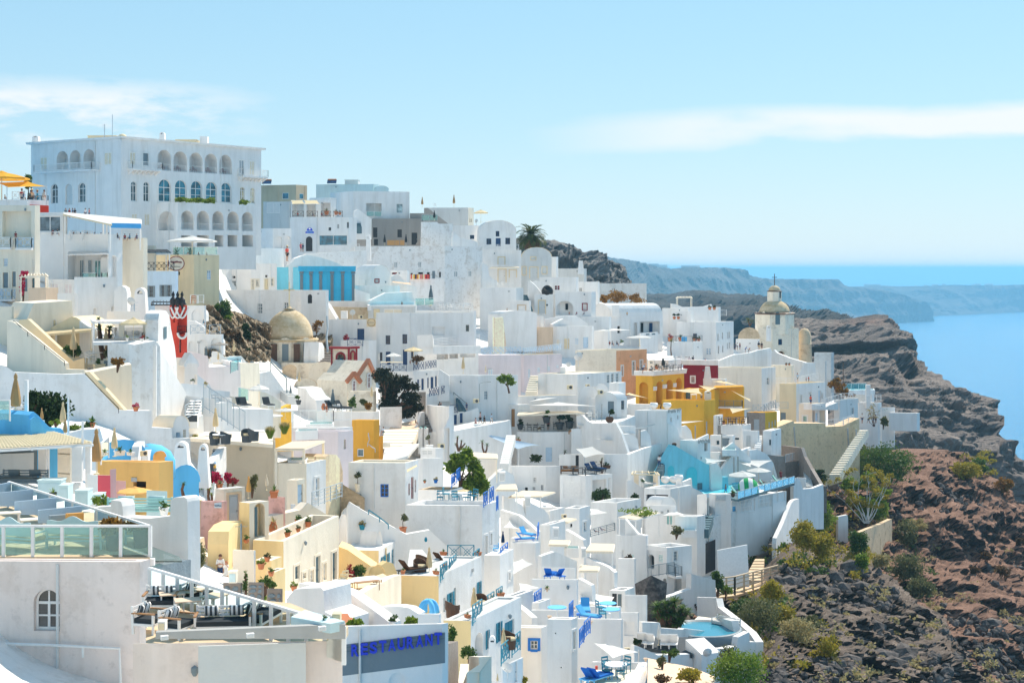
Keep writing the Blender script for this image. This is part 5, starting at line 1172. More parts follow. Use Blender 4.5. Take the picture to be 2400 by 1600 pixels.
ah('person in a bright pink top by the dark doorway',386,772,'hold','rose','rose','brown',263,78,.5);ah('dark dressed person beside the one in pink',404,774,'stand','navy','slate','black',263.5,74,-.5)
ah('man in a red shirt and pale hat on the lane below the hotel',268,855,'stand','red','black','brown',249,135,1,hat='ecru')
ad('pale grey house with a terrace screen left of the restaurant',62,290,300,340,620,'lgrey',273,a=.1,ej=.2,dh='s 92 350 205 440 lgrey');
nw=ad('white wall block with two arched niches beside the restaurant',-40,145,305,570,780,'w',258,a=.4,b=.5,ej=.1,dh='n 162 638 228 740 _ .4; n 238 636 302 742 _ .4; s 55 675 95 708 w')
st=ae('white street wall below the hotel','-470 735 -60 740 235 742 240 860',890,226,246,3.5)
ae('white humped ramp wall below the restaurant lane','285 890 340 830 400 806 440 800 520 812 620 840 700 868 745 895',925,243,246,2.5)
ae('long weathered white wall under the restaurant lane','425 790 620 778 950 762 955 900',960,252,258,1,dl=.35)
big=ad('massive weathered white house with small grey windows below the taupe building',850,1625,1950,722,1110,'w',264,a=.12,b=.8,dl=.55,ej=.5,dh='s 1188 860 1220 910; s 1395 855 1425 907; s 1705 940 1738 990; s 1828 935 1858 987; k 1330 955 1350 1005; k 1395 948 1438 965; d 1517 937 1542 1003; k 1470 948 1495 1000; k 1575 945 1592 992')
ae('weathered white parapet before the taupe building','1428 712 1432 515 1560 515 1575 530 1692 532 1700 715',735,276,280,dl=.5)
ae('low curved white wall at the corner of the weathered house','1690 715 1700 600 1765 655 1850 668 1910 690 1912 716',735,272,276)
ae('white rounded wall end with taupe glass beside the black umbrellas','1375 715 1430 620 1490 615 1530 640 1540 715',722,'taupe',279,280)
for i,x0,x1 in EN((1130,1195),(1198,1235),(1240,1278)):ae('hanging ochre cloth screen on the terrace, %s'%('left','middle','right')[i],'%d 672 %d 672'%(x0,x1),716,bn('canvas'),281,th=.05,n='cloth_screen,screen')
aw('white slim chimney tower between the restaurant and the weathered house',968,800,44,180,261,d6=.8)
for i,c in h4(('red','gold','maroon','beige','terra','maroon')):
 x=1332+i*24;ae('%s woven rug hung over the white parapet'%('red striped','yellow striped','dark red narrow','beige','rust','wide dark red')[i],'%d 966 %d 966'%(x,x+(22 if i<5 else 46)),1006,b8(c,('ecru','black','gold','rose','ecru','red')[i],2.2,0),258.5,th=.06,n='rug,rug')
ae('white parapet carrying the hanging rugs','1325 972 1480 972 1482 1002 1620 1004',1050,259,259.5,dl=.3)
vh=ad('tall white vaulted house with navy shutters',1905,1925,2240,592,760,282,a=.5,b=.15,vr=500,dh='q 2065 585 2096 640; q 1985 658 2027 712; p 2065 655 2108 722; q 2148 652 2190 708')
v2=ad('lower storey of the vaulted house with a framed window',1945,1950,2285,757,1040,279,a=.4,b=.12,ej=.05,dh='c+ecru 2088 820 2140 878; d+cream 2088 925 2150 1028 steel2; c+cream 2185 930 2240 990; k 2035 925 2060 1000')
am(v2,1958,757,2262,757,ei='x',h=1.9,n=5);ay('slim ivory awning over the doors of the vaulted house','2015 912 2265 908 2262 900 2030 903',.5,'276 277 279 278',c='ivory',dq=(),du=10)
ad('white annex left of the vaulted house',1690,1800,1925,545,690,283,a=.3,b=.2,ej=.1,dh='q 1843 628 1880 662')
g1('white satellite dish left of the vaulted roof',1898,545,36,281,rz=.8)
ae('curving white stair wall below the vaulted house','1945 880 1960 865 1995 890 2010 980 2050 1010 2080 1025',1060,266,268)
aq=ad('aqua side wall of the blue neoclassical building',180,378,384,905,1110,'aqua',243,a=.2,ej=.1)
bf=ad('bright blue neoclassical house with grey pilasters',372,376,848,940,1200,'cyan',238,a=.4,b=.18,ej=.2,do='cyan',dj='aqua',dh='D 578 1015 632 1092 navy; p 606 1100 640 1196; q 680 1100 722 1196; q 768 1097 806 1196')
for x in(392,474,557,655,746,838):
 s0,d0=bf.fr.hk(U(x));m=MB()
 for(w2,z0,z1,o_)in((.45,bf.zb,bf.zt-.5,.12),(.6,bf.zt-.4,bf.zt-.02,.2)):m.g9([bf.fr.p(s0-w2/2,z0,.003),bf.fr.p(s0-w2/2,z0,o_),bf.fr.p(s0+w2/2,z0,o_),bf.fr.p(s0+w2/2,z0,.003),bf.fr.p(s0-w2/2,z1,.003),bf.fr.p(s0-w2/2,z1,o_),bf.fr.p(s0+w2/2,z1,o_),bf.fr.p(s0+w2/2,z1,.003)])
 m.g7('pilaster',ag('steel'),bf.ho)
m=MB();f=bf.fr
for z0,z1,o_ in((0,.12,.25),(.12,.6,.12),(.6,.8,.3)):m.g9([f.p(-.2,bf.zt+z0+.004,-.25),f.p(-.2,bf.zt+z0+.004,o_),f.p(f.L+.2,bf.zt+z0+.004,o_),f.p(f.L+.2,bf.zt+z0+.004,-.25),f.p(-.2,bf.zt+z1,-.25),f.p(-.2,bf.zt+z1,o_),f.p(f.L+.2,bf.zt+z1,o_),f.p(f.L+.2,bf.zt+z1,-.25)])
m.g7('entablature',ag('cyan'),bf.ho)
lw=ad('white house with cream framed windows behind the church',-320,-45,180,873,1130,233,a=.1,b=.4,ej=.3,dh='w -212 1018 -172 1100 steel; k -203 980 -178 1000; w+ivory 0 1012 22 1070 ecru; d+ivory 75 1008 103 1098 ecru; w+ivory 125 1003 150 1062 ecru; w+ivory -38 1010 -18 1098 ecru; k 80 972 100 992')
ad('long white house with two small windows above the brown rock',-330,385,400,1100,1420,226,a=.06,ej=.2,dl=.2,dh='w+w 12 1215 58 1305 steel; w+w 243 1207 280 1290 steel; w+w -213 1215 -165 1300')
ad('white block with a dark door below the blue house',385,600,625,1102,1260,224,a=.06,ej=.1,dh='D 445 1138 483 1216 dark')
vm=ad('white barrel vaulted house beside the blue facade',845,985,1165,1010,1120,246,a=.6,b=.2,vr=885,dh='w+maroon 1028 972 1055 1034 lgrey')
ad('low white block before the barrel vaulted house',850,1225,1240,1062,1200,240,a=.1,ej=.2)
ad('small white roof block right of the barrel vault',1118,1300,1320,932,1050,250,a=.1,ej=.2,dh='k 1170 950 1215 966 maroon')
ae('stepped white gable wall right of the barrel vault','1165 985 1215 960 1290 1030 1385 1080',1110,246,247);sail('beige awning under the stepped gable wall','1165 1035 1345 1058 1330 1040 1170 1022','beige','243 243 246 246',.02)
ae('sloping white roof wall beside the blue facade','855 1090 980 1135 985 1190',1215,236,237);ae('white angular roof wall above the pool terrace','985 1192 1120 1125 1345 1118 1350 1165 1385 1190',1215,234,236,2)
fr('C')
# right end of the skyline
bv=ad('greige vaulted house with cream window frames',222,226,488,450,640,'lgrey',281,a=.5,b=.12,vr=365,dj='cream',dh='w+cream 310 418 350 472 steel; d+cream 303 538 368 628 steel2; w+cream 408 535 445 592; w+cream 236 535 266 602 steel')
palm('tall palm tree behind the greige vaulted house',312,400,312,262,175,d=292)
ad('white stepped block right of the greige vault',480,528,545,447,640,284,ej=.1);ad('pale grey parapet house with a tapered chimney',525,768,790,548,660,'lgrey',288,a=.1)
aw('tapered white chimney on the pale grey parapet house',740,552,56,72,287,d6=.55,d5=False)
ad('white terrace block with a glass screen near the grey crag',385,700,720,622,760,272,a=.15,ej=.8,dh='w 512 692 560 735 maroon');ak(560,735,269,665,735,269,'white picket screen on the terrace near the grey crag','v',h=1.2)
ba=ad('white house with an arched porch below the black round tub',520,830,868,748,960,263,a=.2,b=1.2,ej=.5,dh='n 527 828 676 948 _ 1.6; w+maroon 757 853 790 905 lgrey; k 604 850 630 905')
m=MB();q=at(452,790,265);m.g8([(.7,0),(1.0,.45),(1.03,.9),(.9,1.35),(.7,1.65),(.5,1.7),(.45,1.35)],(q.x,q.y,q.z-.1),18);m.hl=True;R=Matrix.Rotation(.9,3,'X');m.v=[q+h8(0,0,1.2)+R@(v-q-h8(0,0,1.2))for v in m.v];o=m.g7('round_tub',af('black'));o['label']='large round black tub with a dark hollow, leaning on a white terrace';o['category']='tub'
ae('white stair wall curving around the black tub','285 660 300 655 345 690 405 765 440 790 500 800 512 850',880,267,266);ae('curved white wall behind the black tub','290 700 310 665 350 655 420 660 480 690 500 740',790,270,270)
av('dark steps beside the cream door on the right skyline',(300,328,912),(245,275,775),11,'slate',d0=261,d1=269)
ad('white house with a cream framed door beside the dark steps',340,500,520,770,960,264.5,a=.1,ej=.3,dh='d+cream 378 825 432 935 lgrey; s 468 800 495 848 w; k 440 855 456 870')
wh=ad('white house with an outdoor terrace of white chairs',-130,183,245,715,930,262,a=.15,b=1.1,ej=.3);
for i,x,y in EN((-20,690),(30,705),(70,700),(110,705),(150,700)):eb('white terrace chair below the vaulted house, %s from left'%ORD[i],x,y+8,'w',d=266,rz=i*1.3)
ad('low white house with a carved sandstone doorway',130,296,310,826,960,259,ej=.2,dh='d+sand 200 866 262 912 w')
cu=ad('white cubic house near the grey wall',705,888,902,662,850,276,a=.2,ej=.1,dh='w 725 713 750 747; k 838 775 850 815')
ad('plain grey boundary wall block against the dark hill',900,1298,1306,676,850,'lgrey',300,a=.05,b=1,ej=.05,dl=.3,pw=.5)
e6('large rust orange shrub above the long barrel vault',1045,850,250,112,'rust',284,1500,ls=.28);e6('lower right lobe of rust orange shrub by the grey wall',1215,850,170,82,'rust',283,900,ls=.28);e6('small rust shrub at the left of the orange thicket',950,850,80,78,'rust',285,420)
lv=ad('long white barrel vaulted house with a loggia',838,1000,1445,962,1225,268,a=.9,b=.35,roof='vl',yc=850,dh='k 1055 1045 1080 1105; o 1195 1015 1225 1130 _ .6; o 1250 1003 1420 1112 _ 1.8')
m=MB();q=at(1040,955,266.5);m.hn(q+h8(0,.6,.9),(1.2,1.4,1.9));o=m.g7('dormer',ag('w'),lv.ho)
for x in(1145,1312,1395):MB().hj(at(x,905,269),at(x,890,269),.12).g7('spout',af('w'),lv.ho)
for(x0,x1,c)in((1290,1312,'dark'),(1362,1392,'navy')):
 s0,d0=lv.fr.hk(U(x0));s1,d1=lv.fr.hk(U(x1));cp(lv.ho,fd(lv.fr.a-lv.fr.n*1.7,lv.fr.b-lv.fr.n*1.7),(s0,s1,bh(V(1100),270),bh(V(1020),270),False,0,True),'k',c,None)
ah('person sitting on the long barrel vault',1138,955,'sit','gold','navy','black',266,45)
ae('balustrade of the loggia with white openings','1255 1108 1405 1095',1130,265.5,269,.3,dh='k 1300 1110 1330 1120 slate; k 1350 1108 1380 1118 slate')
ad('white block left of the long barrel vault',740,985,1000,962,1110,262,a=.1,ej=.5);ae('white stepped parapets on the block by the barrel vault','430 985 560 960 700 955 800 1022',1040,256,258)
be=ad('beige walled house with a cut away terrace',60,495,500,1052,1250,'beige',252,a=.1,ej=.9,dj='w');ad('white upper room with two pale shutters on the beige house',185,392,420,960,1060,257,a=.1,ej=.1,dh='s 248 965 278 1035 mint; s 303 962 338 1030 mint')
wd=ad('white house with cream and grey doors beside the beige house',498,835,852,1045,1260,252.5,a=.06,b=2,ej=.4,dh='s 530 1157 558 1215 cream; d 595 1152 640 1240 cream; s 690 1142 720 1206 powder; d 760 1138 803 1232 powder')
ae('speckled dark stone retaining wall under the low vault','-10 965 0 975 70 968 80 1060 95 1180',1200,bp('beige',1.5),246,247,d7='stone_wall')
ad('low white vault above the speckled stone wall',-60,60,360,945,1000,251,a=.3,b=.15,vr=910);0
ae('white pointed roof walls near the seated guests','495 1030 590 980 650 1010',1045,253.5,254,2)
ad('white block under the triangular sail by the barrel vault',850,975,990,1085,1240,256,ej=.1);sail('flat white sail over the guests below the barrel vault','855 1085 1170 1078 1000 1062','sail','254 262 266',.03,(1,))
for i,x,c,lb in EN((988,'maroon','seated guest in dark red under the flat white sail'),(1010,'slate','seated guest in grey under the flat white sail'),(1050,'black','guest in black under the flat white sail'),(640,'terra','person resting by the arched porch'),(705,'maroon','dark red figure below the framed window'),(768,'navy','person in navy below the framed window'),(105,'beige','bare shouldered person on the low vault')):ah(lb,x,1215 if x>900 else(950 if x>500 else 918),'sit',c,'navy','brown',255 if x>900 else(260 if x>500 else 257),58 if x>900 else 42,i)
bi('grey white umbrella under the barrel vault loggia',1245,1215,225,'lgrey',258,hh=95);aj('plant in a round white urn beside the grey white umbrella',1092,1210,55,'ball','w','bush','mid',254)
tw=ad('large white house with slit windows and a navy window',1565,1905,2056,1012,1350,276,a=.3,b=1.5,ej=.5,em='w',dh='q+w 1706 1108 1740 1170; w+w 1818 1233 1862 1290 powder; w 1775 1242 1794 1290; k 1917 1110 1927 1170; k 1955 1098 1965 1156; k 2003 1095 2011 1150; k 2016 1092 2024 1148; k 1920 1215 1932 1280; k 1957 1212 1967 1268; k 1998 1188 2006 1240; k 2016 1184 2024 1236')
tf=ad('white terrace house with a black railing and potted flowers',1480,1700,1792,1182,1350,268,a=.2,b=1.5,ej=.2);am(tf,1490,1178,1700,1180,ei='h',em='charcoal',h=1.0);am(tf,1700,1180,1784,1172,ei='h',em='charcoal',h=1.0)
ec('thin single stemmed yucca before the terrace house',1522,1310,'1518 1172 38',d=262,n=40);0
for i,x,c,pl in EN((1510,'darkred','bush'),(1600,'bluegreen','agave'),(1720,'olive','bush'),(1755,'mid','bush')):aj('%s behind the black railing'%('red flowering plant','blue grey agave','olive shrub','green shrub')[i],x,1175,70 if i<2 else 48,'terra','terra',pl,c,z=tf.z)
bb('storage_box','bright blue cabinet on the terrace with the black railing','cabinet',1632,1176,46,40,.6,'sky',270)
for k,(x0,x1,y,h2,dd_)in h4(((1440,1660,890,1010,284),(1520,1690,915,1020,281),(1530,1925,880,960,290),(1660,1690,915,1000,279))):ad('white roof terrace step behind the slit windowed house, %s'%('farthest left','middle','longest with a curved sofa','narrow pillar')[k],x0,x1,x1+20,y,h2,dd_,a=.1,ej=.3)
ay('thin bamboo pergola against the dark hill','1560 800 1700 798 1690 790 1570 792',3.6,'290 290 294 294',c='ivory',b2=False,du=10)
ae('long curved white bench wall on the far roof terrace','1518 850 1560 855 1620 880 1800 875 1865 855 1880 900',920,288,290);ak(1845,960,281,1995,955,281,'white railing on the roof terrace near the church','h',h=1.2)
for i,x in h4((1545,1580,1850,1890)):aj('%s on the roof terraces against the dark hill'%('left potted olive','second potted olive','dark round plant','small pot')[i],x,985 if i<2 else 905,45,'terra','terra','stand' if i<2 else 'bush','dark',278 if i<2 else 286)
og=ad('salmon orange house with tall white windows',692,1045,1308,1255,1560,'ivory',236,a=.15,b=.9,ej=.3,do='orange',dj='ivory',dl=.25,dh='w+w 1184 1348 1204 1462; w+w 1250 1338 1270 1440; w+w 1088 1385 1103 1472')
li=ad('long pale lilac house with a pale blue lattice railing',-140,250,578,1292,1530,'lilac',228,a=.1,b=.45,ej=.2,dj='ivory',dh='w 88 1413 142 1472 mint; s 285 1412 305 1490 powder; s 367 1400 388 1445 powder; s 452 1388 476 1430 powder; s 530 1378 551 1405 powder')
am(li,-130,1288,245,1290,ei='x',em='powder',h=1.15);am(li,250,1290,570,1250,ei='x',em='powder',h=1.15)
g1('large satellite dish beside the salmon orange house',718,1390,78,232,rz=.3);g1('smaller satellite dish left of the large one',636,1425,48,226,rz=.2)
fr('E')
# left flank
ad('cream white house wall at the far left with a slim blue balcony',-170,100,118,215,900,'ivory',133,a=.1,b=1.2,ej=.1,pw=.3)
rm_=ae('cream block above the long diagonal stair','160 330 232 322 292 185 620 163 628 300 640 470',520,'ivory',131,134,5,dh='c 452 325 482 392 ecru')
ae('sloping upper parapet of the long diagonal stair','165 330 240 322 632 684 724 655 728 770',800,'cream',124.5,121,.35)
ae('sloping lower parapet of the long diagonal stair','60 338 112 345 300 488 560 702 566 752 722 757 728 790',850,'ivory',122,116,.35)
def au(de,en,ds,c='black',r=.03,h=.0):
 p=f4(en);d=f4(ds);q=[at(x,y,k)for x,y,k in zip(p[::2],p[1::2],d)];da=bc('handrail',de,'handrail',q[0]);MB().hf(q,r,6).g7('bar',af(c),da)
 n=max(2,int((q[-1]-q[0]).length/2.2))
 for i in h5(n+1):
  f=i/n*(len(q)-1);k=min(int(f),len(q)-2);v=q[k].lerp(q[k+1],f-k);MB().hj(v,v-h8(0,0,.35),r*1.3).g7('bracket',af(c),da)
 return da
au('black iron handrail on the upper diagonal stair','118 338 300 482 556 684','121.8 119.5 115.8');au('black iron handrail on the lower diagonal stair','736 790 870 935 1022 1088','110.6 109.6 108.5')
ae('ochre cream wall behind the terrace with a pergola','320 520 330 452 620 300 660 310 800 400 1110 528 1112 720',740,'cream',133,131,4)
sl1=eg('terrace_floor','560 700 1100 720 1110 640 640 600','ivory',z=bh(V(690),126),ei='structure')
ay('cream pergola over the cream terrace with closed umbrellas','330 462 800 415 770 398 335 438',2.6,'128 129 132 132',c='ecru',du=12,dq=(1,))
for x0,x1 in((380,405),(440,475)):ad('cream framed blue window panel under the cream pergola, %s'%('left' if x0<400 else 'right'),x0-12,x1+12,x1+16,448,520,'cream',131.5,a=.05,ej=.02,gn=1,dh='c+w %d 455 %d 515 powder'%(x0,x1))
bj('closed cream umbrella beside the round shrub on the cream terrace',632,662,275,'ecru',122);bj('closed cream umbrella among the yuccas on the cream terrace',912,612,220,'ecru',124)
e6('round dark green shrub on the cream terrace',622,655,145,115,'mid',122.5,800);e6('grey green bushy shrub below the yuccas',965,690,130,120,'olive',122,700);e6('rusty brown shrub at the edge of the cream terrace',1010,735,120,80,'rust',112,500)
ec('tall three headed yucca behind the closed umbrella',888,640,'850 400 62 945 405 70 848 320 36 955 470 52','mid',125,tr=.14,w=.085,n=46)
eb('white director chair on the cream terrace',768,700,'w',d=121,rz=1);ea('round white table on the cream terrace',828,690,'w',d=122,rd=True,w=1.1);eb('second pale chair behind the round white table',800,690,'lgrey',d=123,rz=3)
aj('square cream planter with a clipped green shrub',852,752,95,'box','cream','bush','mid',119);bb('kitchen_unit','low cream outdoor kitchen block on the terrace edge','kitchen block',922,745,62,82,1.2,'ivory',119.5,gk=('steel',))
ae('cream panel wall below the terrace shrubs','745 790 1108 715 1133 715 1140 1100',1115,'ivory',112.5,113.5,3)
ae('sloping cream parapet of the lower diagonal stair','735 778 770 775 1068 1102',1120,'cream',111.5,109.5,.3)
ae('long white retaining wall stepping down to the blue vault','-80 690 60 735 125 778 560 798 728 792 1022 1106 1303 1110 1308 1254 1478 1262 1486 1346 1640 1345',1560,104,112,.6,dl=.2)
ae('broad white buttress tower with a worn face','1108 535 1160 545 1180 540 1340 508 1380 560 1385 1150',1180,116.5,118.5,3,dl=.35)
ae('white buttress flank falling in a long slope','1344 548 1390 600 1600 955 1606 1005 1590 1160',1180,118,124,2.5)
for i,x,y,h,c,pl in EN((1095,500,60,'w','bush'),(1222,500,55,'w','bush'),(1270,490,34,'w','bush'),(1170,1100,80,'terra','bush')):aj('%s on the white buttress terrace'%('tall white pot with a clipped ball','pot of red flowers','small green pot plant','flowering cactus tangle')[i],x,y+15,h,('tall','terra','terra','terra')[i],c,pl,('bright','darkred','mid','fuchsia')[i],117 if i<3 else 107.5)
ad('grey shaded side block of the tall white house',495,640,668,100,420,'w',141,a=.1,ej=.1)
ad('tall white house wall with small arched windows',640,668,1010,-40,420,144,a=.3,b=.12,ej=.2,dh='a+w 806 228 830 298; a+w 960 212 984 278');ad('white bench block with a chimney pot at its corner',920,985,1205,255,360,139,a=.2,b=.15,ej=.1)
ae('white wall end with a rounded top','980 250 985 80 1010 45 1050 35 1085 55 1095 100 1098 260',270,143,th=1.4)
aw('white chimney with a dovecote arch beside the dish',1215,300,120,250,146,d6=.75);g1('grey dish beside the white chimneys',1130,250,75,142,rz=-.3);e7('rooftop aerial with crossbars beside the dish',1158,250,85,d=142,f5=4,d7='antenna',ek='antenna')
ae('sloping white stair wall beneath the tall white house','625 300 680 330 760 385 800 400 1010 520',560,133,127)
ct=eg('upper_terrace','800 520 1360 520 1340 450 860 450','w',z=bh(V(505),122));ad('white rear wall of the sofa terrace',960,1330,1360,390,520,128,a=.05,ej=.1,dh='k 985 380 1010 500 slate; k 1180 430 1195 490 steel; k 1255 375 1300 480 steel')
ay('thin white canopy with curtains over the sofa terrace','795 345 1350 352 1340 335 780 325',2.4,'121 123 128 127',c='w',du=14);bi('cream umbrella with a tufted top over the sofa terrace',1150,520,240,'ecru',120,hh=212)
for x in(1045,1250):ae('tied cream curtain on the sofa terrace, %s'%('left' if x<1100 else 'right'),'%d 345 %d 345'%(x-22,x+22),480,bn('ivory'),122,th=.15,n='curtain,curtain')
sf1=bm(a4('w','w',2.2),'white sofa on the terrace beside the cream umbrella','sofa',1110,515,d=123);bm(a4('terra','brown',1.4),'reddish cushioned seat on the sofa terrace','sofa',1305,510,d=122)
ae('tall slim white wall with a rounded top and a slit window','1362 520 1363 330 1372 275 1400 245 1432 250 1456 290 1466 330 1472 400 1505 560 1522 700 1525 860',900,120.5,127,1.0,dl=.35,dh='k 1408 388 1434 488 slate')
ad('grey shallow vault behind the tall slim wall',1240,1245,1385,310,400,'lgrey',131,a=.4,b=.1,vr=260)
rt_=ad('red tower with white scalloped crown and a tall arch',1462,1520,1612,205,680,'red',141,a=.6,b=.35,ej=.6,pw=.35,dh='n 1530 262 1606 455 _ 1.2; K 1545 490 1560 610 w; k 1600 600 1612 640 w; K 1490 300 1505 350 w')
f=rt_.fr
for i,x in h4((1492,1530,1568)):
 s0,d0=(rt_.fr if x>1519 else rt_.fl).hk(U(x));fc=rt_.fr if x>1519 else rt_.fl;n=10;w_=.62
 m=MB();en=[(s0-w_+2*w_*k/n,rt_.zt-.15-1.0*sin(pi*k/n))for k in h5(n+1)]
 m.hf([fc.p(a,b,.05)for a,b in en],.09,6);m.g7('scallop_trim',ag('w'),rt_.ho)
 m=MB();c=fc.p(s0,rt_.zt+.1,0);m.g8([(.001,-.7),(.12,-.2),(.28,.1),(.3,.45),(.1,.7),(.16,.9),(.001,1.25)],h6(c),8);m.g7('spike',af('black'),rt_.ho)
s0,d0=f.hk(U(1530));s1,d1=f.hk(U(1606));n=10;m=MB();m.hf([f.p((s0+s1)/2-(s1-s0)/2*cos(pi*k/n),bh(V(440),d0)-.5*sin(pi*k/n),.08)for k in h5(n+1)],.12,6);m.g7('balcony_rim',ag('w'),rt_.ho);e5(f.p(s0,bh(V(440),d0),.05),f.p(s1,bh(V(440),d0),.05),.6,'v','black',di=rt_.ho,n=1);
ay('black slatted frame on the roof left of the red tower','1305 195 1600 190 1590 172 1310 168',.5,'143 143 146 146',c='black',b2=False,du=10,dq=())
ad('white block under the black slatted frame',1335,1475,1490,200,420,144,a=.1,ej=.1)
aa=ad('white arcade with three arches below the brown rock',1600,1908,1925,452,660,166,a=.2,b=1,ej=.1,dh='n 1622 512 1684 640 _ 1.5; n 1706 498 1788 640 _ 1.5; n 1818 487 1894 640 _ 1.5')
am(aa,1640,455,1770,452,ei='x',em='steel2',h=1.3);am(aa,1806,450,1900,448,ei='x',em='steel2',h=1.4)
ab=ad('white upper arch room behind the arcade',1605,1760,1775,205,470,171,a=.1,b=1,ej=.1,dh='n 1650 236 1752 345 _ 2');am(ab,1640,188,1700,188,ei='v',h=1.4);am(ab,1710,186,1755,186,ei='v',h=1.4);ae('curved white wall under the upper arch','1615 335 1680 340 1740 375 1765 400',460,168,168)
eb('brick red chair on the upper white balcony',1665,190,'terra',d=172);ah('bather in a teal wrap by the arch room',1752,372,'sit','teal','teal','brown',168,60,1,go=True)
brown=bq('tan_rock',[(.28,(.10,.075,.05)),(.48,(.28,.21,.14)),(.62,(.44,.35,.24)),(.8,(.60,.50,.36))],sc=.35,bs=.9)
def Zu(p):return[(U(x),V(y),d)for x,y,d in p]
g2('brown_rock',U(1755),U(2330),90,60,Zu([(1755,192,190),(1830,205,190),(1920,240,192),(2010,275,195),(2100,300,200),(2200,345,205),(2330,380,212)]),Zu([(1755,690,164),(2330,700,178)]),brown,2.6,8,er=.6,eo=.4)
for i,x,y,w,h,c in EN((1930,330,150,170,'mid'),(1975,520,130,110,'brown'),(2060,530,110,90,'brown'),(2110,420,70,60,'dark'),(2135,500,60,80,'dark'),(2140,650,60,70,'dark'),(1890,250,90,60,'mid'),(1960,370,50,70,'bright')):e6('%s growing on the brown rock face'%('big green bush hanging at the top','brown dry bush','round brown bush','small dark bush','dark narrow bush','dark bush at the foot','low green bush at the upper left','trailing bright green tuft')[i],x,y,w,h,c,178+(i==0)*9+(i>5)*8,500 if i else 1100)
ad('white gateway chapel wing',1512,1590,1596,655,900,134,a=.3,ej=.1);chap=ad('white gateway chapel with a deep pointed arch',1585,1590,1702,705,900,133.5,b=.25,ej=.05,dh='n 1610 735 1688 890 _ .6')
ae('white triangular pediment of the gateway chapel','1583 722 1592 700 1642 612 1706 688 1712 715',722,133.3,134.6,.8,ey=.1);ae('sloping white buttress right of the gateway chapel','1700 800 1720 815 1800 880 1830 930 1980 945',960,131,134)
ae('white curved planter wall below the gateway chapel','1560 875 1700 885 1760 905 1808 910 1820 1000',1040,124,127);aj('two stone pots of yellow flowers on the curved planter wall',1770,912,60,'cup','ivory','bush','straw',125);aj('small white pot at the chapel arch',1658,880,50,'terra','w','bush','mid',131)
av('black and white steps below the curved planter wall',(1592,1700,1160),(1640,1740,1020),6,'w',d9='charcoal',d0=117,d1=124);av('grey steps right of the white buttress',(1830,1890,1035),(1815,1880,962),5,'steel2',d0=128,d1=132)
ak(1595,1190,116,1745,1120,119,'pale steel railing below the black and white steps','h','steel2',1.2)
ae('white wall with stepped top above the metal staircase','1612 590 1790 640 1800 735 1978 728 1985 692 2060 697 2070 720 2075 930',960,146,148,4);ak(1985,790,145.5,2050,762,146,'dark tinted glass panel with a scribbled name in the white wall','g','steel',2.6)
ae('beige plain wall block right of the tinted glass panel','2068 930 2070 700 2235 700 2240 930',950,'ivory',150,154,3);ae('white wavy parapet of the upper pool terrace','1800 700 1830 600 1880 605 1940 650 2080 640 2120 690',720,160,161);pool('small blue pool on the upper pool terrace','1950 705 2080 705 2070 655 1975 655',ds='158 158 164 164',c='aqua')
for i,x,y,h,c in EN((1775,665,110,'steel'),(1810,680,115,'charcoal'),(1880,695,95,'ecru'),(2015,635,125,'ecru')):bj('closed %s umbrella near the arcade'%('grey leftmost','black','cream','pale yellow rightmost')[i],x,y,h,c,157)
bi('taupe umbrella beside the white arcade',1893,610,155,'taupe',160,hh=90)
bi('white umbrella over the loungers by the steel staircase',2230,1060,185,'sail',135,hh=178);ae('white lattice screen beside the white umbrella','1980 985 2060 1000 2110 1030 2125 1060',1065,'ivory',134,135,.12);ae('large cream lattice screen right of the white umbrella','2240 945 2290 955 2350 985 2420 1040',1060,'ivory',138,140,.12)
ae('long white terrace wall above the metal staircase','1840 1045 1985 1040 1998 1000 2000 1092 2350 1100 2352 1130',1290,127,131,3);ak(2050,1010,137,2140,1030,137.5,'glass screen behind the white umbrella','g',h=2.4)
for i,x in h4((2080,2110,2310)):bm(a2('charcoal'),'%s dark lounger on the white terrace'%('left','second','right')[i],'sun lounger',x,1090,d=133,rz=.5)
a0,b0=at(1755,1100,121),at(2110,1330,125);e5(a0,b0,2.0,'v','steel2',de='grey steel staircase railing sloping down the white terraces',n=7);ae('white house wall behind the steel staircase','1750 1120 1770 1115 2100 1260 2205 1262 2208 1310',1340,125,131,2);ae('white wall with a thin coping under the black stair','1595 1200 1625 1200 1750 1145 1755 1290',1320,117.5,119.5)
bj('closed cream umbrella before the steel staircase',1857,1310,230,'ecru',118)
sv=ad('small white vault at the end of the long retaining wall',1312,1480,1628,1256,1400,112,a=.35,b=.45,vr=1152,dj='ivory',dh='c 1514 1292 1556 1345 powder; w 1578 1272 1602 1342 ecru')
terr=eg('cafe_terrace','1640 1345 2350 1400 2350 1290 1690 1290','ivory',z=bh(V(1345),116));ae('low white wall with a grass tuft by the wicker chairs','1640 1345 1690 1330 1750 1318 1990 1310 2090 1310 2095 1390',1400,118,121);cn('dry orange grass tuft by the low white wall',1680,1345,90,40,'straw',d=117)
for i,x,y in EN((1850,1405),(1945,1395),(2125,1380),(2185,1370)):eb('black wicker tub chair on the cafe terrace, %s from left'%ORD[i],x,y,'charcoal',ei='tub',d=111.5-i*.2,rz=(.6,2.4,.3,2)[i],sc=1.15)
ea('round white cafe table between the wicker chairs',1900,1400,'w',d=111.3,rd=True,w=1.2);ea('second pale cafe table near the grasses',2215,1370,'w',d=113,rd=True,w=1.4)
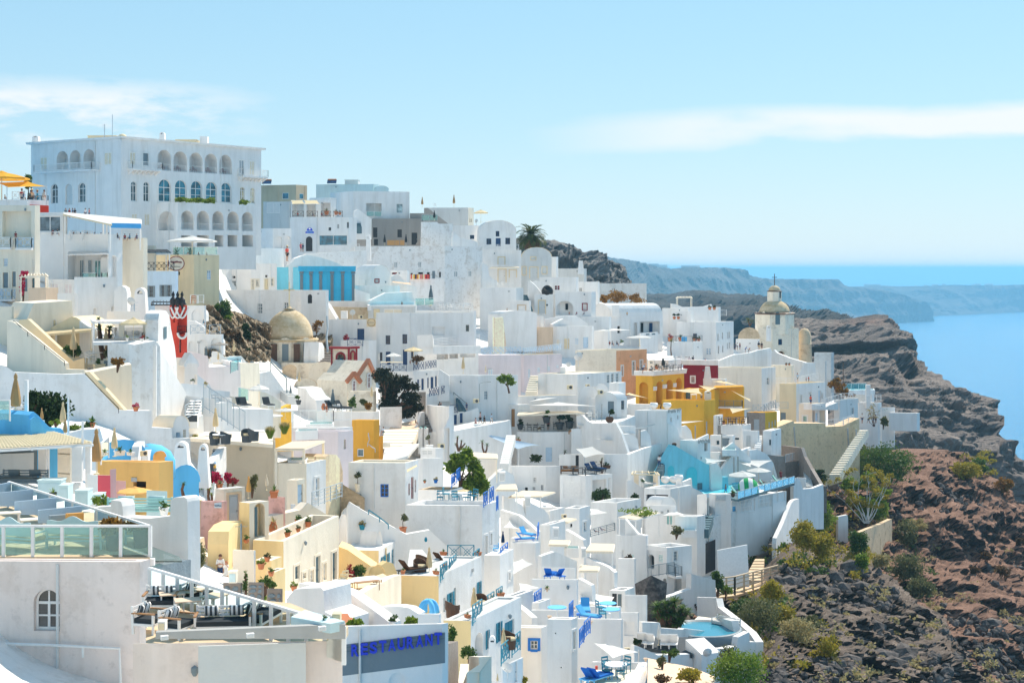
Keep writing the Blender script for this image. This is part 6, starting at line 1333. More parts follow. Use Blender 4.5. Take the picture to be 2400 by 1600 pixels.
# left front
e6('large dark trailing bush against the long white wall',410,1250,440,290,'dark',99,3600,ls=.24,d8=1.2);e6('dark bush lobe at the upper left against the white wall',300,1080,150,130,'dark',98,700,ls=.22);e6('bright yellow green tuft below the dark bush',480,1240,90,50,'bright',94,240);e6('bright green ground shrub in the white planter',650,1300,120,70,'bright',90,500);e6('dark low shrub beside the potted agave',745,1290,120,80,'mid',92,500)
aj('spiky agave in a terracotta pot against the white wall',795,1255,105,'terra','terra','agave','mid',92,ph=.7)
for i,x,y,h,c in EN((135,1185,405,'canvas'),(360,1220,138,'canvas'),(542,1275,245,'ecru'),(562,1345,170,'canvas'),(985,1505,255,'ecru')):bj('closed %s'%('large tan umbrella at the left edge','small tan umbrella before the dark bush','tall cream umbrella before the dark bush','tan umbrella beside the blue wave wall','cream umbrella between the blue vaults')[i],x,y,h,('canvas','canvas','ecru','canvas','ecru')[i],(83,90,88,84,85)[i])
wt=ad('white terrace parapet with a tan umbrella at the left edge',-150,370,385,1192,1340,82,a=.05,ej=.9,dj='ivory');aw('tall slim white post beside the large tan umbrella',228,1192,28,345,81.5,d6=1,d5=False,d7='post');ak(-60,1200,80,85,1200,80,'glass rail with striped cushions at the left edge','g',h=2.6)
for i,x,w in EN((0,90),(110,60)):bm(a4('w','w',1.5),'cushioned seat on the left edge terrace, %s'%('outer','inner')[i],'sofa',x,1195,d=85,rz=.4*i)
ae('sky blue wave shaped wall curling down to the tiled canopy','250 1148 290 1118 330 1150 380 1205 430 1255 480 1262 520 1258 545 1280 556 1340',1420,'sky',80,82,2.5);ae('inner blue curve of the wave wall','262 1190 300 1160 340 1190 375 1250 400 1300',1400,'sky',79.6,80,.3)
for i,x,y,h in EN((590,1330,330),(712,1540,340)):e7('thin white flag pole at the left, %s'%('by the blue wave wall','by the tiled canopy')[i],x,y,h,'w',83-i*11,r=.06)
ae('white planter wall with curved ends','600 1300 700 1275 790 1270 860 1262 900 1400',1430,89,91,1)
vb=ad('sky blue barrel vault behind the cream umbrella',862,866,1248,1480,1560,'sky',87,a=.9,b=.18,vr=1362,gn=6);ae('white curved end gable of the blue vault','1190 1510 1200 1420 1225 1375 1248 1372 1252 1430 1215 1500',1520,86,87,.4)
m=MB();m.hl=True;q=at(1290,1540,89);m.g8([(1.5,-1),(1.45,0),(1.2,.5),(.7,.85),(.001,1.0)],h6(q),18);o=m.g7('blue_dome',ag('sky'));o['label']='blue dome slope behind the air conditioner';o['category']='dome'
ac('air conditioner beside the blue dome',1238,1500,62,84,rz=.5)
fr('F')
# the domed church
ch=bc('domed_church','old church with a weathered tan dome on an eight sided drum','church',at(360,700,212));q=at(360,700,212);k=mp(212)*G.s
fp=bq('old_plaster',[(.25,(.27,.17,.08)),(.42,(.52,.38,.21)),(.56,(.70,.56,.38)),(.75,(.84,.74,.58))],sc=.55,bs=.3)
Rd=205/k;zd=210/k;m=MB();m.hl=True;m.g8([(Rd*cos(a),zd+Rd*1.22*sin(a))for a in[pi/2*i/12 for i in h5(12)]]+[(.9,zd+Rd*1.235),(.35,zd+Rd*1.28),(.16,zd+Rd*1.36)],h6(q),32);m.g7('dome',fp,ch)
m=MB();g3=lambda r,z0,z1,a0=pi/8:m.g8([(r,z0),(r,z1)],h6(q),8,a0)
g3(247/k*1.0,-3,zd-.25);m.g7('drum',ag('ivory',.8),ch);m=MB();m.g8([(258/k,zd-.3),(262/k,zd-.1),(255/k,zd+.02),(Rd*.98,zd+.03)],h6(q),8,pi/8);m.g7('cornice',fp,ch)
for i in h5(8):
 a=pi/8+i*pi/4;r=247/k;c=q+h8(r*cos(a),r*sin(a),0);m=MB();m.hn(c+h8(0,0,zd/2-.3),(.75,.75,zd-.5),(h8(cos(a),sin(a),0),h8(-sin(a),cos(a),0),h8(0,0,1)));m.g7('stone_pilaster',bp('brown',2.5),ch)
 if sin(a+pi/8)<.2:
  b=a+pi/8;n_=h8(cos(b),sin(b),0);e=h8(-sin(b),cos(b),0);rr=r*cos(pi/8)
  fc=fd(q+n_*rr-e*1.0,q+n_*rr+e*1.0);fc.n=n_;z0=q.z+.5;m=MB()
  ap=gz(.15,1.85,z0+2.4,.75);ai=gz(.55,1.45,z0+2.2,.45)
  for j in h5(len(ap)-1):m.he(fc.p(*ap[j],.12),fc.p(*ap[j+1],.12),fc.p(*ai[j+1],.06),fc.p(*ai[j],.06))
  for s0,s1 in((.15,.55),(1.45,1.85)):m.g9([fc.p(s0,z0-.2,0),fc.p(s1,z0-.2,0),fc.p(s1,z0-.2,.12),fc.p(s0,z0-.2,.12),fc.p(s0,z0+2.4,0),fc.p(s1,z0+2.4,0),fc.p(s1,z0+2.4,.12),fc.p(s0,z0+2.4,.12)])
  m.g7('window_niche',ag('ivory',.6),ch);g=MB();g.he(fc.p(.56,z0,.03),fc.p(1.44,z0,.03),fc.p(1.44,z0+2.3,.03),fc.p(.56,z0+2.3,.03));g.g7('window',af('steel'),ch)
m=MB();t=q+h8(0,0,zd+Rd*1.34);m.hj(t,t+h8(0,0,3.4),.17);m.hj(t+h8(-.75,0,2.3),t+h8(.75,0,2.3),.17);m.g7('cross',af('ecru'),ch)
ad('worn cream church body below the dome',292,525,665,700,900,'ivory',206,a=.25,b=.4,dl=.6,ej=.05,dh='')
def ci(de,x0,x1,yt,yc,yb,d,dh='',em='ivory'):return ad(de,x0,x0+2,x1,yt,yb,em,d,a=.5,b=.06,vr=yc,dh=dh,dl=.4,dj='sand',gn=9)
ci('church vault with a small pair of red windows',400,600,905,830,1080,197,'a+maroon 446 868 475 905 maroon; a+maroon 478 868 505 905 maroon');ci('church vault with tall red framed twin windows',602,832,930,825,1120,195,'a+maroon 672 865 702 955; a+maroon 706 865 734 955')
ad('sloping tan vault roof below the church drum',300,302,420,760,900,'sand',203,vr=715,b=.1,dl=.5);ad('tan vault roof left of the bell tower',525,528,790,780,900,'ivory',203,vr=692,b=.1,dl=.5,dj='ivory')
bt=bc('bell_tower','square belfry outlined in red with a green bell','bell tower',at(830,795,198));B_=ad('bell_tower',727,872,938,580,830,'ivory',198,a=.25,b=1.3,ej=.02,dl=.3,dh='n 768 612 838 795 _ 1.4; n 888 598 922 790 _ .8')
for o in list(B_.ho.children):o.parent=bt;o.location=h3(B_.ho.location)-bt.location
bpy.data.objects.remove(B_.ho);mred=af('maroon',.8)
for fc,(x0,x1,y0,y1)in((B_.fl,(768,838,612,795)),(B_.fr,(888,922,598,790))):
 s0,d0=fc.hk(U(x0));s1,d1=fc.hk(U(x1));dm=(d0+d1)/2;z0,z1=bh(V(y1),dm),bh(V(y0),dm);r=(s1-s0)/2
 m=MB();m.hf([fc.p(s0,z0,.04)]+[fc.p(a,b,.04)for a,b in gz(s0,s1,z1-r,r)]+[fc.p(s1,z0,.04)],.13,6);m.g7('arch_trim',mred,bt)
 for s_ in(.0,fc.L):MB().hj(fc.p(s_,B_.zb+4,.04),fc.p(s_,B_.zt,.04),.22).g7('corner_trim',mred,bt)
 m=MB();m.g9([fc.p(-.3,B_.zt+.01,.3),fc.p(fc.L+.3,B_.zt+.01,.3),fc.p(fc.L+.3,B_.zt+.01,-.3),fc.p(-.3,B_.zt+.01,-.3),fc.p(-.3,B_.zt+.3,.35),fc.p(fc.L+.3,B_.zt+.3,.35),fc.p(fc.L+.3,B_.zt+.3,-.3),fc.p(-.3,B_.zt+.3,-.3)]);m.g7('eave',mred,bt)
m=MB();m.hl=True;c=at(806,690,198.6);m.g8([(.42,-.5),(.36,-.35),(.28,.0),(.24,.3),(.12,.48),(.001,.52)],h6(c),14);o=m.g7('bell',af('teal'),bt);m=MB();m.hj(c+h8(-.7,0,.95),c+h8(.7,0,.95),.1);m.hj(c+h8(0,0,.5),c+h8(0,0,.95),.06);m.g7('bell_beam',af('brown'),bt)
def cj(de,x0,xm,x1,ye,yp,yb,d,d1,dh='',trim='maroon'):
 w=ae(de,'%s %s %s %s %s %s'%(x0,ye,xm,yp,x1,ye+4),yb,'ivory',d,d1,5,dl=.4,dh=dh,d7='gabled_front',ek='church front')
 da=w if w.type=='EMPTY' else None
 q=[at(x0-6,ye+6,d-.15),at(xm,yp-8,(d+d1)/2-.15),at(x1+6,ye+8,d1-.15)];m=MB()
 for a,b in((q[0],q[1]),(q[1],q[2])):m.hj(a,b,.3,.5)
 m.g7('red_coping',af('terra'),da or w);return w
cj('tall gabled church front with red coping',940,1040,1105,825,680,1060,193,197,'a+w 1030 792 1056 915 maroon');cj('small gabled porch with red coping below the belfry',858,918,972,858,792,1060,190.5,192.5,'a+w 902 852 926 942 maroon')
ad('cream church side wall beside the gables',870,1085,1110,945,1150,'ivory',188,a=.2,dl=.5,ej=.05)
g2('brown_bank',U(465),U(730),50,50,Zu([(465,188,236),(600,186,236),(665,190,235),(690,300,232),(730,330,230)]),Zu([(465,640,218),(730,640,214)]),brown,1.6,7,er=.4,eo=.3)
e6('rusty dry bush clinging to the brown bank',595,430,110,100,'rust',219,400,ls=.25);au('grey drain pipe running down the brown bank','685 300 690 400 680 480 690 590','217 216 215 214','steel2',.16)
av('worn stone lane climbing beside the church',(605,715,700),(640,720,575),9,'stone',d0=207,d1=219);ae('rounded white curb wall beside the stone lane','610 640 615 520 645 525 660 560 662 640',680,207,211,2)
l1=ad('white recessed wing with a navy door and lattice balcony',700,1108,1118,325,760,223,a=.05,ej=.3,dh='p 945 405 1006 502; K 930 615 1000 700');l2=ad('long white house with navy windows and a white balcony',1108,1952,1965,268,760,221.5,a=.03,ej=.3,dh='q+w 1190 462 1230 540; q+w 1335 452 1376 534; q+w 1140 608 1162 682; p 1190 602 1232 716; p 1338 585 1376 716; o 1592 388 1700 462 _ 1.4; c+w 1877 368 1912 432; q 1410 600 1432 660')
ae('sand coloured recess wall on the roof of the navy windowed house','640 322 650 240 715 215 1040 222 1045 325',340,'sand',229,231,dl=.6);ae('white sloping parapet beside the sand recess','585 100 600 110 690 200 760 318 765 330',345,231,226,.6)
g1('cream satellite dish in the sand recess',905,320,50,226,rz=.2);ac('air conditioner in the sand recess',975,318,40,226);bb('water_tank','white tank box in the sand recess','tank',830,320,52,66,1.2,'w',226)
ad('white plant room with a slatted panel above the navy windows',1040,1440,1450,215,330,'lgrey',226,a=.04,ej=.05,dh='s 1175 235 1340 290 ecru; d 1085 235 1140 310 ecru');pth=ad('white pool deck above the long white house',690,1440,1460,168,240,232,a=.05,ej=.3);pool('narrow blue lap pool above the long white house','1050 212 1440 207 1440 190 1055 190',bh(V(206),231),c='aqua');ah('tanned bather sitting at the lap pool edge',1330,208,'sit','tan','black','brown',231,52,.5)
hw=ad('white terrace with many white chairs on the long white house',1445,1952,1970,250,330,225,a=.03,ej=.6);ak(1445,205,228,1605,202,228,'glass screen around the closed green umbrella','g',h=3.2);bj('large closed green umbrella above the white chairs',1580,205,180,'steel',231)
for i in h5(9):eb('white plastic chair on the roof terrace, %s from left'%ORD[i],1640+i*34,258-(i%2)*8,'w',d=222.5,rz=i*.9,sc=1.25)
ak(1620,266,221.8,1940,250,221.8,'white pipe rail before the white chairs','h',h=1.4)
am(l1,862,552,994,552,z=bh(V(554),221),ei='x',em='navy',h=2.6);ad('white balcony block under the navy lattice',805,1045,1110,505,700,219,a=.05,b=.5,ej=.2);ak(862,555,218.6,994,555,218.6,'navy lattice railing before the navy door','x','navy',2.9);aj('rust red boat shaped planter on the white balcony',850,505,60,'box','maroon','bush','darkred',220)
bl_=ad('white balcony slab with pipe railings',1462,1600,2008,558,600,213,a=.15,b=.35,ej=.1,ey=.4);am(bl_,1602,555,2000,512,ei='h',h=2.9);ae('solid white end panel of the balcony','1462 462 1595 460 1600 560',562,213.3,212.8,.2,ey=0);col_=ad('white colonnade with grey glass doors under the balcony',1470,1610,1990,590,700,215,a=.15,b=.35,ej=.05,dh='o 1632 565 1730 668 _ 1.5; o 1740 560 1815 660 _ 1.5; o 1832 555 1960 650 _ 1.5; k 1545 560 1590 590 steel')
sign_=ae('square beige sign with a faint ring on the long white house','1026 318 1104 315',388,'cream',220.5,220.4,.08,n='sign_board,sign');c=at(1068,352,220.3);m=MB();n=20;m.hf([c+h8(.55*cos(2*pi*i/n),0,.55*sin(2*pi*i/n))for i in h5(n+1)],.06,4);m.g7('ring',af('canvas'),sign_);ge(sign_,at(1060,352,220.2),1.0,.15,af('taupe'),r=.02)
bi('cream umbrella above the navy railed terrace',1430,690,165,'ecru',207,hh=130);bi('white umbrella left of the cream umbrella',1257,720,138,'sail',209,hh=108);bj('closed white umbrella at the left of the navy terrace',1132,700,80,'sail',210)
nb=ad('white block with navy lattice railings and blue doors',1140,1430,1645,772,960,202.5,a=.1,b=.7,ej=.2,dh='p 1463 842 1480 930; p 1498 834 1520 932; p 1549 827 1562 915; p 1578 820 1603 916; p 1616 813 1632 905');am(nb,1145,772,1368,772,ei='x',em='navy',h=2.6);am(nb,1430,766,1520,755,ei='x',em='navy',h=2.6);am(nb,1535,752,1625,738,ei='x',em='navy',h=2.6)
e6('brown dry flower bush on the navy terrace',1460,690,120,52,'brown',204,400);
for i,x,c in EN((1402,'skin'),(1442,'powder')):ah('%s sitting on the navy railed terrace'%('sunburnt guest','blond guest in pale blue')[i],x,712,'sit',c,'slate','brown' if i==0 else 'gold',203.5,50,i)
for i in h5(4):ea('small cream cafe table behind the navy lattice, %s from left'%ORD[i],1175+i*45,738,'ecru',d=205,w=1.0)
nl=ad('lower white house with navy lattice balconies and arches',1535,1545,1778,965,1150,198.5,a=.3,b=.45,ej=.1,dh='n 1688 1028 1758 1085 _ .5; n 1598 1042 1640 1075 _ .4');am(nl,1566,990,1648,975,ei='x',em='navy',h=2.9);am(nl,1672,968,1756,950,ei='x',em='navy',h=2.9);av('black iron steps beside the lower lattice house',(1850,1885,1110),(1778,1800,985),9,'slate',d0=197,d1=201);au('black handrail of the iron steps','1775 952 1830 1000 1885 1045','200 198.5 197')
ae('dark rubble wall left of the lower lattice house','1470 950 1535 950 1540 1100',1110,bp('stone',2),199.5,199.5,d7='stone_wall');ae('white wall with blue gates below the iron steps','1680 1080 1735 1075 1760 1160 1850 1130 1990 1085 2000 1200',1240,195,198,dh='p 1768 1145 1800 1228; p 1825 1130 1850 1215');ak(1745,1140,196,1808,1128,196.5,'short navy lattice beside the blue gates','x','navy',2.8)
ae('plain pale lilac wall above the white terrace wall','1640 760 1650 672 2020 632 2352 630 2355 800',830,'lilac',216,221,2,dh='s 2070 752 2112 803 powder');wg=ad('white house with a curved gable and street lamp',1650,1985,2330,808,1250,200,a=.06,b=.35,ej=.1,dh='w 2040 940 2070 1015 powder; k 1740 775 1790 800 steel');ae('pointed white gable end of the lamp house','1645 812 1655 755 1700 785 1740 810',830,199,199,.4);e7('street lamp on the curved white house',1998,1000,120,'grey',198,r=.05,lamp=True,d7='street_lamp',ek='street lamp');ac('air conditioner on the lamp house',1968,1045,50,197.5)
bj('closed cream umbrella before the lilac wall',1858,790,145,'ecru',205);bj('closed ivory umbrella at the right of the lilac wall',2052,800,85,'ivory',207);e8('small bright green tree behind the curved white house',2255,920,130,'2150 800 2240 880 2210 790 2320 870 2240 850 2310 900','bright',196,n=900,tr=.1)
ak(2000,628,219,2352,625,222,'pale blue lattice railing above the lilac wall','x','powder',2.4)
e8('broad dark windswept evergreen before the church',1185,1260,500,'1060 745 1300 880 1200 800 1420 900 1120 860 1330 1000 1300 860 1490 960 1330 940 1500 1060 1150 960 1320 1100 1240 1040 1480 1190 1380 1030 1510 1120 1130 1040 1220 1120 1100 780 1200 900','cypress',188,n=9000,tr=.45,ls=.30)
pstx=ad('cream wall corner behind the evergreen trunk',1140,1150,1330,1080,1330,'w',182,a=.1,b=.3,dl=.3,ej=.05)
oc=ad('ochre yellow house with a window at its foot',900,1088,1136,1192,1560,'ochre',156,a=.12,b=1.2,ej=.7,dj='gold',dh='c 945 1438 1002 1506');ad('low ochre annex behind the ochre house',1130,1140,1168,1330,1520,'ochre',158,b=1,ej=.2)
au('bundle of grey cables on the ochre house','1040 1300 1050 1360 1035 1390 1070 1420 1100 1440','155.6 155.6 155.6 155.6 155.5','grey',.05);0
av('wide pale amphitheatre steps beside the ochre house',(1150,1400,1440),(1180,1475,1275),7,'ivory',d9='stone',d0=160,d1=176)
eg('lane','1160 1560 1380 1500 1480 1390 1180 1440','lgrey',ds='150 152 163 158');eg('forecourt','1165 1330 1475 1290 1520 1180 1250 1230','beige',ds='176 178 192 184');av('cobbled stepped lane between white walls',(1490,1600,1280),(1515,1660,1130),6,'stone',d0=180,d1=194)
ae('curving white curb wall left of the cobbled lane','1410 1310 1470 1240 1500 1125 1525 1120 1530 1260',1300,182,184);ae('white curved wall behind the woman in red trousers','1535 1110 1540 1062 1700 1075 1735 1070 1740 1260 1650 1290 1590 1300',1310,193,182,.5)
eg('promenade','1590 1310 2270 1215 2080 1175 1740 1250','lgrey',ds='184 196 202 188');ae('long white parapet sloping up beside the promenade','1588 1305 1750 1290 1960 1252 2120 1222 2265 1192 2275 1300',1500,183,193,.5)
ah('woman in a black top and red trousers taking a photo',1655,1138,'camera','black','red','black',189,105,.8,fg=False,fe='black')
for lb,x,y,s,l,h in(('person in a pink top at the front of the promenade group',1966,1262,'pink','rose',92),('woman in a peach shirt with dark shorts on the promenade',2006,1228,'pink','black',108),('man in black walking on the promenade',2040,1236,'black','black',84),('man in a pale blue shirt at the right of the promenade group',2102,1224,'powder','w',90)):ah(lb,x,y,'walk',s,l,'brown',194,h,x*.3)
ah('man in a white shirt sitting by the evergreen trunk',1172,1320,'sit','powder','slate','black',172,95,-.8);ah('black coated figure beside the forecourt wall',1448,1230,'sit','black','black','black',183,58,2);ah('person in blue at the top of the iron steps',1888,1110,'stand','navy','navy','black',196,70)
for i,x0,x1,y,h in EN((1480,1510,1260,1410),(1520,1548,1250,1400)):aj('green glass lantern on the white gate pillar, %s'%('left','right')[i],(x0+x1)/2,1264,32,'terra','mint','none','mid',166);aw('white gate pillar at the foot of the cobbled lane, %s'%('left','right')[i],(x0+x1)/2,1400,46,138,166,d6=1,d5=False,d7='gate_pillar')
ae('white sign board with maroon lettering by the ochre house','1168 1385 1230 1385',1425,'ivory',156,th=.08,n='sign_board,sign')
dk=ad('white sun deck with an ochre end before the church',595,1085,1135,1120,1240,166,a=.08,b=.8,ej=.15,dj='ivory');aj('large terracotta amphora on the sun deck',655,1105,85,'urn','terra','none','mid',170);bj('closed grey umbrella on the sun deck',735,1110,190,'steel',169);bj('closed reddish umbrella beside the amphora',682,1150,105,'terra',165);bj('closed cream umbrella before the church side wall',1070,1020,120,'ecru',180)
for i,x,c in EN((735,'charcoal'),(820,'charcoal')):bm(a2(c,'charcoal'),'%s charcoal lounger on the sun deck'%('left','right')[i],'sun lounger',x,1112,d=168,rz=.9,sc=1.2)
for i,x,y,w,h,c in EN((915,1080,120,90,'mid'),(1000,1075,80,60,'palm'),(1040,1095,70,50,'rust')):e6('%s at the end of the sun deck'%('broad green agave bush','palm like shrub','rusty low shrub')[i],x,y,w,h,c,171,300,g6=False)
aw('square white chimney on the sun deck',783,1120,26,66,168,d6=1,d5=False)
ae('white stepped wall descending below the church','430 905 500 920 540 985 590 1020 600 1130',1150,176,172,2);ae('pale blue stair underside wall left of the church','95 790 200 770 340 965 345 1000',1010,'w',166,170,2);au('dark steel stair rail beside the church','200 690 335 830 340 960','164 168 168','slate',.06);ak(100,780,164,200,775,164,'steel picket rail at the top of the outside stair','v','slate',1.9);av('pale outside steps left of the church',(350,440,990),(270,340,930),5,'lgrey',d0=166,d1=170)
bj('closed grey umbrella at the outside steps',372,985,95,'steel',165);bj('closed cream umbrella below the church drum',445,890,120,'ecru',180);aj('round ball tree in a black pot by the outside steps',440,1058,75,'terra','charcoal','stand','mid',160)
wtb=ad('white terrace block with a lap pool left of the ochre house',0,380,400,1100,1200,146,a=.06,ej=.4);ae('ochre end wall of the white terrace','275 1100 375 1055 380 1180',1185,'gold',144,146,.5)
bi('grey parasol above the terrace wall, upper of two',325,1180,195,'lgrey',139,hh=95);bi('grey parasol above the terrace wall, lower of two',205,1215,215,'lgrey',135,hh=80)
ak(380,1212,142,740,1205,148,'white picket balustrade with scalloped panels','v','w',1.6);ak(740,1205,148,895,1195,150,'right part of the white scalloped balustrade','v','w',1.6)
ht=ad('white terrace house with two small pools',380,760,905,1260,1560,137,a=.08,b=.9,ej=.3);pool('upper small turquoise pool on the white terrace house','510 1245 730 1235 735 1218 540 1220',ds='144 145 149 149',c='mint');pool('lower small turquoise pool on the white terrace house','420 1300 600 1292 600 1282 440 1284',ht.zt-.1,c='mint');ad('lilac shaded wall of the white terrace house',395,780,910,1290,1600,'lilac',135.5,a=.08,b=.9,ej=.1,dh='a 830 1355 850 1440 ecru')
for i,x,y,w,h in EN((195,1350,120,115),(318,1310,125,110)):cn('feathery yellow pampas grass clump, %s'%('left','right')[i],x,y,w,h,'straw',d=112+i*3,n=420)
fr('G')
EGG=[(.2,0),(.5,.2),(.58,.5),(.47,.78),(.42,.76),(.47,.5),(.25,.3),(.001,.25)]
# middle
def gf(lb,en,c='w',z=None,d=None,ch='w',n=2,sc=1.0,rd=True):
 p=f4(en)
 for i in h5(0,len(p),2):
  s=ORD[i//2];t=ea('%s, %s table from the left'%(lb,s),p[i],p[i+1],c,z=z,d=d,rd=rd,sc=sc)
  for k in h5(n):
   o=a3(ch).hy('chair on the %s side of the %s table: %s'%(('left','right','near','far')[k],s,lb),'chair',t.location+h8((-.75,.75,0,.1)[k],(.1,-.1,-.75,.75)[k],0)*sc,(pi/2,-pi/2,pi,0)[k],sc)
rfh=ad('white flat roofed house with three narrow windows',518,858,1238,428,660,212,a=.2,b=.9,ej=.12,dj='ivory',dh='w 1112 432 1135 506; w 1150 422 1171 508; w 1190 420 1212 498')
ad('white balcony box with pierced letters on the roof house',1130,1215,1272,505,590,208,a=.3,ej=.3);av('white outside steps left of the flat roofed house',(410,510,590),(455,522,440),8,'ivory',d0=208,d1=216)
aw('white vent stack on the flat roof',733,430,46,62,216,d6=1,d5=False);ac('air conditioner under the flat roof',792,560,52,208);ac('air conditioner on the low white roof, left',945,545,40,206);ac('air conditioner on the low white roof, right',1056,600,48,203)
lr=ad('low white house with a dark sign board',75,243,862,622,900,205,a=.25,b=.30,ej=.12,dj='ivory',dh='d 116 735 160 800 lgrey');ae('dark brown sign board on the low white house','105 665 205 667',718,'brown',203.4,203.2,.08,n='sign_board,sign')
for i,x0,x1,yt,yc,d in EN((862,1038,620,532,205),(985,1125,600,510,207)):ad('small white vault bump on the low roof, %s'%('front','back')[i],x0,x0+3,x1,yt,680,d,b=.12,vr=yc,gn=3)
sail('grey white triangular sail above the cafe, upper','440 664 685 630 560 628','sail','200 204 208',.03);sail('grey white triangular sail above the cafe, lower','455 697 1015 702 690 668','sail','197 199 206',.03,(1,));e7('rusty leaning post of the cafe sail',1068,800,115,'taupe',198)
ad('white gateway with an orange wooden door',236,352,446,692,930,201,a=.3,b=.6,ej=.05,dh='d 288 728 318 880 wood')
bar=ad('open fronted terrace bar with a dark counter',338,852,880,782,960,198.5,a=.12,b=.5,ej=.05,dj='ivory',dh='o 352 788 628 915 grey 3.2; o 650 785 842 912 grey 3.2');ay('long ivory awning over the terrace bar','340 782 920 762 860 748 355 752',.4,'196 197.5 203 202',c='ivory',dq=(),du=10)
for i,x,y,h,c,pl in EN((365,905,90,'dark','bush'),(590,850,110,'mid','bush'),(705,905,120,'bluegreen','stand'),(790,895,120,'dark','bush'),(530,925,45,'rust','bush')):aj('%s on the bar terrace'%('dark bottle shaped plant','leafy creeper under the awning','round headed tree','thin dark tree','pot of orange flowers')[i],x,y,h,'terra','ivory' if i==4 else 'charcoal',pl,c,197.6)
ah('bartender in a patterned shirt at the terrace bar',605,910,'stand','maroon','black','black',199,90);gf('bar terrace','440 915 500 915 720 905','charcoal',d=198,ch='charcoal',sc=1.1);au('orange wooden rail on the bar terrace','785 920 880 900 980 895','196 196 197','wood',.12)
wb=ad('big white block under the terrace bar',336,540,812,928,1230,196.5,a=.2,b=.12,ej=.3,dh='d 585 1058 640 1182 powder');wb2=ad('white projecting block under the terrace bar',805,812,988,898,1130,195.5,a=.3,b=.3,ej=.5)
e6('fan palm bushes before the big white block',490,1192,130,68,'palm',194,420,g6=False);ec('two yuccas beside the pale blue door',735,1182,'752 1095 36 720 1130 34 705 1160 22','mid',194,n=30);aj('cactus and flower pots on the white ledge',348,1025,70,'terra','terra','spike','olive',193)
sail('blue grey sail stretched over the sunken terrace','-10 925 350 1075 530 1038','powder','190 190 192',.04,(1,));sail('grey square sail over the loungers balcony','842 1072 918 1148 1095 1110 985 1050','lgrey','187 184.5 187 190',.05,(1,))
bw=ad('white house with a roller louvre and a loungers balcony',706,926,1158,1302,1560,182,a=.12,b=.55,ej=.04,dh='s 735 1352 938 1500 w; o 985 1335 1108 1490 _ 3; o 1122 1320 1150 1480 _ 2');am(bw,720,1288,925,1302,ei='h',em='charcoal',h=1.1);am(bw,930,1300,1156,1250,ei='h',em='charcoal',h=1.0,n=3)
ad('white rear wall of the loungers balcony',700,840,1290,1120,1300,187.5,a=.1,b=.08,ej=.1,dh='d 842 1075 870 1220 dark');ad('tall plain white house right of the loungers balcony',1085,1100,1290,1118,1420,186.2,a=.3,b=.1,ej=.1)
bm(a4('wood','brown',2.0),'orange wooden sofa with white pillows on the loungers balcony','sofa',790,1285,d=183.5,sc=1.1);ea('black table beside the orange sofa',860,1290,'black',d=183,w=.9,l=1.3,leg='black')
for i in h5(2):bm(a2('navy','charcoal'),'navy deck lounger on the balcony, %s'%('left','right')[i],'sun lounger',985+i*48,1280-i*15,d=184,rz=.8,sc=1.2)
ec('yucca behind the navy deck loungers',1070,1260,'1070 1155 26 1055 1180 20','mid',186,n=24);aj('square pot with dark shrub on the balcony corner',1110,1240,60,'box','brown','bush','dark',185)
ll=ad('white house with small windows under the sunken terrace',190,585,712,1222,1520,185,a=.08,b=.3,ej=.7,dh='w 478 1316 506 1362 lgrey; k 405 1402 430 1440; w 470 1398 496 1426; w 541 1380 566 1430 steel');
e6('dark ivy bush on the terrace under the open bay',1065,1520,160,90,'dark',178,900,g6=False);e6('bare dark shrub by the covered terrace',1345,1510,80,60,'dark',178,160)
ae('white curved front wall of the cafe terrace','852 790 900 785 945 832 985 850 1060 853 1185 846 1235 940 1292 1110',1140,196.4,191,.45);ad('white wall below the curved cafe terrace',985,1190,1360,880,1140,195,a=.05,b=.3,ej=.1);ae('right part of the cafe terrace wall','1185 846 1250 832 1355 786 1356 900',930,196.4,199,.4);ctz=bh(V(840),198)
eg('cafe_floor','860 855 1190 860 1360 800 1290 770 900 770','lgrey',z=ctz);gf('white cafe terrace','960 815 1060 800 1180 800',z=ctz+.05,sc=1.1,n=4)
aj('brown barrel with a clipped ball tree on the cafe wall',1135,848,108,'ball','brown','stand','dark',196);vth=ad('white vaulted house with a glass door on the cafe terrace',1010,1200,1286,648,820,203,a=.2,b=.6,roof='vl',yc=582,dh='d+w 1120 662 1172 770; q+w 1233 655 1260 732 steel');ad('white flat part left of the cafe vault',955,1012,1020,636,800,204,ej=.05)
lb_=ad('white block with a pierced pattern band',1352,1626,1754,742,1080,201,a=.1,b=.9,ej=.6,dh='k 1660 800 1670 840 slate; k 1718 780 1728 815 slate');ad('rest terrace wall behind the patterned block',1290,1480,1500,690,760,208,ej=.1)
for i,x in h4((1515,1630)):m=MB();m.hl=True;q=at(x,725,204);m.g8(EGG,h6(q),14);o=m.g7('egg_chair',af('w'));o['label']='white egg shaped chair on the patterned block, %s'%('left','right')[i];o['category']='chair'
ec('dark spiky plant between the white egg chairs',1580,725,'1580 695 20','dark',204,n=24);sail('beige triangular sail beside the yellow arcade','1270 600 1465 635 1300 588','ecru','208 212 214',.03)
def ee(h,fc,x0,x1,y,n,ew=1):
 s0,d0=fc.hk(U(x0));s1,d1=fc.hk(U(x1));R=random.Random(ew);z=bh(V(y),(d0+d1)/2)
 for i in h5(n):
  a=s0+(s1-s0)*(i+.15)/n;b=s0+(s1-s0)*(i+.8)/n;m=MB();m.hf([fc.p(a+(b-a)*j/6,z+.28*sin(j*2.1+R.random()*3),.01)for j in h5(7)],.05,4);m.g7('pierced_motif',af('grey'),h.ho)
ee(lb_,lb_.fr,1635,1750,742,9)
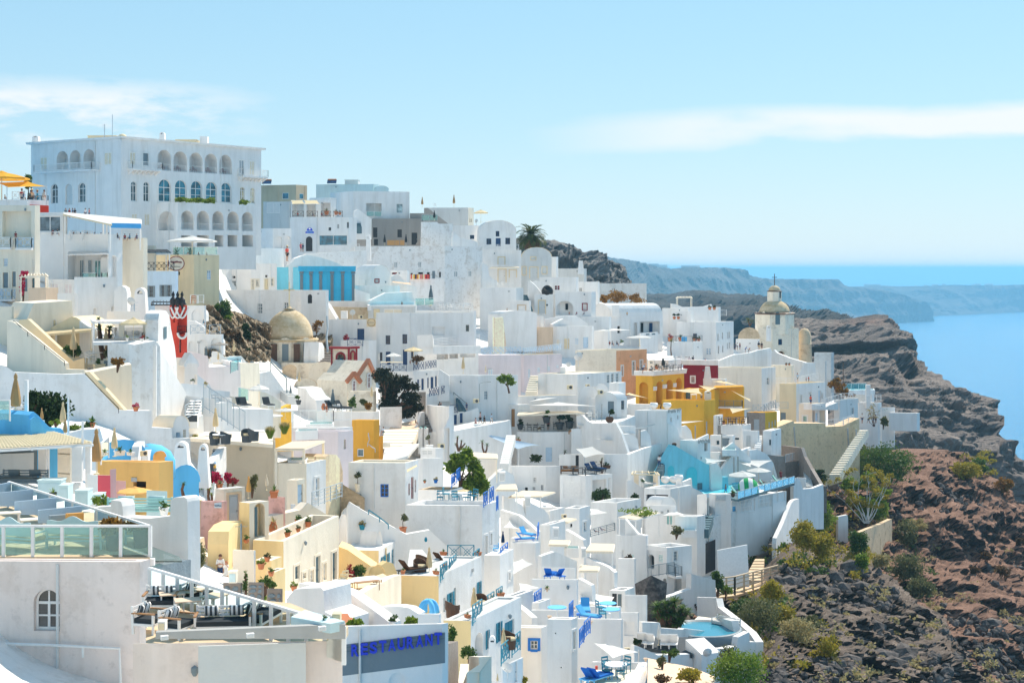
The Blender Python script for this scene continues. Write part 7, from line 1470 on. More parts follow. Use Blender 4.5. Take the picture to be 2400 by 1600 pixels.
ya=ad('yellow arcade with white cornice and tall arches',1360,1506,1776,442,700,'gold',230,a=.25,b=1.0,ej=.3,dh='n 1390 497 1466 680 _ 1.2; n 1536 490 1592 690 _ 1.6; n 1622 476 1680 680 _ 1.6; n 1705 460 1757 670 _ 1.6')
for fc in(ya.fl,ya.fr):
 m=MB();t=.25;m.g9([fc.p(-t,ya.zt+.003,t),fc.p(fc.L+t,ya.zt+.003,t),fc.p(fc.L+t,ya.zt+.003,-.2),fc.p(-t,ya.zt+.003,-.2),fc.p(-t,ya.zt+.7,t+.2),fc.p(fc.L+t,ya.zt+.7,t+.2),fc.p(fc.L+t,ya.zt+.7,-.2),fc.p(-t,ya.zt+.7,-.2)]);m.g7('cornice',ag('w'),ya.ho)
for x0,x1,y in((1480,1537,570),(1590,1624,552),(1680,1706,540)):
 s0,d0=ya.fr.hk(U(max(x0,1510)));s1,d1=ya.fr.hk(U(x1));z=bh(V(y),d0);m=MB();m.g9([ya.fr.p(s0,z,0),ya.fr.p(s1,z,0),ya.fr.p(s1,z,.12),ya.fr.p(s0,z,.12),ya.fr.p(s0,z+.6,0),ya.fr.p(s1,z+.6,0),ya.fr.p(s1,z+.6,.16),ya.fr.p(s0,z+.6,.16)]);m.g7('capital',ag('w'),ya.ho)
ah('waiter leaning forward on the yellow arcade terrace',1420,425,'lean','powder','navy','lgrey',230,95,1.2);ah('man in a white shirt sitting on the yellow arcade terrace',1490,415,'sit','w','black','brown',231,75,-1)
gf('restaurant terrace above the yellow arches','1440 425 1560 412 1620 402 1690 392','charcoal',d=231.5,ch='charcoal',sc=1.1);aj('terracotta pot with agave on the arcade terrace',1540,385,55,'terra','terra','agave','olive',235)
sail('white square canopy above the arcade terrace','1460 300 1700 293 1690 268 1470 280','sail','232 236 240 238',-.06,(0,1));bm(a6('charcoal'),'dark leaning closed umbrella by the arcade terrace','umbrella',1595,390,d=237,sc=.8);ad('white house behind the arcade canopy',1455,1640,1760,310,420,241,ej=.1,dh='k 1590 305 1615 370 steel; w 1480 315 1505 340')
yb=ad('golden yellow block under the arcade',1588,1950,2046,655,940,'gold',219,a=.12,b=1.0,ej=.3,dj='gold');yb2=ad('golden yellow house with a metal balcony',2030,2285,2296,545,780,'gold',229,a=.1,ej=.3,dj='gold');ad('yellow recessed wall behind the diners',1780,2040,2080,560,680,'gold',227,ej=.1,dh='k 1785 570 1830 660 slate')
gb(yb2,yb2.fl,2050,2275,705,1.2,'v','steel',False);ay('ivory roof sheet on the yellow house','2030 545 2290 535 2280 525 2040 530',.2,'227 228 231 230',c='gold',dq=(),du=4)
for i,x,c,k in EN((1815,'navy','sit'),(1925,'ecru','stand')):ah('%s on the yellow terrace'%('seated diner in navy','standing woman in beige')[i],x,655,k,c,'slate','brown',222,50 if k=='sit' else 68)
ea('white dining table on the yellow terrace',1860,650,'w',d=222,sc=1.1);aw('beige chimney stack on the yellow terrace',1980,660,56,90,221,d6=.95,c='ivory')
for i,p_,ds in EN(('1630 565 1905 548 1935 600','214 219 216'),('1900 525 2060 545 1990 575','222 226 222'),('2020 490 2245 525 2110 482','232 236 238'),('2175 565 2352 645 2352 665','221 219 218'),('2165 720 2352 722 2190 765','215 218 213')):sail('cream triangular sail over the yellow terraces, %s'%('largest on the left','upper middle','highest','long one falling right','low one by the stone house')[i],p_,'ecru',ds,.04)
mr=ad('dark red house with a white cornice',1768,2056,2070,352,560,'maroon',242,a=.25,ej=.2,dj='w',dh='w+w 1836 448 1868 502 maroon');m=MB();fc=mr.fl;m.g9([fc.p(-.3,mr.zt+.004,.3),fc.p(fc.L+.3,mr.zt+.004,.3),fc.p(fc.L+.3,mr.zt+.004,-.3),fc.p(-.3,mr.zt+.004,-.3),fc.p(-.3,mr.zt+.8,.4),fc.p(fc.L+.3,mr.zt+.8,.4),fc.p(fc.L+.3,mr.zt+.8,-.3),fc.p(-.3,mr.zt+.8,-.3)]);m.g7('cornice',ag('w'),mr.ho)
aw('white tapered chimney before the dark red house',1978,470,70,108,238,d6=.5,d5=False);ad('white roof block below the tapered chimney',1940,2130,2145,470,560,237,ej=.1)
for i,x,c,kd,h in EN((1820,'lilac','stand',70),(1855,'navy','stand',75),(1965,'red','lean',55)):ah('%s on the lane behind the dark red house'%('woman in lilac with a bag','man in navy','man in red')[i],x,345,kd,c,'black','black',247,h,i*2,fe='black' if i<2 else None)
bm(a4('w','w',2.4),'white sofa group behind the dark red house','sofa',1770,312,d=252)
aqw='aqua'
av('dark teal steps with a man climbing beside the aqua wall',(1528,1592,1268),(1612,1652,1056),14,'slate',d0=192,d1=204);ae('white curved house wall left of the teal steps','1285 1125 1420 1072 1600 1018 1606 1060 1530 1260',1420,189,199,.5);ae('tall aqua wall sloping down to the pool','1568 1270 1640 1130 1692 1040 1770 1085 1860 1140 1962 1198 2012 1214 2016 1312 2155 1312 2158 1400',1480,'aqua',195,201,1.2,dh='K 1632 1215 1690 1320 pool; K 1792 1225 1888 1390 pool; k 1890 1365 1932 1420 slate')
ah('man in a white shirt climbing the teal steps',1562,1232,'walk','w','navy','black',193.5,108,pi*.9,fg=False);aj('dark clay jar at the top of the aqua wall',1692,1050,62,'ball','brown','none','mid',200)
ae('white scroll wall around the pool suite doors','1635 1060 1640 855 1680 865 1720 910 1740 970 1790 995 1890 990 1990 945 2000 1110',1230,201,203,.5);stw=ad('white suite with carved lettering band',1740,1890,2003,1000,1290,199.5,a=.3,b=.7,ej=.1,dh='k 1950 1020 1980 1090 taupe; w 1918 1140 1930 1160');ee(stw,stw.fr,1895,2000,1005,10,3)
for i,x0,x1,yt,gv,d in EN((1220,1390,940,1090,193),(1400,1498,910,1050,197),(1740,1850,870,985,206),(2010,2105,1190,1310,199)):ae('white rounded divider wall with cut fish shapes, %s'%('left large','second','by the scroll wall','by the pool')[i],'%d %d %d %d %d %d %d %d'%(x0,yt+10,x0+(x1-x0)*.5,yt,x1-15,yt+45,x1,gv),gv+15,d,d+1,.35)
for i,p_,ds in EN(('1290 905 1380 890 1610 838','196 198 203'),('1220 935 1350 942 1360 925','194 195 198'),('1010 985 1235 1005 1150 985','191 193 195'),('1955 1150 1965 1195 2165 1170','199 198 203'),('1700 860 1950 830 1740 835','208 212 213'),('2260 1195 2352 1225 2352 1195','204 204 207')):sail('white sail over the pool hotel terraces, %s'%('long pointed one','small one by the divider','low one at the left','small square one','broad one behind','at the far right')[i],p_,'sail',ds,.04)
for i,x,y,h in EN((1397,1010,110),(1268,1110,120),(1872,985,115),(1970,950,115),(2100,1030,90),(2205,1270,130),(2240,1240,105)):e7('weathered wooden sail post, %s from the left'%('second','first','third','fourth','fifth','sixth','seventh')[i],x,y,h,'taupe',(196,192,205,208,206,200,203)[i],r=.09)
for i,x0,xc,x1,yt,gv,d,w in EN((2000,2195,2215,958,1080,211,'d 2102 978 2160 1058; k 2055 1000 2080 1035 slate'),(1948,2080,2095,1100,1240,204,''),(2100,2290,2352,870,1040,217,'d 2310 950 2340 1030 steel2'),(2030,2060,2110,785,960,217,'k 2068 870 2088 940 slate')):ad('white suite block above the pool, %s'%('with a grey door','low step','with a railed dining balcony','with a narrow doorway')[i],x0,xc,x1,yt,gv,d,a=.2,ej=.2,dh=w)
ae('white curved garden wall above the pool','2005 1040 2060 1050 2110 1080 2200 1015 2280 1090 2352 1150',1230,205,207,.4);ae('long white curved wall ending in carved letters','2070 1290 2110 1235 2200 1110 2352 1055',1330,202,209,.4);pool('pale plunge pool above the aqua wall','2110 1090 2220 1090 2215 1062 2115 1062',ds='203 204 208 208',c='mint')
ak(2100,868,214.5,2330,862,216,'black railing of the dining balcony','v','charcoal',1.2);gf('railed dining balcony','2150 862 2230 862','brown',d=216,ch='brown',sc=1.2);aj('flower pot at the corner of the dining balcony',2118,862,42,'terra','terra','bush','rust',215.5)
pool('bright turquoise swimming pool below the aqua wall','1870 1395 1975 1478 2175 1455 2185 1395 2352 1380 2352 1355 2150 1380 1935 1408',bh(V(1440),198),rim='aqua');ah('boy in blue trunks stepping along the pool',2135,1462,'walk','tan','blue','black',197,88,-1.2,go=False,skin='tan')
cab=ad('white terrace below the curtained cabana',1420,1668,1842,1412,1500,184,a=.3,b=.8,ej=.3);ay('white curtained cabana with four posts','1325 1285 1565 1292 1545 1268 1335 1262',2.6,'184 185 189 188',c='ecru',du=4,b2=False,pc='w',pt=.2)
for i,x in h4((1365,1530)):ae('tied white curtain of the cabana, %s'%('left','right')[i],'%d 1290 %d 1290'%(x-20,x+20),1390,bn('ivory'),185.5,th=.15,n='curtain,curtain')
aj('square white planter with a round shrub by the cabana',1418,1400,78,'tall','w','bush','mid',184);bm(a2('w'),'wooden day bed under the cabana','sun lounger',1470,1392,d=185.5,rz=1.2);
for i,x in h4((1615,1690,1730)):m=MB();m.hl=True;q=at(x,1365-(i>1)*15,188);m.g8(EGG,h6(q),14);o=m.g7('egg_chair',af('w'));o['label']='white round shell chair beside the cabana, %s'%('left with a grey cushion','middle','right')[i];o['category']='chair'
ae('white curved parapet around the shell chairs','1290 1342 1330 1345 1400 1395 1430 1412 1520 1405 1665 1400 1760 1360 1842 1325 1848 1420',1440,183.5,189,.4);ae('low curved white wall falling from the shell chairs to the pool','1760 1350 1840 1400 1940 1450 1975 1490 1980 1560',1600,184,187,1)
fr("D")
# right
e9=bc('tower_church','tall church tower with two stacked domes at the right end of the town','church',at(190,980,296));h=ad('t',65,185,412,697,1010,'ivory',296,a=.5,b=.35,dl=.45,ej=.05,dh='q+ivory 234 788 268 838; K 232 892 290 930 brown')
for o in list(h.ho.children):o.parent=e9;o.location=h3(h.ho.location)-e9.location
bpy.data.objects.remove(h.ho);k=mp(296)*G.s;q=at(203,697,300);c=lambda r,z0,z1:MB().g8([(r/k,z0),(r/k,z1)],h6(q),8,pi/8)
dz=125/k;c(172,-1,dz).g7('drum',ag('ivory',.5),e9);MB().g8([(178/k,dz),(182/k,dz+.2),(172/k,dz+.35)],h6(q),8,pi/8).g7('cornice',af('brown'),e9)
m=MB();m.hl=True;m.g8([(132/k*cos(a),dz+.3+112/k*sin(a))for a in[pi/2*i/10 for i in h5(10)]]+[(50/k,dz+.3+113/k)],h6(q),28);m.g7('dome',fp,e9);d2=dz+.3+110/k;c(64,d2-.4,d2+72/k).g7('lantern',ag('ivory',.5),e9)
for a in h5(8):
 b=pi/4*a;n_=h8(cos(b),sin(b),0);e=h8(-sin(b),cos(b),0);f2=fd(q+n_*(64*.925/k)-e,q+n_*(64*.925/k)+e);f2.n=n_;MB().he(f2.p(.78,q.z+d2+.4,.02),f2.p(1.22,q.z+d2+.4,.02),f2.p(1.22,q.z+d2+1.7,.02),f2.p(.78,q.z+d2+1.7,.02)).g7('lantern_window',af('dark' if a==7 else 'ivory'),e9)
 f3=fd(q+n_*(172*.925/k)-e*2,q+n_*(172*.925/k)+e*2);f3.n=n_;z0=q.z+.9;ap=gz(1.55,2.45,z0+2.0,.45);MB().add([f3.p(1.55,z0,.03)]+[f3.p(*x,.03)for x in ap]+[f3.p(2.45,z0,.03)],[h6(h5(len(ap)+2))]).g7('drum_window',af('slate' if a==6 else 'ivory'),e9)
d3=d2+72/k;MB().g8([(66/k,d3),(68/k,d3+.15),(60/k,d3+.2)],h6(q),8,pi/8).g7('lantern_cornice',af('brown'),e9);m=MB();m.hl=True;m.g8([(52/k*cos(a),d3+.2+46/k*sin(a))for a in[pi/2*i/8 for i in h5(9)]],h6(q),20);m.g7('small_dome',fp,e9);t=q+h8(0,0,d3+.2+45/k);m=MB();m.hj(t,t+h8(0,0,2.3),.12);m.hj(t+h8(-.5,0,1.6),t+h8(.5,0,1.6),.12);m.g7('cross',af('brown'),e9)
m=MB();m.hl=True;q2=at(462,985,300);R_=60/k;m.g8([(R_*1.15,-6),(R_*1.08,0),(R_,150/k),(R_*1.03,152/k),(R_*.98,155/k),(R_*.95,215/k),(R_*.8,262/k),(R_*.45,288/k),(.001,296/k)],h6(q2),20);m.g7('apse',ag('sand',.6),e9)
ad('tan vault left of the church tower',-110,-108,72,780,900,'sand',292,b=.1,vr=688,dl=.5,dj='sand');ad('white forecourt house left of the church tower',-130,60,75,790,960,288,ej=.1);aw('white bell gable pillar before the church tower',152,760,40,90,290,d6=.9);ec('dry palm crown left of the church tower',-10,660,'-20 630 60 10 640 50','palm',310,n=40)
ae('long white ramp wall leading up to the church','-300 985 -150 925 0 905 60 885 170 865 185 900 190 1010',1050,268,284,.5);ae('white sloping ramp wall right of the church steps','175 905 200 880 220 905 330 950 470 990 465 1005 415 1112',1130,282,276,.5);ae('white sloping parapet ending at the gate post','413 1112 470 992 550 990 562 1110',1140,272,274,.5)
pink=ad('tall ivory house with an arched window near the church',-300,92,212,1037,1500,'ivory',258,a=.25,b=1.0,ej=.3,do='w',dh='a+w 133 1120 156 1180; w 160 1320 176 1344; w 300 1 301 2');ad('white flat house with two urns on its roof',172,350,372,1015,1180,'ivory',272,a=.2,ej=.05,dh='d 178 1035 200 1120 slate')
for i,x in h4((304,330)):aj('terracotta pot with a shrub on the urn roof, %s'%('left','right')[i],x,1018,30,'terra','terra','bush','dark',273)
ch2=ad('cream house with pointed hood windows on the cliff edge',247,390,640,1172,1520,'cream',258,a=.3,b=.75,ej=.3,do='w',dh='w+w 424 1268 440 1340 powder; w+w 500 1246 518 1300 powder; d+w 580 1232 600 1340 powder; w+w 606 1252 618 1300 powder; d 255 1420 300 1505; w 225 1 226 2');am(ch2,215,1172,388,1172,ei='h',h=1.1);am(ch2,392,1168,580,1130,ei='h',h=1.2)
for i,x,c,hh in EN((400,'powder',80),(476,'maroon',45),(497,'red',52)):ah('visitor in %s on the railed roof of the cliff house'%('pale blue','brown','red')[i],x,1160,'stand',c,'slate','brown',263,hh,i)
ah('man in a red shirt on the white balcony of the cliff house',515,1362,'stand','red','navy','black',250,95,2);bal=ad('white lower wing of the cliff house with glass doors',412,528,645,1345,1530,'ivory',251,a=.3,b=.7,ej=.4,do='w',dh='c+w 446 1447 484 1500 mint; o 530 1408 552 1505 _ 1; d 556 1425 578 1490 powder; o 590 1400 640 1505 _ 1');ae('white curved balcony slab with cut openings','525 1345 640 1375 780 1318 782 1350',1398,249,257,1.5,ey=0);ak(640,1350,249.5,780,1310,256,'white balcony rail on the cliff house','h',h=1.0)
gb(pink,pink.fr,150,208,1385,1.5,'x','w',False);ak(218,1390,254,320,1388,254,'steel blue balcony railing between the tall houses','v','steel2',1.4)
for i,x0,xc,x1,yt,gv,d,w in EN((715,765,922,1312,1500,256,'w+w 866 1380 886 1435'),(930,1095,1125,1336,1480,262,''),(800,1040,1062,1225,1340,270,''),(1125,1232,1240,1376,1470,262,''),(1190,1430,1455,1425,1480,260,''),(560,640,650,975,1240,283,''),(545,690,715,905,1160,288,'')):ad('white cliff edge house, %s'%('with a grey framed window','with a shady tree terrace','with a glass walled pool','small plain cube','long low terrace','with a slanting worn side','plain grey block by the church')[i],x0,xc,x1,yt,gv,'w' if i<5 else 'lgrey',d,a=.2,b=.9,ej=.3,dh=w,dl=.3 if i>4 else 0,ey=2 if i==4 else 5)
ak(690,1312,255,765,1312,256,'white rail by the brown tree, left','h',h=1.2);ak(765,1315,256,915,1300,260,'white rail by the brown tree, right','h',h=1.3);ak(925,1336,258,1120,1320,264,'white rail on the shady tree terrace','h',h=1.4);ak(800,1225,268,990,1222,270,'glass wall of the pool at the cliff edge','g',h=4.2);pool('slim turquoise pool behind glass at the cliff edge','850 1238 1060 1232 1050 1222 860 1226',ds='266 270 274 270',c='aqua');aw('white square pillar beside the glass walled pool',1008,1330,36,150,262,d6=1,d5=False)
e8('brown leaning tree on the cliff edge',760,1290,170,'660 1140 760 1220 690 1118 790 1190 740 1170 850 1260 780 1220 900 1285 720 1200 800 1270','rust',266,n=1700,ls=.3,tr=.2);e7('thin wooden mast behind the brown tree',795,1200,205,'brown',275,r=.07)
for i,x,c,hh in EN((958,'w',90),(1012,'powder',75),(1055,'slate',70),(1075,'w',80)):ah('person in %s walking under the bare tree'%('a white top with a suitcase','pale blue','grey','white with a backpack')[i],x,1515,'walk',c,'navy','black',248,hh,i*2)
R=random.Random(3)
def ck(de,x,y,h,d,c='stone',leaf='olive',n=9,dw=.5,lv=120):
 q=at(x,y,d);H=h/G.s/mp(d);da=bc('bare_tree',de,'tree',q);m=MB();l=MB()
 for i in h5(n):
  p=q+h8((i-n/2)*.05*H*.2,0,0);dr=h8(R.gauss(0,dw),R.gauss(0,dw*.6),1.1).normalized();r=.05*H*.25;en=[p];
  for j in h5(5):p=p+dr*H/5.2;dr=(dr+h8(R.gauss(0,.25),R.gauss(0,.2),.08)).normalized();en.append(p.copy())
  m.hf(en,[r,r*.8,r*.6,r*.45,r*.3,r*.12],5)
  for b in en[2:]:
   e=b+h8(R.gauss(0,.2),R.gauss(0,.2),R.uniform(.02,.25))*H*.6;m.hf([b,b.lerp(e,.5)+h8(0,0,.03*H),e],[r*.35,r*.25,r*.1],4);b4(l,e,(.12*H,.12*H,.1*H),lv//(n*2),max(.1,3.5/mp(d)),ew=i,shell=.1)
 m.g7('branches',af(c,.9),da);l.g7('leaves',b5(leaf),da);return da
ck('thin almost leafless tree among the walkers',1060,1540,180,247,'brown','straw');e6('grey green bushy sapling right of the leafless tree',1140,1545,70,90,'olive',247,300)
ah('couple member with a backpack and tan shorts by the church',68,885,'stand','navy','canvas','black',283,78,2.8,fe='black');ah('couple member in black by the church',93,885,'stand','black','tan','black',283.5,72,3.3);ah('man in blue leaning on the ramp wall',-48,905,'lean','blue','navy','brown',276,60,1.4);ah('woman in orange leaning on the ramp wall',-20,910,'lean','terra','slate','brown',276.5,52,1.4)
for i,x in h4((-135,-118,-95)):ah('tourist at the slit windowed house, %s of three'%('left','middle','right')[i],x,880,'stand',('slate','w','maroon')[i],'navy','black',281,62,i)
fr('H')
oww=ae('tall ochre stained retaining wall under the cliff house','592 445 735 386 738 408 1005 410 1010 440 1160 432 1300 366 1305 560',900,'peach',233,246,2,dl=.6,ey=1);
for i,x,y,y2 in EN((738,440,610),(1200,450,700),(1272,460,570)):au('grey drain pipe on the ochre stained wall, %s'%('left','middle','right')[i],'%d %d %d %d %d %d'%(x,y,x+6,(y+y2)//2,x+12,y2),'234 234 234' if i==0 else '241 241 241','grey',.12)
ak(1010,440,241,1160,428,243,'white lower terrace rail above the ochre stained wall','h',h=1.6);ak(1165,428,243,1250,398,246,'white lower terrace rail, right part','h',h=1.6)
av('long pale steps down the end of the ochre stained wall',(1040,1130,865),(1305,1375,470),20,'ivory',d0=228,d1=243)
yhz=ad('yellow house with a stone front and curved railing',330,490,592,318,500,'stone',227,a=.2,b=.9,ej=.1,do='gold',dj='gold',dh='d 392 375 440 470 steel2; w 520 400 534 450 ecru; w 546 392 560 445 ecru; w 572 380 584 430 ecru');yhz.wall.data.materials[0]=bp('stone',2)
ak(385,315,226.5,480,312,226.5,'lattice railing on the stone fronted house, left','x','steel2',1.8);ak(482,312,226.5,580,270,233,'lattice railing on the stone fronted house, right','x','steel2',1.8)
for i,x0,xc,x1,yt,gv,d,w in EN((110,295,345,430,640,215,'k 230 535 265 552 slate'),(300,430,440,475,640,213,'d 328 515 364 615 lgrey'),(470,545,628,475,700,214,'k 525 550 540 600 slate')):ad('white house under the stone fronted house, %s'%('wide with a slot','with a panelled pale door','with a curved stair side')[i],x0,xc,x1,yt,gv,d,a=.2,ej=.1,dh=w)
av('white winding steps beside the pale panelled door',(395,450,625),(425,465,515),7,'w',d0=211,d1=216)
ae('large white curved wall of the round terrace','355 640 420 635 500 670 560 750 590 850 600 890',930,208,212,.4);ae('dark rubble wall under the railed terrace','500 680 600 690 660 690 665 850',880,bp('stone',2),213,216,d7='stone_wall');ad('railed stone terrace with chairs at the cliff',640,665,815,745,960,'stone',216,a=.3,b=.7,ej=.1).wall.data.materials[0]=bp('stone',2);ak(665,748,215.5,815,712,222,'grey railing of the stone terrace','v','steel2',1.8);ae('stone parapet slanting down beside the terrace steps','632 600 800 622 825 700 880 800 960 935 990 950',990,bp('stone',2),224,208,.5,d7='stone_wall')
av('grey steps beside the slanting stone parapet',(845,905,960),(795,830,720),14,'lgrey',d0=210,d1=221);ad('stone pier at the foot of the grey steps',760,838,842,880,960,'w',208,ej=.05);ae('white wall at the corner of the pool deck','735 930 760 880 790 900 815 975 900 970 990 935 995 1000',1130,202,208,.5)
fr('L')
wq=ae('long stained white wall below the sun deck','1240 560 1300 545 1385 520 1425 480 1450 430 1465 402 1560 378 1600 372 1660 345 1760 330 2050 268 2055 320',960,171,199,1.0,dl=.5,ey=2,dh='k 1258 640 1456 905 dark')
deck=eg('sun_deck','1590 245 1650 258 2140 118 2060 60 1600 180','slate',ds='182 181 200 205 195',de='grey pool sun deck above the stained wall',ek='deck');bd=ad('open kitchen bay under the sun deck',1590,1600,2070,262,420,184,a=.3,b=.95,ej=.02,dh='o 1668 262 1800 365 _ 2.5; o 1832 225 1940 322 _ 2.5; o 1955 190 2000 280 _ 2.5; c 1605 310 1642 376 sky; k 2015 190 2060 270')
for i,x in h4((1720,1880)):m=MB();s0,d0=bd.fr.hk(U(x-48));s1,d1=bd.fr.hk(U(x+48));zz=[bh(V(265+(i==1)*-38+j*32),d0)for j in h5(3)];[m.hj(bd.fr.p(s0,z,.02),bd.fr.p(s1,z,.02),.1)for z in zz];[m.hj(bd.fr.p(s0+(s1-s0)*j/3,zz[0],.02),bd.fr.p(s0+(s1-s0)*j/3,zz[2]-.5,.02),.08)for j in h5(4)];m.g7('window_grid',af('w'),bd.ho)
ak(1650,255,181,2140,115,200,'glass edge along the sun deck','g','steel2',.9,n=9);ah('sunbather standing in a patterned bikini on the sun deck',2022,100,'hold','maroon','maroon','brown',199,98,-.3,skin='tan');bi('large white umbrella over the pool edge',1690,175,250,'sail',196,hh=165);bi('large white umbrella nearest the round terrace',1830,110,215,'sail',202,hh=130);bj('closed white umbrella on the sun deck',1960,100,130,'sail',202);sail('white triangular sail behind the deck umbrellas','1640 -85 1950 -80 1830 -20','sail','206 210 206',.04)
for i,x,y,c in EN((1845,125,'tan'),(1870,118,'skin')):ah('sunbather reclining on the deck, %s'%('tanned with dark hair','beside the tanned one')[i],x,y+8,'recline',c,'black','black',194.5,60,1+i,go=False,skin=c)
for i,x,y in EN((1660,228),(1800,190),(1900,165),(2010,125)):bm(a2('mint','steel2'),'pale turquoise lounger on the sun deck, %s from the left'%ORD[i],'sun lounger',x,y,d=187+i*4,rz=1.2,sc=1.2)
m=MB();m.hl=True;q=at(1745,215,187.5);m.g8([(.001,.1),(.5,.12),(1.2,.05),(1.3,-.1),(1.1,-.15),(.001,-.05)],(0,0,0),16);Rm=Matrix.Rotation(1.0,3,'X');m.v=[q+h8(0,0,.9)+Rm@v for v in m.v];o=m.g7('pool_float',b8('green','w',.9));o['label']='bright green and white round pool float leaning on a lounger';o['category']='pool float'
aj('bushy plant in a brown pot at the deck corner',1608,235,62,'ball','brown','bush','mid',184);aj('terracotta pot by the deck umbrellas',1775,108,45,'terra','terra','bush','mid',203)
sb=ad('white sign wall of the pool hotel with a louvred door',1395,1455,1592,212,420,180,a=1.2,b=.15,ej=.1,dh='s 1462 272 1550 390 w');c=at(1503,240,179.2);bd_=ae('white name board framed in grey','1462 218 1548 220',266,'lgrey',179.6,180.1,.06,n='sign_board,sign');ef(bd_,'Athina',at(1503,241,179.5),1.1,.42,af('steel2'),d4=.25)
av('dark teal winding steps below the name board, upper',(1345,1395,410),(1375,1420,230),9,'slate',d0=175,d1=186);av('dark teal winding steps below the name board, lower',(1340,1400,520),(1375,1440,400),6,'slate',d0=170,d1=176);ae('white curled wall left of the teal winding steps','1300 215 1380 205 1385 240 1330 310 1320 350 1370 380 1372 480',520,177,176,.4)
av('narrow stone steps down the stained wall',(1905,1975,655),(2030,2065,320),18,'stone',d0=187,d1=198);ae('white sloping parapet of the narrow stone steps','1980 640 1985 590 2050 450 2115 285 2135 262 2178 250 2180 470',660,184,197,.5);av('pale stone steps turning at the foot of the wall',(1700,1865,960),(1800,1880,770),8,'sand',d0=169,d1=178)
walk=eg('walkway','1470 1100 1620 1085 2075 950 2060 900 1870 960 1560 1060','sand',ds='158 159 172 175 168 161');w0,w1,w2=at(1480,1098,157.5),at(1625,1080,158.5),at(2072,950,171.5);
for a,b,n in((w0,w1,2),(w1,w2,6)):e5(a,b,1.9,'h','sand',de='weathered timber rail along the dirt walkway, %s part'%('short' if n==2 else 'long'),n=n,w=.12)
m=MB();q=at(1620,1010,162);m.g9([q+h3(v)for v in((-1.6,0,0),(1.6,0,0),(1.6,.3,0),(-1.6,.3,0),(-1.6,1.4,3.6),(1.6,1.4,4.2),(1.6,1.6,4.2),(-1.6,1.6,3.6))]);o=m.g7('leaning_board',af('w'));o['label']='white boards leaning at the foot of the stained wall';o['category']='board'
e8('dark cypress shrub at the garage corner',1475,1040,190,'1420 870 1530 960 1430 930 1530 1040','mid',153,n=1300,tr=.12);e6('bright leafy shrub at the end of the walkway',1545,1095,110,100,'bright',157,600)
fr('Q')
for lb,x,y,w,h,c,d,n in(('big dark green juniper mass below the long steps',1240,100,430,260,'mid',243,4200),('left lobe of the juniper mass by the pale steps',1060,0,240,170,'olive',243,1600),('green thicket above the garden wall',1150,380,230,150,'bright',228,1600),('rusty dark shrub right of the thin branching tree',700,330,190,170,'brown',232,1500),('golden yellow shrub beside the narrow stone steps',635,600,210,190,'yellow',190,2600),('right half of the golden shrub',780,660,190,180,'yellow',186,2200),('bright green shrub cascade above the golden shrub',760,480,220,220,'bright',203,2400),('green shrub at the corner of the stone garden wall',1040,650,130,180,'mid',196,1500),('bright green shrub clump on the ridge',1060,740,100,110,'bright',190,900),('straw coloured grass shrub on the ridge',1200,720,120,90,'straw',200,800),('olive shrub blanket right of the garden wall',1400,860,260,220,'olive',214,2600),('lower olive shrub blanket falling down the valley',1500,960,200,150,'olive',208,1600),('dark olive shrub beneath the garden wall corner',1400,560,170,170,'olive',226,1400),('yellow green shrubs on the ridge top at the right',1830,70,220,120,'yellow',255,1600),('dark green bush on the ridge top at the right',1925,40,140,110,'mid',256,1200),('brown yellow tuft on the far right ridge',2120,190,130,120,'rust',252,900),('yellow green shrub under the timber walkway',410,1020,160,190,'yellow',152,1800),('broad yellow shrub mat beside the oval tub',330,1200,330,230,'olive',138,3000),('green shrub left in the yellow mat',190,1120,150,150,'mid',139,1300),('yellow crest of the shrub mat',480,1150,190,150,'yellow',139,1500),('straw shrub mat falling towards the gully',600,1280,260,170,'straw',140,1900),('green shrub in the gully mat',700,1190,160,110,'olive',143,1000),('yellow green tongue of the gully mat',820,1370,170,130,'yellow',140,900),('dry brown bush on the scree, upper',1980,680,90,70,'brown',210,300),('dry brown bush on the scree, largest',2120,800,120,90,'brown',203,420),('dry brown bush on the scree, middle',1890,780,80,60,'brown',205,300),('dry brown bush at the far right of the scree',2230,560,80,70,'brown',218,300),('dry tuft above the dark outcrop',1480,470,150,110,'straw',230,500)):near=x<1250 and y>=560;e6(lb,x,y,w*1.15,h*1.15,c,(cd2 if near else cd)(U(x),V(y),9,1)-2.6,int(n*1.2),g6=n<500)
ck('thin branching tree with sparse yellow leaves',1105,395,380,222,'lgrey','yellow',n=10,dw=.45,lv=2600);e8('leafy yellow green tree behind the thin branching tree',1000,330,260,'900 60 1080 180 1050 20 1180 140 1150 120 1290 240 960 170 1120 300 1100 220 1260 330','bright',228,n=3000,ls=.4);e8('dark pine bush at the foot of the ochre stained wall',760,110,130,'715 0 800 50 700 40 820 100','dark',226,n=900)
ae('low stone garden wall on the cliff','1048 462 1100 440 1200 402 1285 362 1288 380',600,'sand',207,226,.6,dl=.8,ey=2,d7='garden_wall');ae('small white broken wall among the shrubs','890 345 960 332 965 360',380,216,217)
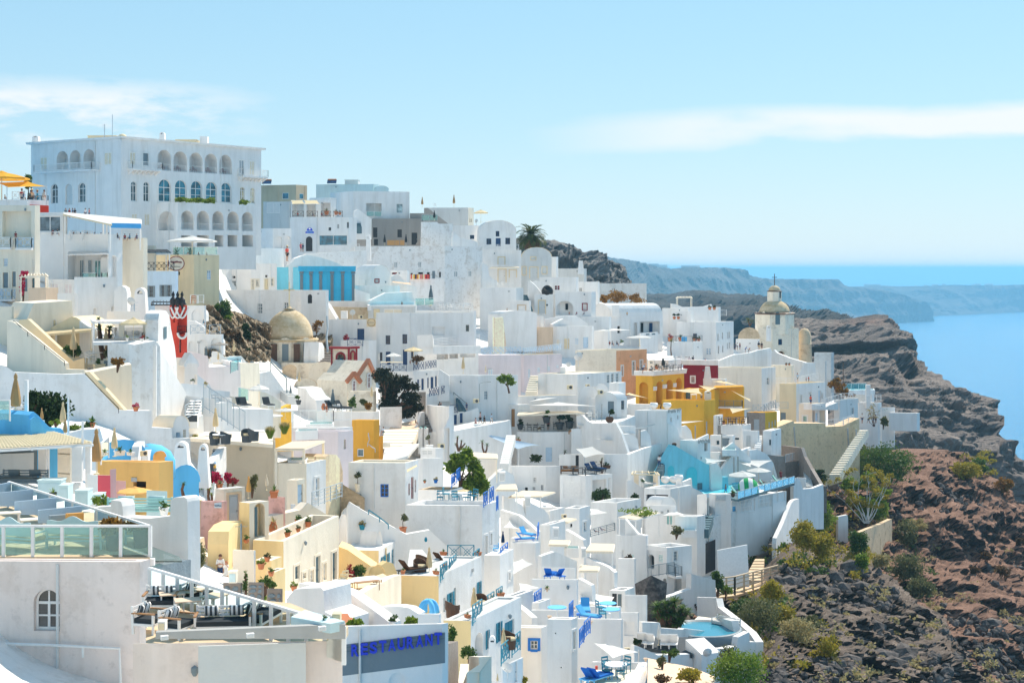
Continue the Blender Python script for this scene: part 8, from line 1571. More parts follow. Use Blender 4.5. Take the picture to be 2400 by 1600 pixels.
for i in h5(20):
 R2=random.Random(40+i);x,y=R2.choice([(820,900),(900,760),(700,880),(1000,860),(620,830),(1250,1180),(1400,1330),(1150,1420),(1000,1430),(1350,1450),(1750,420),(1600,320),(1950,930),(1850,480),(2100,1180)]);x+=R2.uniform(-90,90);y+=R2.uniform(-45,45);near=y>700 and x<1500
 dd_=dd(x,y)*(.895 if near else 1.03);q=at(x,y,dd_);s=R2.uniform(.8,1.7);m=MB();st=(R2.uniform(.8,1.3),R2.uniform(.7,1.1),R2.uniform(.6,1));m.add([q+h8(v.x*st[0],v.y*st[1],v.z*st[2])*1.0+h8(v.x,v.y,v.z)*(s-1)*R2.uniform(.7,1.1)for v in ICO[0]],ICO[1]);o=m.g7('boulder',fk);o['label']='angular dark volcanic boulder lying on the steep slope';o['category']='boulder';o['group']='boulders on the cliff slope'
fr('M')
# foreground left
Zv=h8(0,0,1)
fw_=ad('pinkish white wall with an arched window under the glass terrace',-260,1205,1292,205,1400,'flare_pink',50.5,a=.03,b=2.0,ej=.03,ey=2,dl=.25,dh='a 290 442 516 800 charcoal .3')  # wall is white; the flare's warmth is painted into its plaster
au('white water pipe along the foreground wall','-10 908 400 920 1030 950 1040 1300','50.3 50.3 50.3 50.3','w',.05)
lw_=ad('white foreground building under the sofa deck',1145,2935,2950,885,1500,'flare_pink',41,a=-.06,b=.5,ej=1.2,ey=2,dl=.2,dj='ivory',pw=.1);ae('grey metal parapet edge of the sofa deck','1340 812 2975 742',868,'grey',39.8,40.3,.2,ey=0);ae('large pale grey panel fixed to the foreground building','1708 932 2635 900',1380,'lgrey',40.0,40.5,.06,n='wall_panel,panel')
for i,x,y in EN((1420,880),(2160,860),(2780,800)):bb('floodlight','small white floodlight under the deck edge, %s'%('left','middle','right')[i],'floodlight',x,y,62,36,.12,'w',39.6,rz=.4,gk=('lgrey',))
DZ=-10.4;eg('sofa_deck','1255 700 1260 1000 2850 1000 3000 760 2500 560 1300 440','sand',z=DZ)
ra,rb_=P(351,1328,48.3),P(806,1452,40.4);ra.z=rb_.z=DZ+1.0-.05;e5(ra-Zv*.95,rb_-Zv*.95,1.0,'g','w',de='white railing with glass panes sloping across the sofa deck',n=12,w=.075)
sp_=b8('w','charcoal',7.0,0)
for i,x,y,rz,L,pw in EN((1925,745,.1,1.75,1),(1530,760,1.2,.95,0),(1385,560,.05,1.1,0),(1290,720,1.3,.9,0)):a4('charcoal','w',L,sp_).hy('white framed %s with striped pillows on the deck'%('two seat sofa nearest the corner','armchair beside the tables','bench at the rear rail','armchair cut by the wall')[i],'sofa',fj(x,y+85,DZ),rz,.92)
for i,x,y in EN((1480,640),(1615,700)):t=a5('beige',.75,.95).hy('low pale table with an ashtray on the deck, %s'%('far','near')[i],'table',fj(x,y,DZ),.3,.8)
bb('lantern','white lantern box beside the striped armchair','lantern',1390,800,62,82,.3,'w',41.6,gk=('ecru',))
fr('I')
GZ=-9.92;eg('glass_terrace','-90 1196 1290 1196 90 700 -200 700','sand',z=GZ,th=.35);c0,c1,c2=P(-60,1304,53),P(352,1304,53),P(20,1190,64);
for q in(c0,c1,c2):q.z=GZ
e5(c0,c1,1.06,'g','w',de='front railing of the glass terrace with white posts',n=6,w=.075);e5(c1,c2,1.06,'g','w',de='side railing of the glass terrace running back to the canopy',n=6,w=.06);o=MB().g9([c0+h8(0,-.1,-.3),c1+h8(.15,-.1,-.3),c1+h8(.15,.1,-.3),c0+h8(0,.1,-.3),c0+h8(0,-.1,-.06),c1+h8(.15,-.1,-.06),c1+h8(.15,.1,-.06),c0+h8(0,.1,-.06)]).g7('ledge',ag('w'),None);o['label']='long white sill below the front terrace railing';o['category']='sill'
for i,x0,x1,y,d in EN((330,705,772,56.2),(127,487,700,58.4),(-60,285,628,60.6),(-80,96,566,62.8)):ae('blue grey partition board of the glass terrace, %s'%('nearest','second','third','farthest')[i],'%d %d %d %d'%(x0,y+18,x1,y-18),y+130,'powder',d,d+.9,.06,n='partition,partition')
for i,x,rz in EN((150,2.75),(670,3.0)):
 q=fj(x,1165,GZ);q.y=54.6+i*.2;q.x=(U(x)-1200)*q.y/F;r=a4('ecru','seafoam',2.1).hy('grey wooden bench with a curved back, %s'%('left','right')[i],'bench',q,rz,1.0)
 m=MB();n=16;en=[(-.95+1.9*j/n,.95+.16*sin(pi*j/n)+.07*cos(4*pi*j/n))for j in h5(n+1)]
 for(a,b),(c_,e)in zip(en,en[1:]):m.g9([(a,.40,.55),(c_,.40,.55),(c_,.44,.55),(a,.44,.55),(a,.42,b),(c_,.42,e),(c_,.46,e),(a,.46,b)])
 o=bpy.data.objects.new('curved_back',m.hx('curved_back',af('seafoam')));COL.objects.link(o);o.parent=r
aj('tapered dark planter with rusty foliage at the terrace corner',972,1185,330,'tall','charcoal','bush','rust',54.2,ph=.5,pw=.42,n=900)
for i,x,y in EN((70,830),(285,900)):a5('ivory',.6,.9).hy('small pale table between the partition boards, %s'%('far','near')[i],'table',P(U(x),V(y),58-i*1.5)*1.0+Zv*0,.4).location.z=GZ
for i,x,c in EN((505,'steel2'),(650,'yellow')):ae('padded bench back at the nearest partition, %s'%('grey','yellow')[i],'%d %d %d %d'%(x-72,838-i*16,x+72,828-i*16),890-i*10,bn(c),55.5,55.9,.15,n='cushion,cushion')
pt=ay('wide canopy with cream scalloped tiles and curtains','-260 282 795 218 432 118 -200 138',3.0,'70 72 82 84',c='w',wc='ivory',du=1,dq=(1,),pt=.25);a_,b_,c_,e_=[at(x,y,d)for x,y,d in((-260,282,70),(795,218,72),(432,118,82),(-200,138,84))]
m=MB()
for i in h5(14):
 for j in h5(34):u0,v0=j/34,i/14;p=a_.lerp(b_,u0+.5/34).lerp(e_.lerp(c_,u0+.5/34),v0+.03);m.g8([(.13,.0),(.11,.05),(.001,.07)],h6(p+Zv*.04),6)
o=m.g7('roof_tile',af('ecru'),pt);o['kind']='stuff'
ae('grey framed projection screen under the tiled canopy','-150 285 322 268',520,'steel',76,77,.1,n='screen,screen');ae('pale inner sheet of the projection screen','-140 312 292 296',492,'lgrey',75.8,76.7,.06,n='screen_sheet,screen');ad('white pillar of the tiled canopy',338,415,428,255,560,75,ej=.02,gn=1)
for i,x,y0,y1,w in EN((362,262,500,34),(662,245,545,42),(655,560,650,26)):ae('gathered white curtain of the tiled canopy, %s'%('left','right','right, tied lower part')[i],'%d %d %d %d'%(x-w,y0,x+w,y0),y1,bn('w'),(74,71.5,71.4)[i],th=.3,n='curtain,curtain')
bm(a4('steel','steel',2.2),'grey day bed with big pillows under the tiled canopy','sofa',200,600,d=73)
for i,x,w,y,h,d in EN((425,200,680,150,70),(545,80,730,155,68),(700,110,760,140,66),(828,85,730,75,67)):bb('bench_block','pale seafoam block by the glass terrace, %s'%('largest','slim','beside the yellow creeper','smallest')[i],'block',x,y,w,h,.8,'seafoam',d)
aj('yucca in a dark pot near the pale blocks',458,690,105,'terra','charcoal','spike','bright',69);e6('spiky bright green agave on the white ledge',870,770,160,110,'bright',64.5,500,g6=False);
ae('white terrace wall with a rounded end post','690 800 760 770 955 755 960 702 1040 712 1056 760 1060 852 1280 862 1465 840 1470 705 1500 682 1585 676 1606 690 1614 720 1620 1210',1260,63.5,60.5,.7);ad('white low block behind the seafoam bench',1262,1436,1440,628,700,'seafoam',67,ej=.02,gn=.8);a4('seafoam','mint',2.6).hy('curved seafoam garden bench on the white terrace','bench',at(1225,850,64),pi,1.05)
aj('white round pot with a leafy plant and red flowers',1412,835,138,'terra','w','bush','mid',63,ph=.5);bi('yellow umbrella before the yellow house',1160,760,300,'yellow',68,hh=175);eg('frosted_canopy','1285 1225 1568 1225 1545 1190 1290 1095',ca(),ds='54 54 57 61',th=.05,de='pale frosted glass canopy beside the terrace corner',ek='canopy');ae('dark stone wall below the frosted canopy','1290 1285 1640 1215 1645 1225',1460,bp('steel',1.2),57,60,d7='stone_wall')
yh=ad('orange yellow house with a dark slot window',838,1370,1492,378,800,'yellow',80,a=.15,b=.9,ej=.6,dj='yellow',dh='k 1147 542 1258 602');ad('small rounded yellow chimney head',1318,1322,1420,335,380,'yellow',82.5,b=.2,vr=282,gn=1.5)
ad('rose red wall beside the pink stair',840,944,950,490,720,'rose',72.5,a=.1,ej=.02,gn=2.5,dj='w');ad('pink wall of the small stair',946,952,1000,440,720,'pink',73,b=1.5,ej=.02,gn=2);ad('lilac pink low wall by the pink stair',1000,1080,1084,540,720,'pink',74.5,ej=.02,gn=1);ad('white stair block left of the rose wall',752,838,842,488,700,71.5,ej=.02,gn=2);ad('cream blue trimmed pillar house',496,605,620,255,560,'ivory',77,ej=.05,dh='k 500 300 604 312 sand; k 500 470 604 480 sand');ae('strip of bright blue wall behind the canopy pillar','418 262 498 262',420,'sky',79,th=.6)
bj('closed tan umbrella beside the rose wall',830,482,402,'canvas',77);ak(870,400,78,935,340,80,'glass rail beside the tan umbrella','g',h=1.8)
for i,x in h4((1030,1125)):aj('spiky agave in the white trough by the blue vault, %s'%('left','right')[i],x,320,90-i*25,'box','w','agave','mid',82.5)
eg('footpath','1600 1460 2000 1460 2040 1000 1960 920 1770 1000 1750 1250','sand',ds='84 84 101 106 102 92');e6('round yellowish green bush beside the footpath',1695,1310,175,235,'olive',85,2200);ad('orange yellow gatehouse wall left of the footpath',1608,1735,1745,705,1020,'yellow',96,ej=.05,dh='k 1610 760 1622 920 brown');ae('ivory planter wall left of the footpath','1612 1060 1700 1050 1760 1020 1772 1150',1200,'ivory',90,93,3);aj('spiky yucca plant on the ivory planter',1660,1040,105,'box','yellow','spike','mid',90.5)
ah('bearded man in a white shirt and navy shorts on the footpath',1898,1425,'phone','w','navy','brown',88.5,258,.15,fe='navy');ah('red haired woman in a white dress holding her head',1948,1405,'hold','w','w','terra',87.5,178,-.2,ff=True,dress=True)
fr('J')
# foreground middle
for i,x,y0,y1,w in EN((608,1345,1600,165),(810,1340,1500,135),(970,1395,1560,135)):st_=ad('dark lava stone pillar by the footpath, %s'%('left under a lantern','middle','right')[i],x-w/2,x+w*.4,x+w/2,y0,y1,'stone',77-i*6,a=.1,b=1,ej=.02,gn=1);st_.rf.data.materials[0]=af('charcoal');[rubble_face(st_.ho,f_,st_.zt-2.6,st_.zt-.1,'steel',.34,False)for f_ in(st_.fl,st_.fr)]
bb('lantern','white square lantern on the left lava pillar','lantern',605,1345,66,100,.5,'ivory',76.5,gk=('seafoam',));e6('tall thin cactus beside the lava pillars',716,1470,26,270,'mid',77,300,d8=.15)
for i,x,y,w,h in EN((880,1420,120,150),(860,1530,90,70),(940,1385,90,60)):e6('%s between the lava pillars'%('spiky yucca bush','prickly pear','small green shrub')[i],x,y,w,h,('mid','bright','mid')[i],76,420)
h1=ad('big ivory house wall behind the flowers',537,966,975,114,700,'ivory',117,a=.12,ej=.5);h2=ad('ivory wing with a plunge pool porch',962,1243,1410,316,760,'ivory',113,a=.12,b=2.2,ej=.25,do='w',dh='w+w 1318 440 1350 598 powder; k 1042 205 1072 310');ay('white slatted porch roof over the plunge pool','972 188 1222 188 1398 120 1120 128',2.7,'113 113 121 121',c='ivory',du=18,pt=.18);pool('plunge pool under the porch','1090 305 1230 305 1250 280 1110 280',ds='113.6 113.8 116 116',c='mint');ah('dark haired bather sitting at the porch edge',1318,305,'sit','tan','black','black',115.5,62,1,go=False,skin='tan')
ad('ivory wing with a pale blue door',1075,1163,1228,458,740,'ivory',109,a=.15,b=2,ej=.05,dh='d 1168 495 1214 655 powder; s 1105 660 1148 720 powder');rl_=ak(1290,700,106,1550,605,114,'blue grey fence above the yellow house','h','steel2',1.6)
m=bp('sand',1.8);ae('ruined rubble pillar beside the ivory wing','1408 260 1440 235 1500 240 1530 275 1556 380 1540 600',640,m,118,121,2,d7='stone_wall')
for i,x,y,w,h in EN((170,350,165,225),(358,385,112,240)):aw('white chimney with an arched top, %s'%('left and wider','right')[i],x,y,w,h,99-i,d6=.62)
ad('sky blue barrel roof below the white chimneys',75,78,318,480,640,'sky',95,b=.2,vr=330,gn=6);av('dark steps between white walls above the flowers',(405,450,330),(440,482,190),6,'charcoal',d0=108,d1=114);ae('white sloping wall right of the dark steps','420 335 470 260 535 180 553 170 555 420',470,108,112,.5);ah('old man in a yellow shirt and blue cap behind the flowers',455,420,'stand','gold','slate','lgrey',104,112,1.2,hat='sky')
for lb,x,y,w,h,c,n in(('bright red bougainvillea beside the gate',475,500,110,110,'fuchsia',700),('second red bougainvillea lobe',565,470,70,80,'fuchsia',350),('red and yellow flower bush',610,495,110,55,'darkred',300),('tall climbing green plant by the white chimney',300,610,110,250,'mid',900),('leafy climber left of the bougainvillea',395,520,90,150,'mid',500),('wispy grey green tree by the ivory wall',775,560,110,180,'olive',420)):e6(lb,x,y,w,h,c,101.5,n)
ec('tall yucca above the pink wall',410,640,'410 520 62 425 580 40','bright',99);ec('small palm like yucca on the blue roof edge',185,560,'185 490 42','mid',94);aj('terracotta pot with agave on the gate',498,530,85,'terra','terra','agave','olive',99)
for i,x,y,h,c in EN((745,612,195,'yellow'),(900,545,140,'ivory')):bj('closed %s umbrella behind the gate'%('yellow','ivory')[i],x,y,h,c,101)
gw=ad('weathered pink plaster wall with a blue street sign',330,530,560,640,1000,'pink',95,a=.05,b=1.5,ej=.05,dl=.6);sg_=ae('blue street name plate on the pink wall','450 658 512 650',698,'powder',94.4,94.5,.05,n='street_sign,sign');ge(sg_,at(481,678,94.3),.4,.12,af('navy'),r=.014)
gt=ad('old gateway with a tall blue panelled door',458,530,712,535,990,'ivory',96.5,a=.4,b=.9,ej=.05,dl=.4,dj='w',dh='d+sand 574 580 664 862 steel2')
ga=ad('yellow gate block with a narrow slate door',665,752,918,655,1040,'pale',93,a=.6,b=.8,ej=.02,do='ivory',dj='ivory',dh='n 793 655 885 945 _ .9; d 796 690 828 945 slate');ae('rounded yellow wall curling along the footpath','570 1010 575 900 620 840 690 808 700 830 705 990',1130,'pale',89,94,1.2);ae('cream plaster wall behind the terrace pots','915 775 1190 715 1260 655 1420 755',900,'ivory',103,107,.8);ad('pink weathered block behind the gate',915,1055,1060,605,800,'pink',104,ej=.05,dl=.5);aj('big terracotta planter on the pink block',965,605,120,'box','terra','spike','mid',103)
yl=ad('long yellow terrace house with slate doors',783,1045,1522,985,1420,'pale',92,a=.25,b=4.3,ej=1.0,do='ivory',dj='ivory',dh='d+ivory 1140 1195 1180 1310 slate; w+ivory 1208 1255 1235 1305; w+ivory 1272 1232 1303 1345 ecru; d+ivory 1318 1112 1358 1350 slate; w+ivory 1384 1172 1412 1320 ecru; d+ivory 1463 1078 1500 1370 slate')
for i,x,y,h,pt_,pl,c in EN((957,925,165,'urn','spike','straw'),(1178,855,112,'terra','bush','mid'),(1258,862,100,'terra','bush','mid'),(1345,825,68,'terra','bush','bright'),(1172,905,68,'terra','bush','olive'),(1080,950,88,'terra','bush','mid'),(875,968,70,'terra','bush','olive'),(725,1000,80,'ball','bush','mid')):aj('terracotta pot on the yellow terrace: %s'%('tall urn with dry spikes','large rear one','round bush at the parapet','bright green at the far corner','small one in the middle','wide bush in front','silvery bush at the left','round ball pot by the gate')[i],x,y,h,pt_,'terra',pl,c,96+(950-y)*.05 if i<7 else 91.5)
e7('thin post with two cameras before the gate',680,1055,220,'steel',88,r=.05,f5=1);ad('white pillar post of the yellow house garden',608,790,805,1065,1420,'ivory',84,a=.2,b=1.5,ej=.02,do='w')
for i,x0,x1,y,d in EN((800,1030,1150,86),(900,1060,1250,83)):ad('cream stepped planter of the yellow house, %s'%('upper','lower')[i],x0,x1-90,x1,y,1400,'pale',d,a=.2,b=3,ej=.3,dj='ivory')
for i,x,y,h,c in EN((905,1160,85,'dark'),(852,1225,105,'bright'),(938,1285,85,'mid'),(1135,1412,90,'bright')):aj('terracotta pot in the stepped planters, %s'%('uppermost','with a bright bush','lower right','broad leaved by the white wall')[i],x,y,h,'terra','terra','bush',c,85-i*1.5)
bs=ad('white house with teal shutters and a yellow end',1535,1865,2112,1064,1400,'pale',110,a=.15,b=4.3,ej=.05,do='w',dj='w',dh='W 1890 1118 1902 1180; W 1924 1092 1946 1170; d 1978 1052 2000 1180 teal; d 2012 1032 2036 1240 teal; W 2062 1012 2090 1105')
for i,x0,x1,yt,yc,d in EN((1705,1890,1030,902,112),(1760,1980,950,842,117),(1510,1600,930,755,115),(1540,1745,760,682,120)):ad('white shell vault with an arched teal window, %s'%('front','second','left round gable','rear')[i],x0,x1-62 if i<2 else x0+4,x1,yt,yt+150,d,a=.4,b=.4,vr=yc,gn=5,dh=('a %d %d %d %d teal'%(x1-48,yt-40,x1-22,yt+20))if i<2 else('W %d %d %d %d'%(1536,850,1572,922)if i==2 else 'W 1685 765 1715 845'))
for i,x,y in EN((1722,885),(1645,925),(2075,915)):aj('%s on the white shell roofs'%('teal pot with a dry shrub','blue bowl of red succulents','terracotta pot with a grey olive tree')[i],x,y,(88,50,162)[i],('terra','cup','terra')[i],('teal','teal','terra')[i],('bush','bush','stand')[i],('straw','rust','olive')[i],113+i,ph=(.5,.3,1.0)[i])
ae('sloping yellow wall with a scooped top below the shell house','1520 1030 1600 1060 1700 1130 1830 1220 1840 1300',1400,'pale',103,103,2);e6('bush with red flowers below the yellow wall',1600,1310,100,120,'darkred',100,200);e6('dense green bush below the yellow wall',1700,1310,140,125,'mid',100.5,900)
hut=ad('small domed yellow hut with a grey arched door',1750,1770,1912,1270,1390,'pale',96,a=.5,b=.25,vr=1198,gn=3,dh='D 1777 1258 1845 1362');ae('rounded yellow gable behind the domed hut','1870 1260 1890 1190 1940 1158 1990 1175 2022 1250',1300,'pale',99,100,.5)
ae('long yellow parapet wall sloping up from the white stair','1660 1480 1800 1390 1990 1290 2060 1270',1640,'ivory',84,96,.5);eg('yellow_terrace','1530 1390 1680 1480 1980 1310 1900 1260','cream',z=bh(V(1430),90));ea('long white topped dining table on the yellow terrace',1680,1425,'w',d=91,rz=.5,w=1.2,l=2.6,leg='wood',sc=1.05);ea('wooden bench table beside the dining table',1765,1410,'wood',d=90,rz=.5,w=.6,l=2.0,leg='wood',sc=.75)
for i,x,y in EN((1565,1400),(1600,1370),(1615,1435)):eb('beige director chair at the dining table, %s'%('left','rear','near')[i],x,y,'ecru',d=91+i*.3,rz=i*.8)
fr('K')
ka=ad('tall white house with a blue barred window',62,552,662,236,900,121,a=.06,b=2.2,ej=.15,dj='ivory',dl=.15,dh='q 336 418 407 530 blue; p 98 506 172 588 teal; d 578 412 593 515 maroon; d 602 358 624 545 maroon; d 632 380 645 490 maroon');aj('olive tree in a tall white planter by the blue window',140,486,165,'tall','ivory','stand','olive',120.6,ph=1.0);sail('yellow striped awning over the maroon doors','565 318 660 262 650 250 560 295','ecru','119 122 122.5 120',0)
kb=ad('massive plain white house below the green chair terrace',556,1215,1362,604,1200,118,a=.06,b=2.0,ej=.35,dl=.15,dh='w+w 1237 862 1256 1020 ecru; w+w 1281 842 1296 945 ecru');
for x0,x1,y0,y1 in((1226,1258,620,600),(1278,1310,585,560),(1336,1350,650,640)):ak(x0,y0,117.5,x1,y1,119,'bright blue lattice panel on the big white house, at column %s'%{1226:'left',1278:'middle',1336:'right'}[x0],'x','blue',2.0,n=1)
for i,x,y in EN((850,585),(905,555),(985,580),(1080,585),(1140,570)):eb('dark green chair on the white roof terrace, %s'%('leftmost','rear left','centre','right of centre','rightmost')[i],x,y,'teal',d=121,rz=i*1.4,sc=1.1)
for i,x,y in EN((900,590),(1050,590)):ea('white table among the dark green chairs, %s'%('left','right')[i],x,y,'w',d=121.5,sc=1.2)
bi('low cream umbrella on the green chair terrace',1050,560,150,'ecru',123,hh=100);ad('white terrace with a blue flower pot',658,940,1042,470,620,128,a=.06,b=2,ej=.8,dj='sand');
for x0,x1,y0,y1,n in((948,980,455,430,'left'),(992,1022,415,385,'right')):ak(x0,y0,127.5,x1,y1,130,'small bright blue lattice above the olive tree, %s'%n,'x','blue',2.0,n=1)
for i,x,y,h,pc,c in EN((718,410,36,'terra','mid'),(813,410,58,'blue','straw'),(728,915,58,'teal','mid')):aj('%s by the tall white house'%('small terracotta pot','bright blue pot of yellow flowers','dark teal jar on the stair wall')[i],x,y,h,('terra','terra','urn')[i],pc,'bush' if i<2 else 'none',c,(129,129,113)[i])
e8('big bright green mimosa tree among the white houses',1010,520,420,'930 150 1110 280 900 190 1060 330 1020 110 1150 230 1080 190 1210 330 1130 280 1240 420 1040 360 1180 480 1170 390 1275 510 900 260 1000 320','bright',131,n=7000,ls=.26,tr=.2);e6('green lower skirt of the mimosa tree',1140,520,240,220,'mid',131.5,1500)
ad('old stone topped white wall left of the mimosa',640,700,880,200,330,140,a=.1,b=.3,ej=.1);aj('grey olive in a white lattice planter',758,110,110,'box','w','stand','olive',150,ph=1.2,pw=.5);ad('white lattice planter box below the promenade',682,812,880,110,260,148,b=.5,ej=.2,dh='s 690 122 790 172 lgrey');ac('air conditioner below the promenade wall',860,115,62,152)
for i,hs_,x,y in EN(('1000 15 30 1035 45 24 1065 70 18 985 75 30',1010,110),('1212 55 42 1255 80 40',1235,140)):ec('yuccas at the foot of the promenade wall, %s'%('left','right')[i],x,y,hs_,'mid',158+i*6,n=26)
ay('ivory slatted porch roof right of the mimosa','1120 195 1345 200 1340 160 1110 145',2.4,'150 152 158 156',c='ivory',du=12);ad('white porch room right of the mimosa',1130,1330,1350,200,400,158,ej=.1)
av('long pale outside stairs below the sail',(1365,1440,245),(1420,1500,0),14,'lgrey',d0=162,d1=186);ae('white wall of the reading terrace','1265 400 1370 300 1395 290 1480 340 1500 410',450,152,156,.4)
ae('white stair wall with a dark handrail across the plain facade','55 620 75 575 180 640 420 775 560 850 760 815 960 1000 1000 1040',1120,113,115,.5);au('dark teal handrail on the white stair wall','235 640 330 705 405 765','112.5 112.7 113','teal',.05)
av('rounded white steps up to the teal shutter house',(565,850,1160),(590,700,985),6,'lgrey',d0=103,d1=111)
kt=ad('yellow terrace house with teal railings',480,838,1205,1210,1700,'pale',100,a=.1,b=2.6,ej=.1,do='w',dj='lgrey',dh='W 1176 1258 1194 1390; p 880 1395 897 1520 teal; W 925 1352 955 1510; d 970 1310 988 1510 teal');
for x0,y0,d0,x1,y1,d1,c,h,n in((852,1265,99.5,910,1222,102,'teal',1.9,'first'),(930,1205,103,988,1165,106,'teal',1.9,'second'),(915,1078,108,1142,1078,108,'teal',1.3,'rear'),(1133,1150,107,1188,1105,109,'teal',2.1,'third'),(1236,1544,95,1315,1490,98,'teal',2.1,'lower first'),(1335,1475,98.5,1385,1440,101,'teal',2.1,'lower second'),(1370,1100,112,1432,1045,115,'blue',2.3,'bright blue'),(1690,900,124,1700,860,126,'blue',2.0,'far bright blue')):ak(x0,y0,d0,x1,y1,d1,'lattice balcony railing below the plain facade, %s'%n,'x',c,h,n=1)
bj('closed beige umbrella on the wicker chair terrace',757,1205,250,'ecru',102)
for i,x,y in EN((680,1200),(700,1150)):eb('brown wicker armchair on the teal railed terrace, %s'%('front','rear')[i],x,y,'brown',ei='tub',d=102+i*2,rz=i*2+.5,sc=1.3)
for i,x,y in EN((610,1195),(900,1125)):bm(a2('brown','charcoal'),'dark brown lounger on the teal railed terrace, %s'%('left','right')[i],'sun lounger',x,y,d=101.5+i*5,rz=2.2,sc=1.1)
for i,x,y in EN((532,1190),(815,1195),(893,1138),(880,1030),(1177,1030),(1303,1432),(1372,1382)):aj('terracotta trough with cactus, %s'%('widest, by the yellow gable','on the yellow wall corner','by the right lounger','left end of the rear rail','right end of the rear rail','on the lower balcony','on the stair wall top')[i],x,y,62,'box','terra','spike','mid',(100,99.5,103.5,108,109,99,103)[i],sc=None)
ad('tall white wing with teal shutters beside the terrace house',995,1128,1210,1092,1700,106,a=.1,b=2,ej=.05,dh='W 1176 1258 1194 1390')
kc=ad('white house with a bright blue balcony',1228,1366,1482,1032,1700,111,a=.06,b=2.6,ej=.05,dh='w+w 1440 1180 1452 1245 ecru');
for i,x0,xc,x1,yt,gv,d,w in EN((1460,1672,1712,925,1270,122,''),(1455,1660,1700,885,960,126,''),(1638,2030,2040,1242,1700,108,'K 1805 1420 1960 1560 brown'),(1725,2015,2020,1140,1300,117,''),(1710,1795,1930,770,1010,135,''),(1920,2052,2142,628,900,146,'w+w 2085 745 2108 825; k 1972 760 1988 790'),(1500,1795,1920,650,760,149,''),(1470,1650,1680,1370,1480,103,''),(1640,1700,1800,1440,1700,99,''),(1385,1480,1650,1390,1700,100,'')):ad('white stepped terrace house, %s'%('with paired blue chairs','upper ledge of the paired chairs','with a wide arched porch','with blue deck chairs','with a pierced vent block','with an air conditioner on its side','with a lounger hollow','with a small courtyard and fire extinguisher','corner with blue lattice','below the sloping stair wall')[i],x0,xc,x1,yt,gv,d,a=.08,b=1.6,ej=.5,dh=w)
for i,p_,ds in EN(('1395 790 1450 722 1625 760 1610 815','128 131 133 129'),('1480 1195 1475 1090 1560 1062 1650 1105','113 116 119 116'),('1725 1020 1765 1125 1830 1060 2015 1075','124 121 123 126'),('1535 1345 1530 1270 1600 1280 1710 1310','104 106 108 107'),('2040 1330 2050 1430 2330 1495 2352 1390','116 112 112 117'),('2140 630 2145 685 2295 665 2200 635','150 147 149 153')):sail('white shade sail over the lower terraces, %s'%('high one with a pole','large puffed one','long twisted one','cream one by the blue chairs','broad falling one','grey one on the seated couple')[i],p_,'sail',ds,.06,(1,)if i==0 else())
for i,x,y,c,d in EN((1600,875,'sky',124),(1580,915,'sky',123),(1800,1225,'blue',110),(1850,1230,'blue',110),(1330,1015,'sky',113)):bm(a2(c,'blue')if i!=4 else a3('sky'),'bright blue %s on the white terraces, %s'%('chair' if i==4 else 'deck chair',('upper','lower','left of pair','right of pair','by the blue balcony')[i]),'chair',x,y,d=d,rz=.8+i,sc=.85)
bj('closed navy umbrella by the bright blue balcony',1392,960,140,'navy',117);bj('closed cream umbrella at the lower balcony',1140,1544,240,'ecru',96)
for i,en,z in EN(('1330 468 1515 468 1500 420 1370 425',(137,137,143,142)),('1440 530 1720 525 1840 488 1560 475',(141,143,150,147)),('1790 940 1950 945 1970 905 1800 900',(128,128,133,132)),('2105 998 2340 1000 2352 935 2150 930',(124,124,130,129)),('2050 1165 2210 1165 2222 1130 2060 1115',(118,118,122,122)),('1850 745 1950 748 2025 718 1930 708',(140,140,144,143))):ay('white flat terrace roof on thin posts, %s'%('above the ivy','long curved one','by the small pool','ivory one with a glazed front','small lowest','below the air conditioner')[i],en,2.1,'%d %d %d %d'%z,c='ivory',wc='ivory',du=9,pc='w',dq=(0,1)if i!=5 else())
pool('small green tiled pool under a white roof','1925 985 2040 985 2040 968 1935 965',ds='129 129 132 132',c='mint');ac('air conditioner on the white stepped house',1918,712,46,144.5);
for i,x,y,w in EN((1386,400,52),(1605,610,50),(1848,880,48),(2088,1055,38)):bb('vent_block','white pierced vent block, %s'%('by the ivory porch','under the long roof','by the small pool','lowest')[i],'vent block',x,y,w,85,.6,'w',(146,139,127,121)[i],gk=('lgrey',))
for i,x0,y0,x1,y1,x2,y2,d,d1 in EN((1400,520,1560,600,1590,700,138,139),(1590,560,1750,640,1790,690,139,141),(1370,640,1530,690,1690,830,132,129),(1930,810,2080,900,2090,940,135,133),(2110,1050,2290,1130,2352,1180,124,122),(1390,1375,1560,1500,1640,1570,101,97),(1725,1040,1840,1000,2030,1080,119,122),(2040,1230,2150,1290,2160,1340,115,114)):ae('sloping white stair wall on the lower terraces, %s'%('highest left','highest right','grey shaded','right of the ivory roof','far right low','lowest, by the courtyard','hooped, under the twisted sail','behind the broad sail')[i],'%d %d %d %d %d %d'%(x0,y0,x1,y1,x2,y2),y2+60,d,d1,.4)
bl=at(750,1535,86);m=MB();k=mp(86)*G.s
for a in h5(4):
 n=8;e=h8(cos(a*pi/2+.5),sin(a*pi/2+.5),0);en=[bl+e*(78/k)*(1-(j/n)**2.2)+Zv*(112/k)*sin(pi/2*j/n)for j in h5(n+1)];m.hf(en,[.17-.04*j/n for j in h5(n+1)],8)
m.hl=True;o=m.g7('blue_chimney',af('sky',.8));o['label']='bright blue sculpted chimney head with open arches';o['category']='chimney'
fr('N')
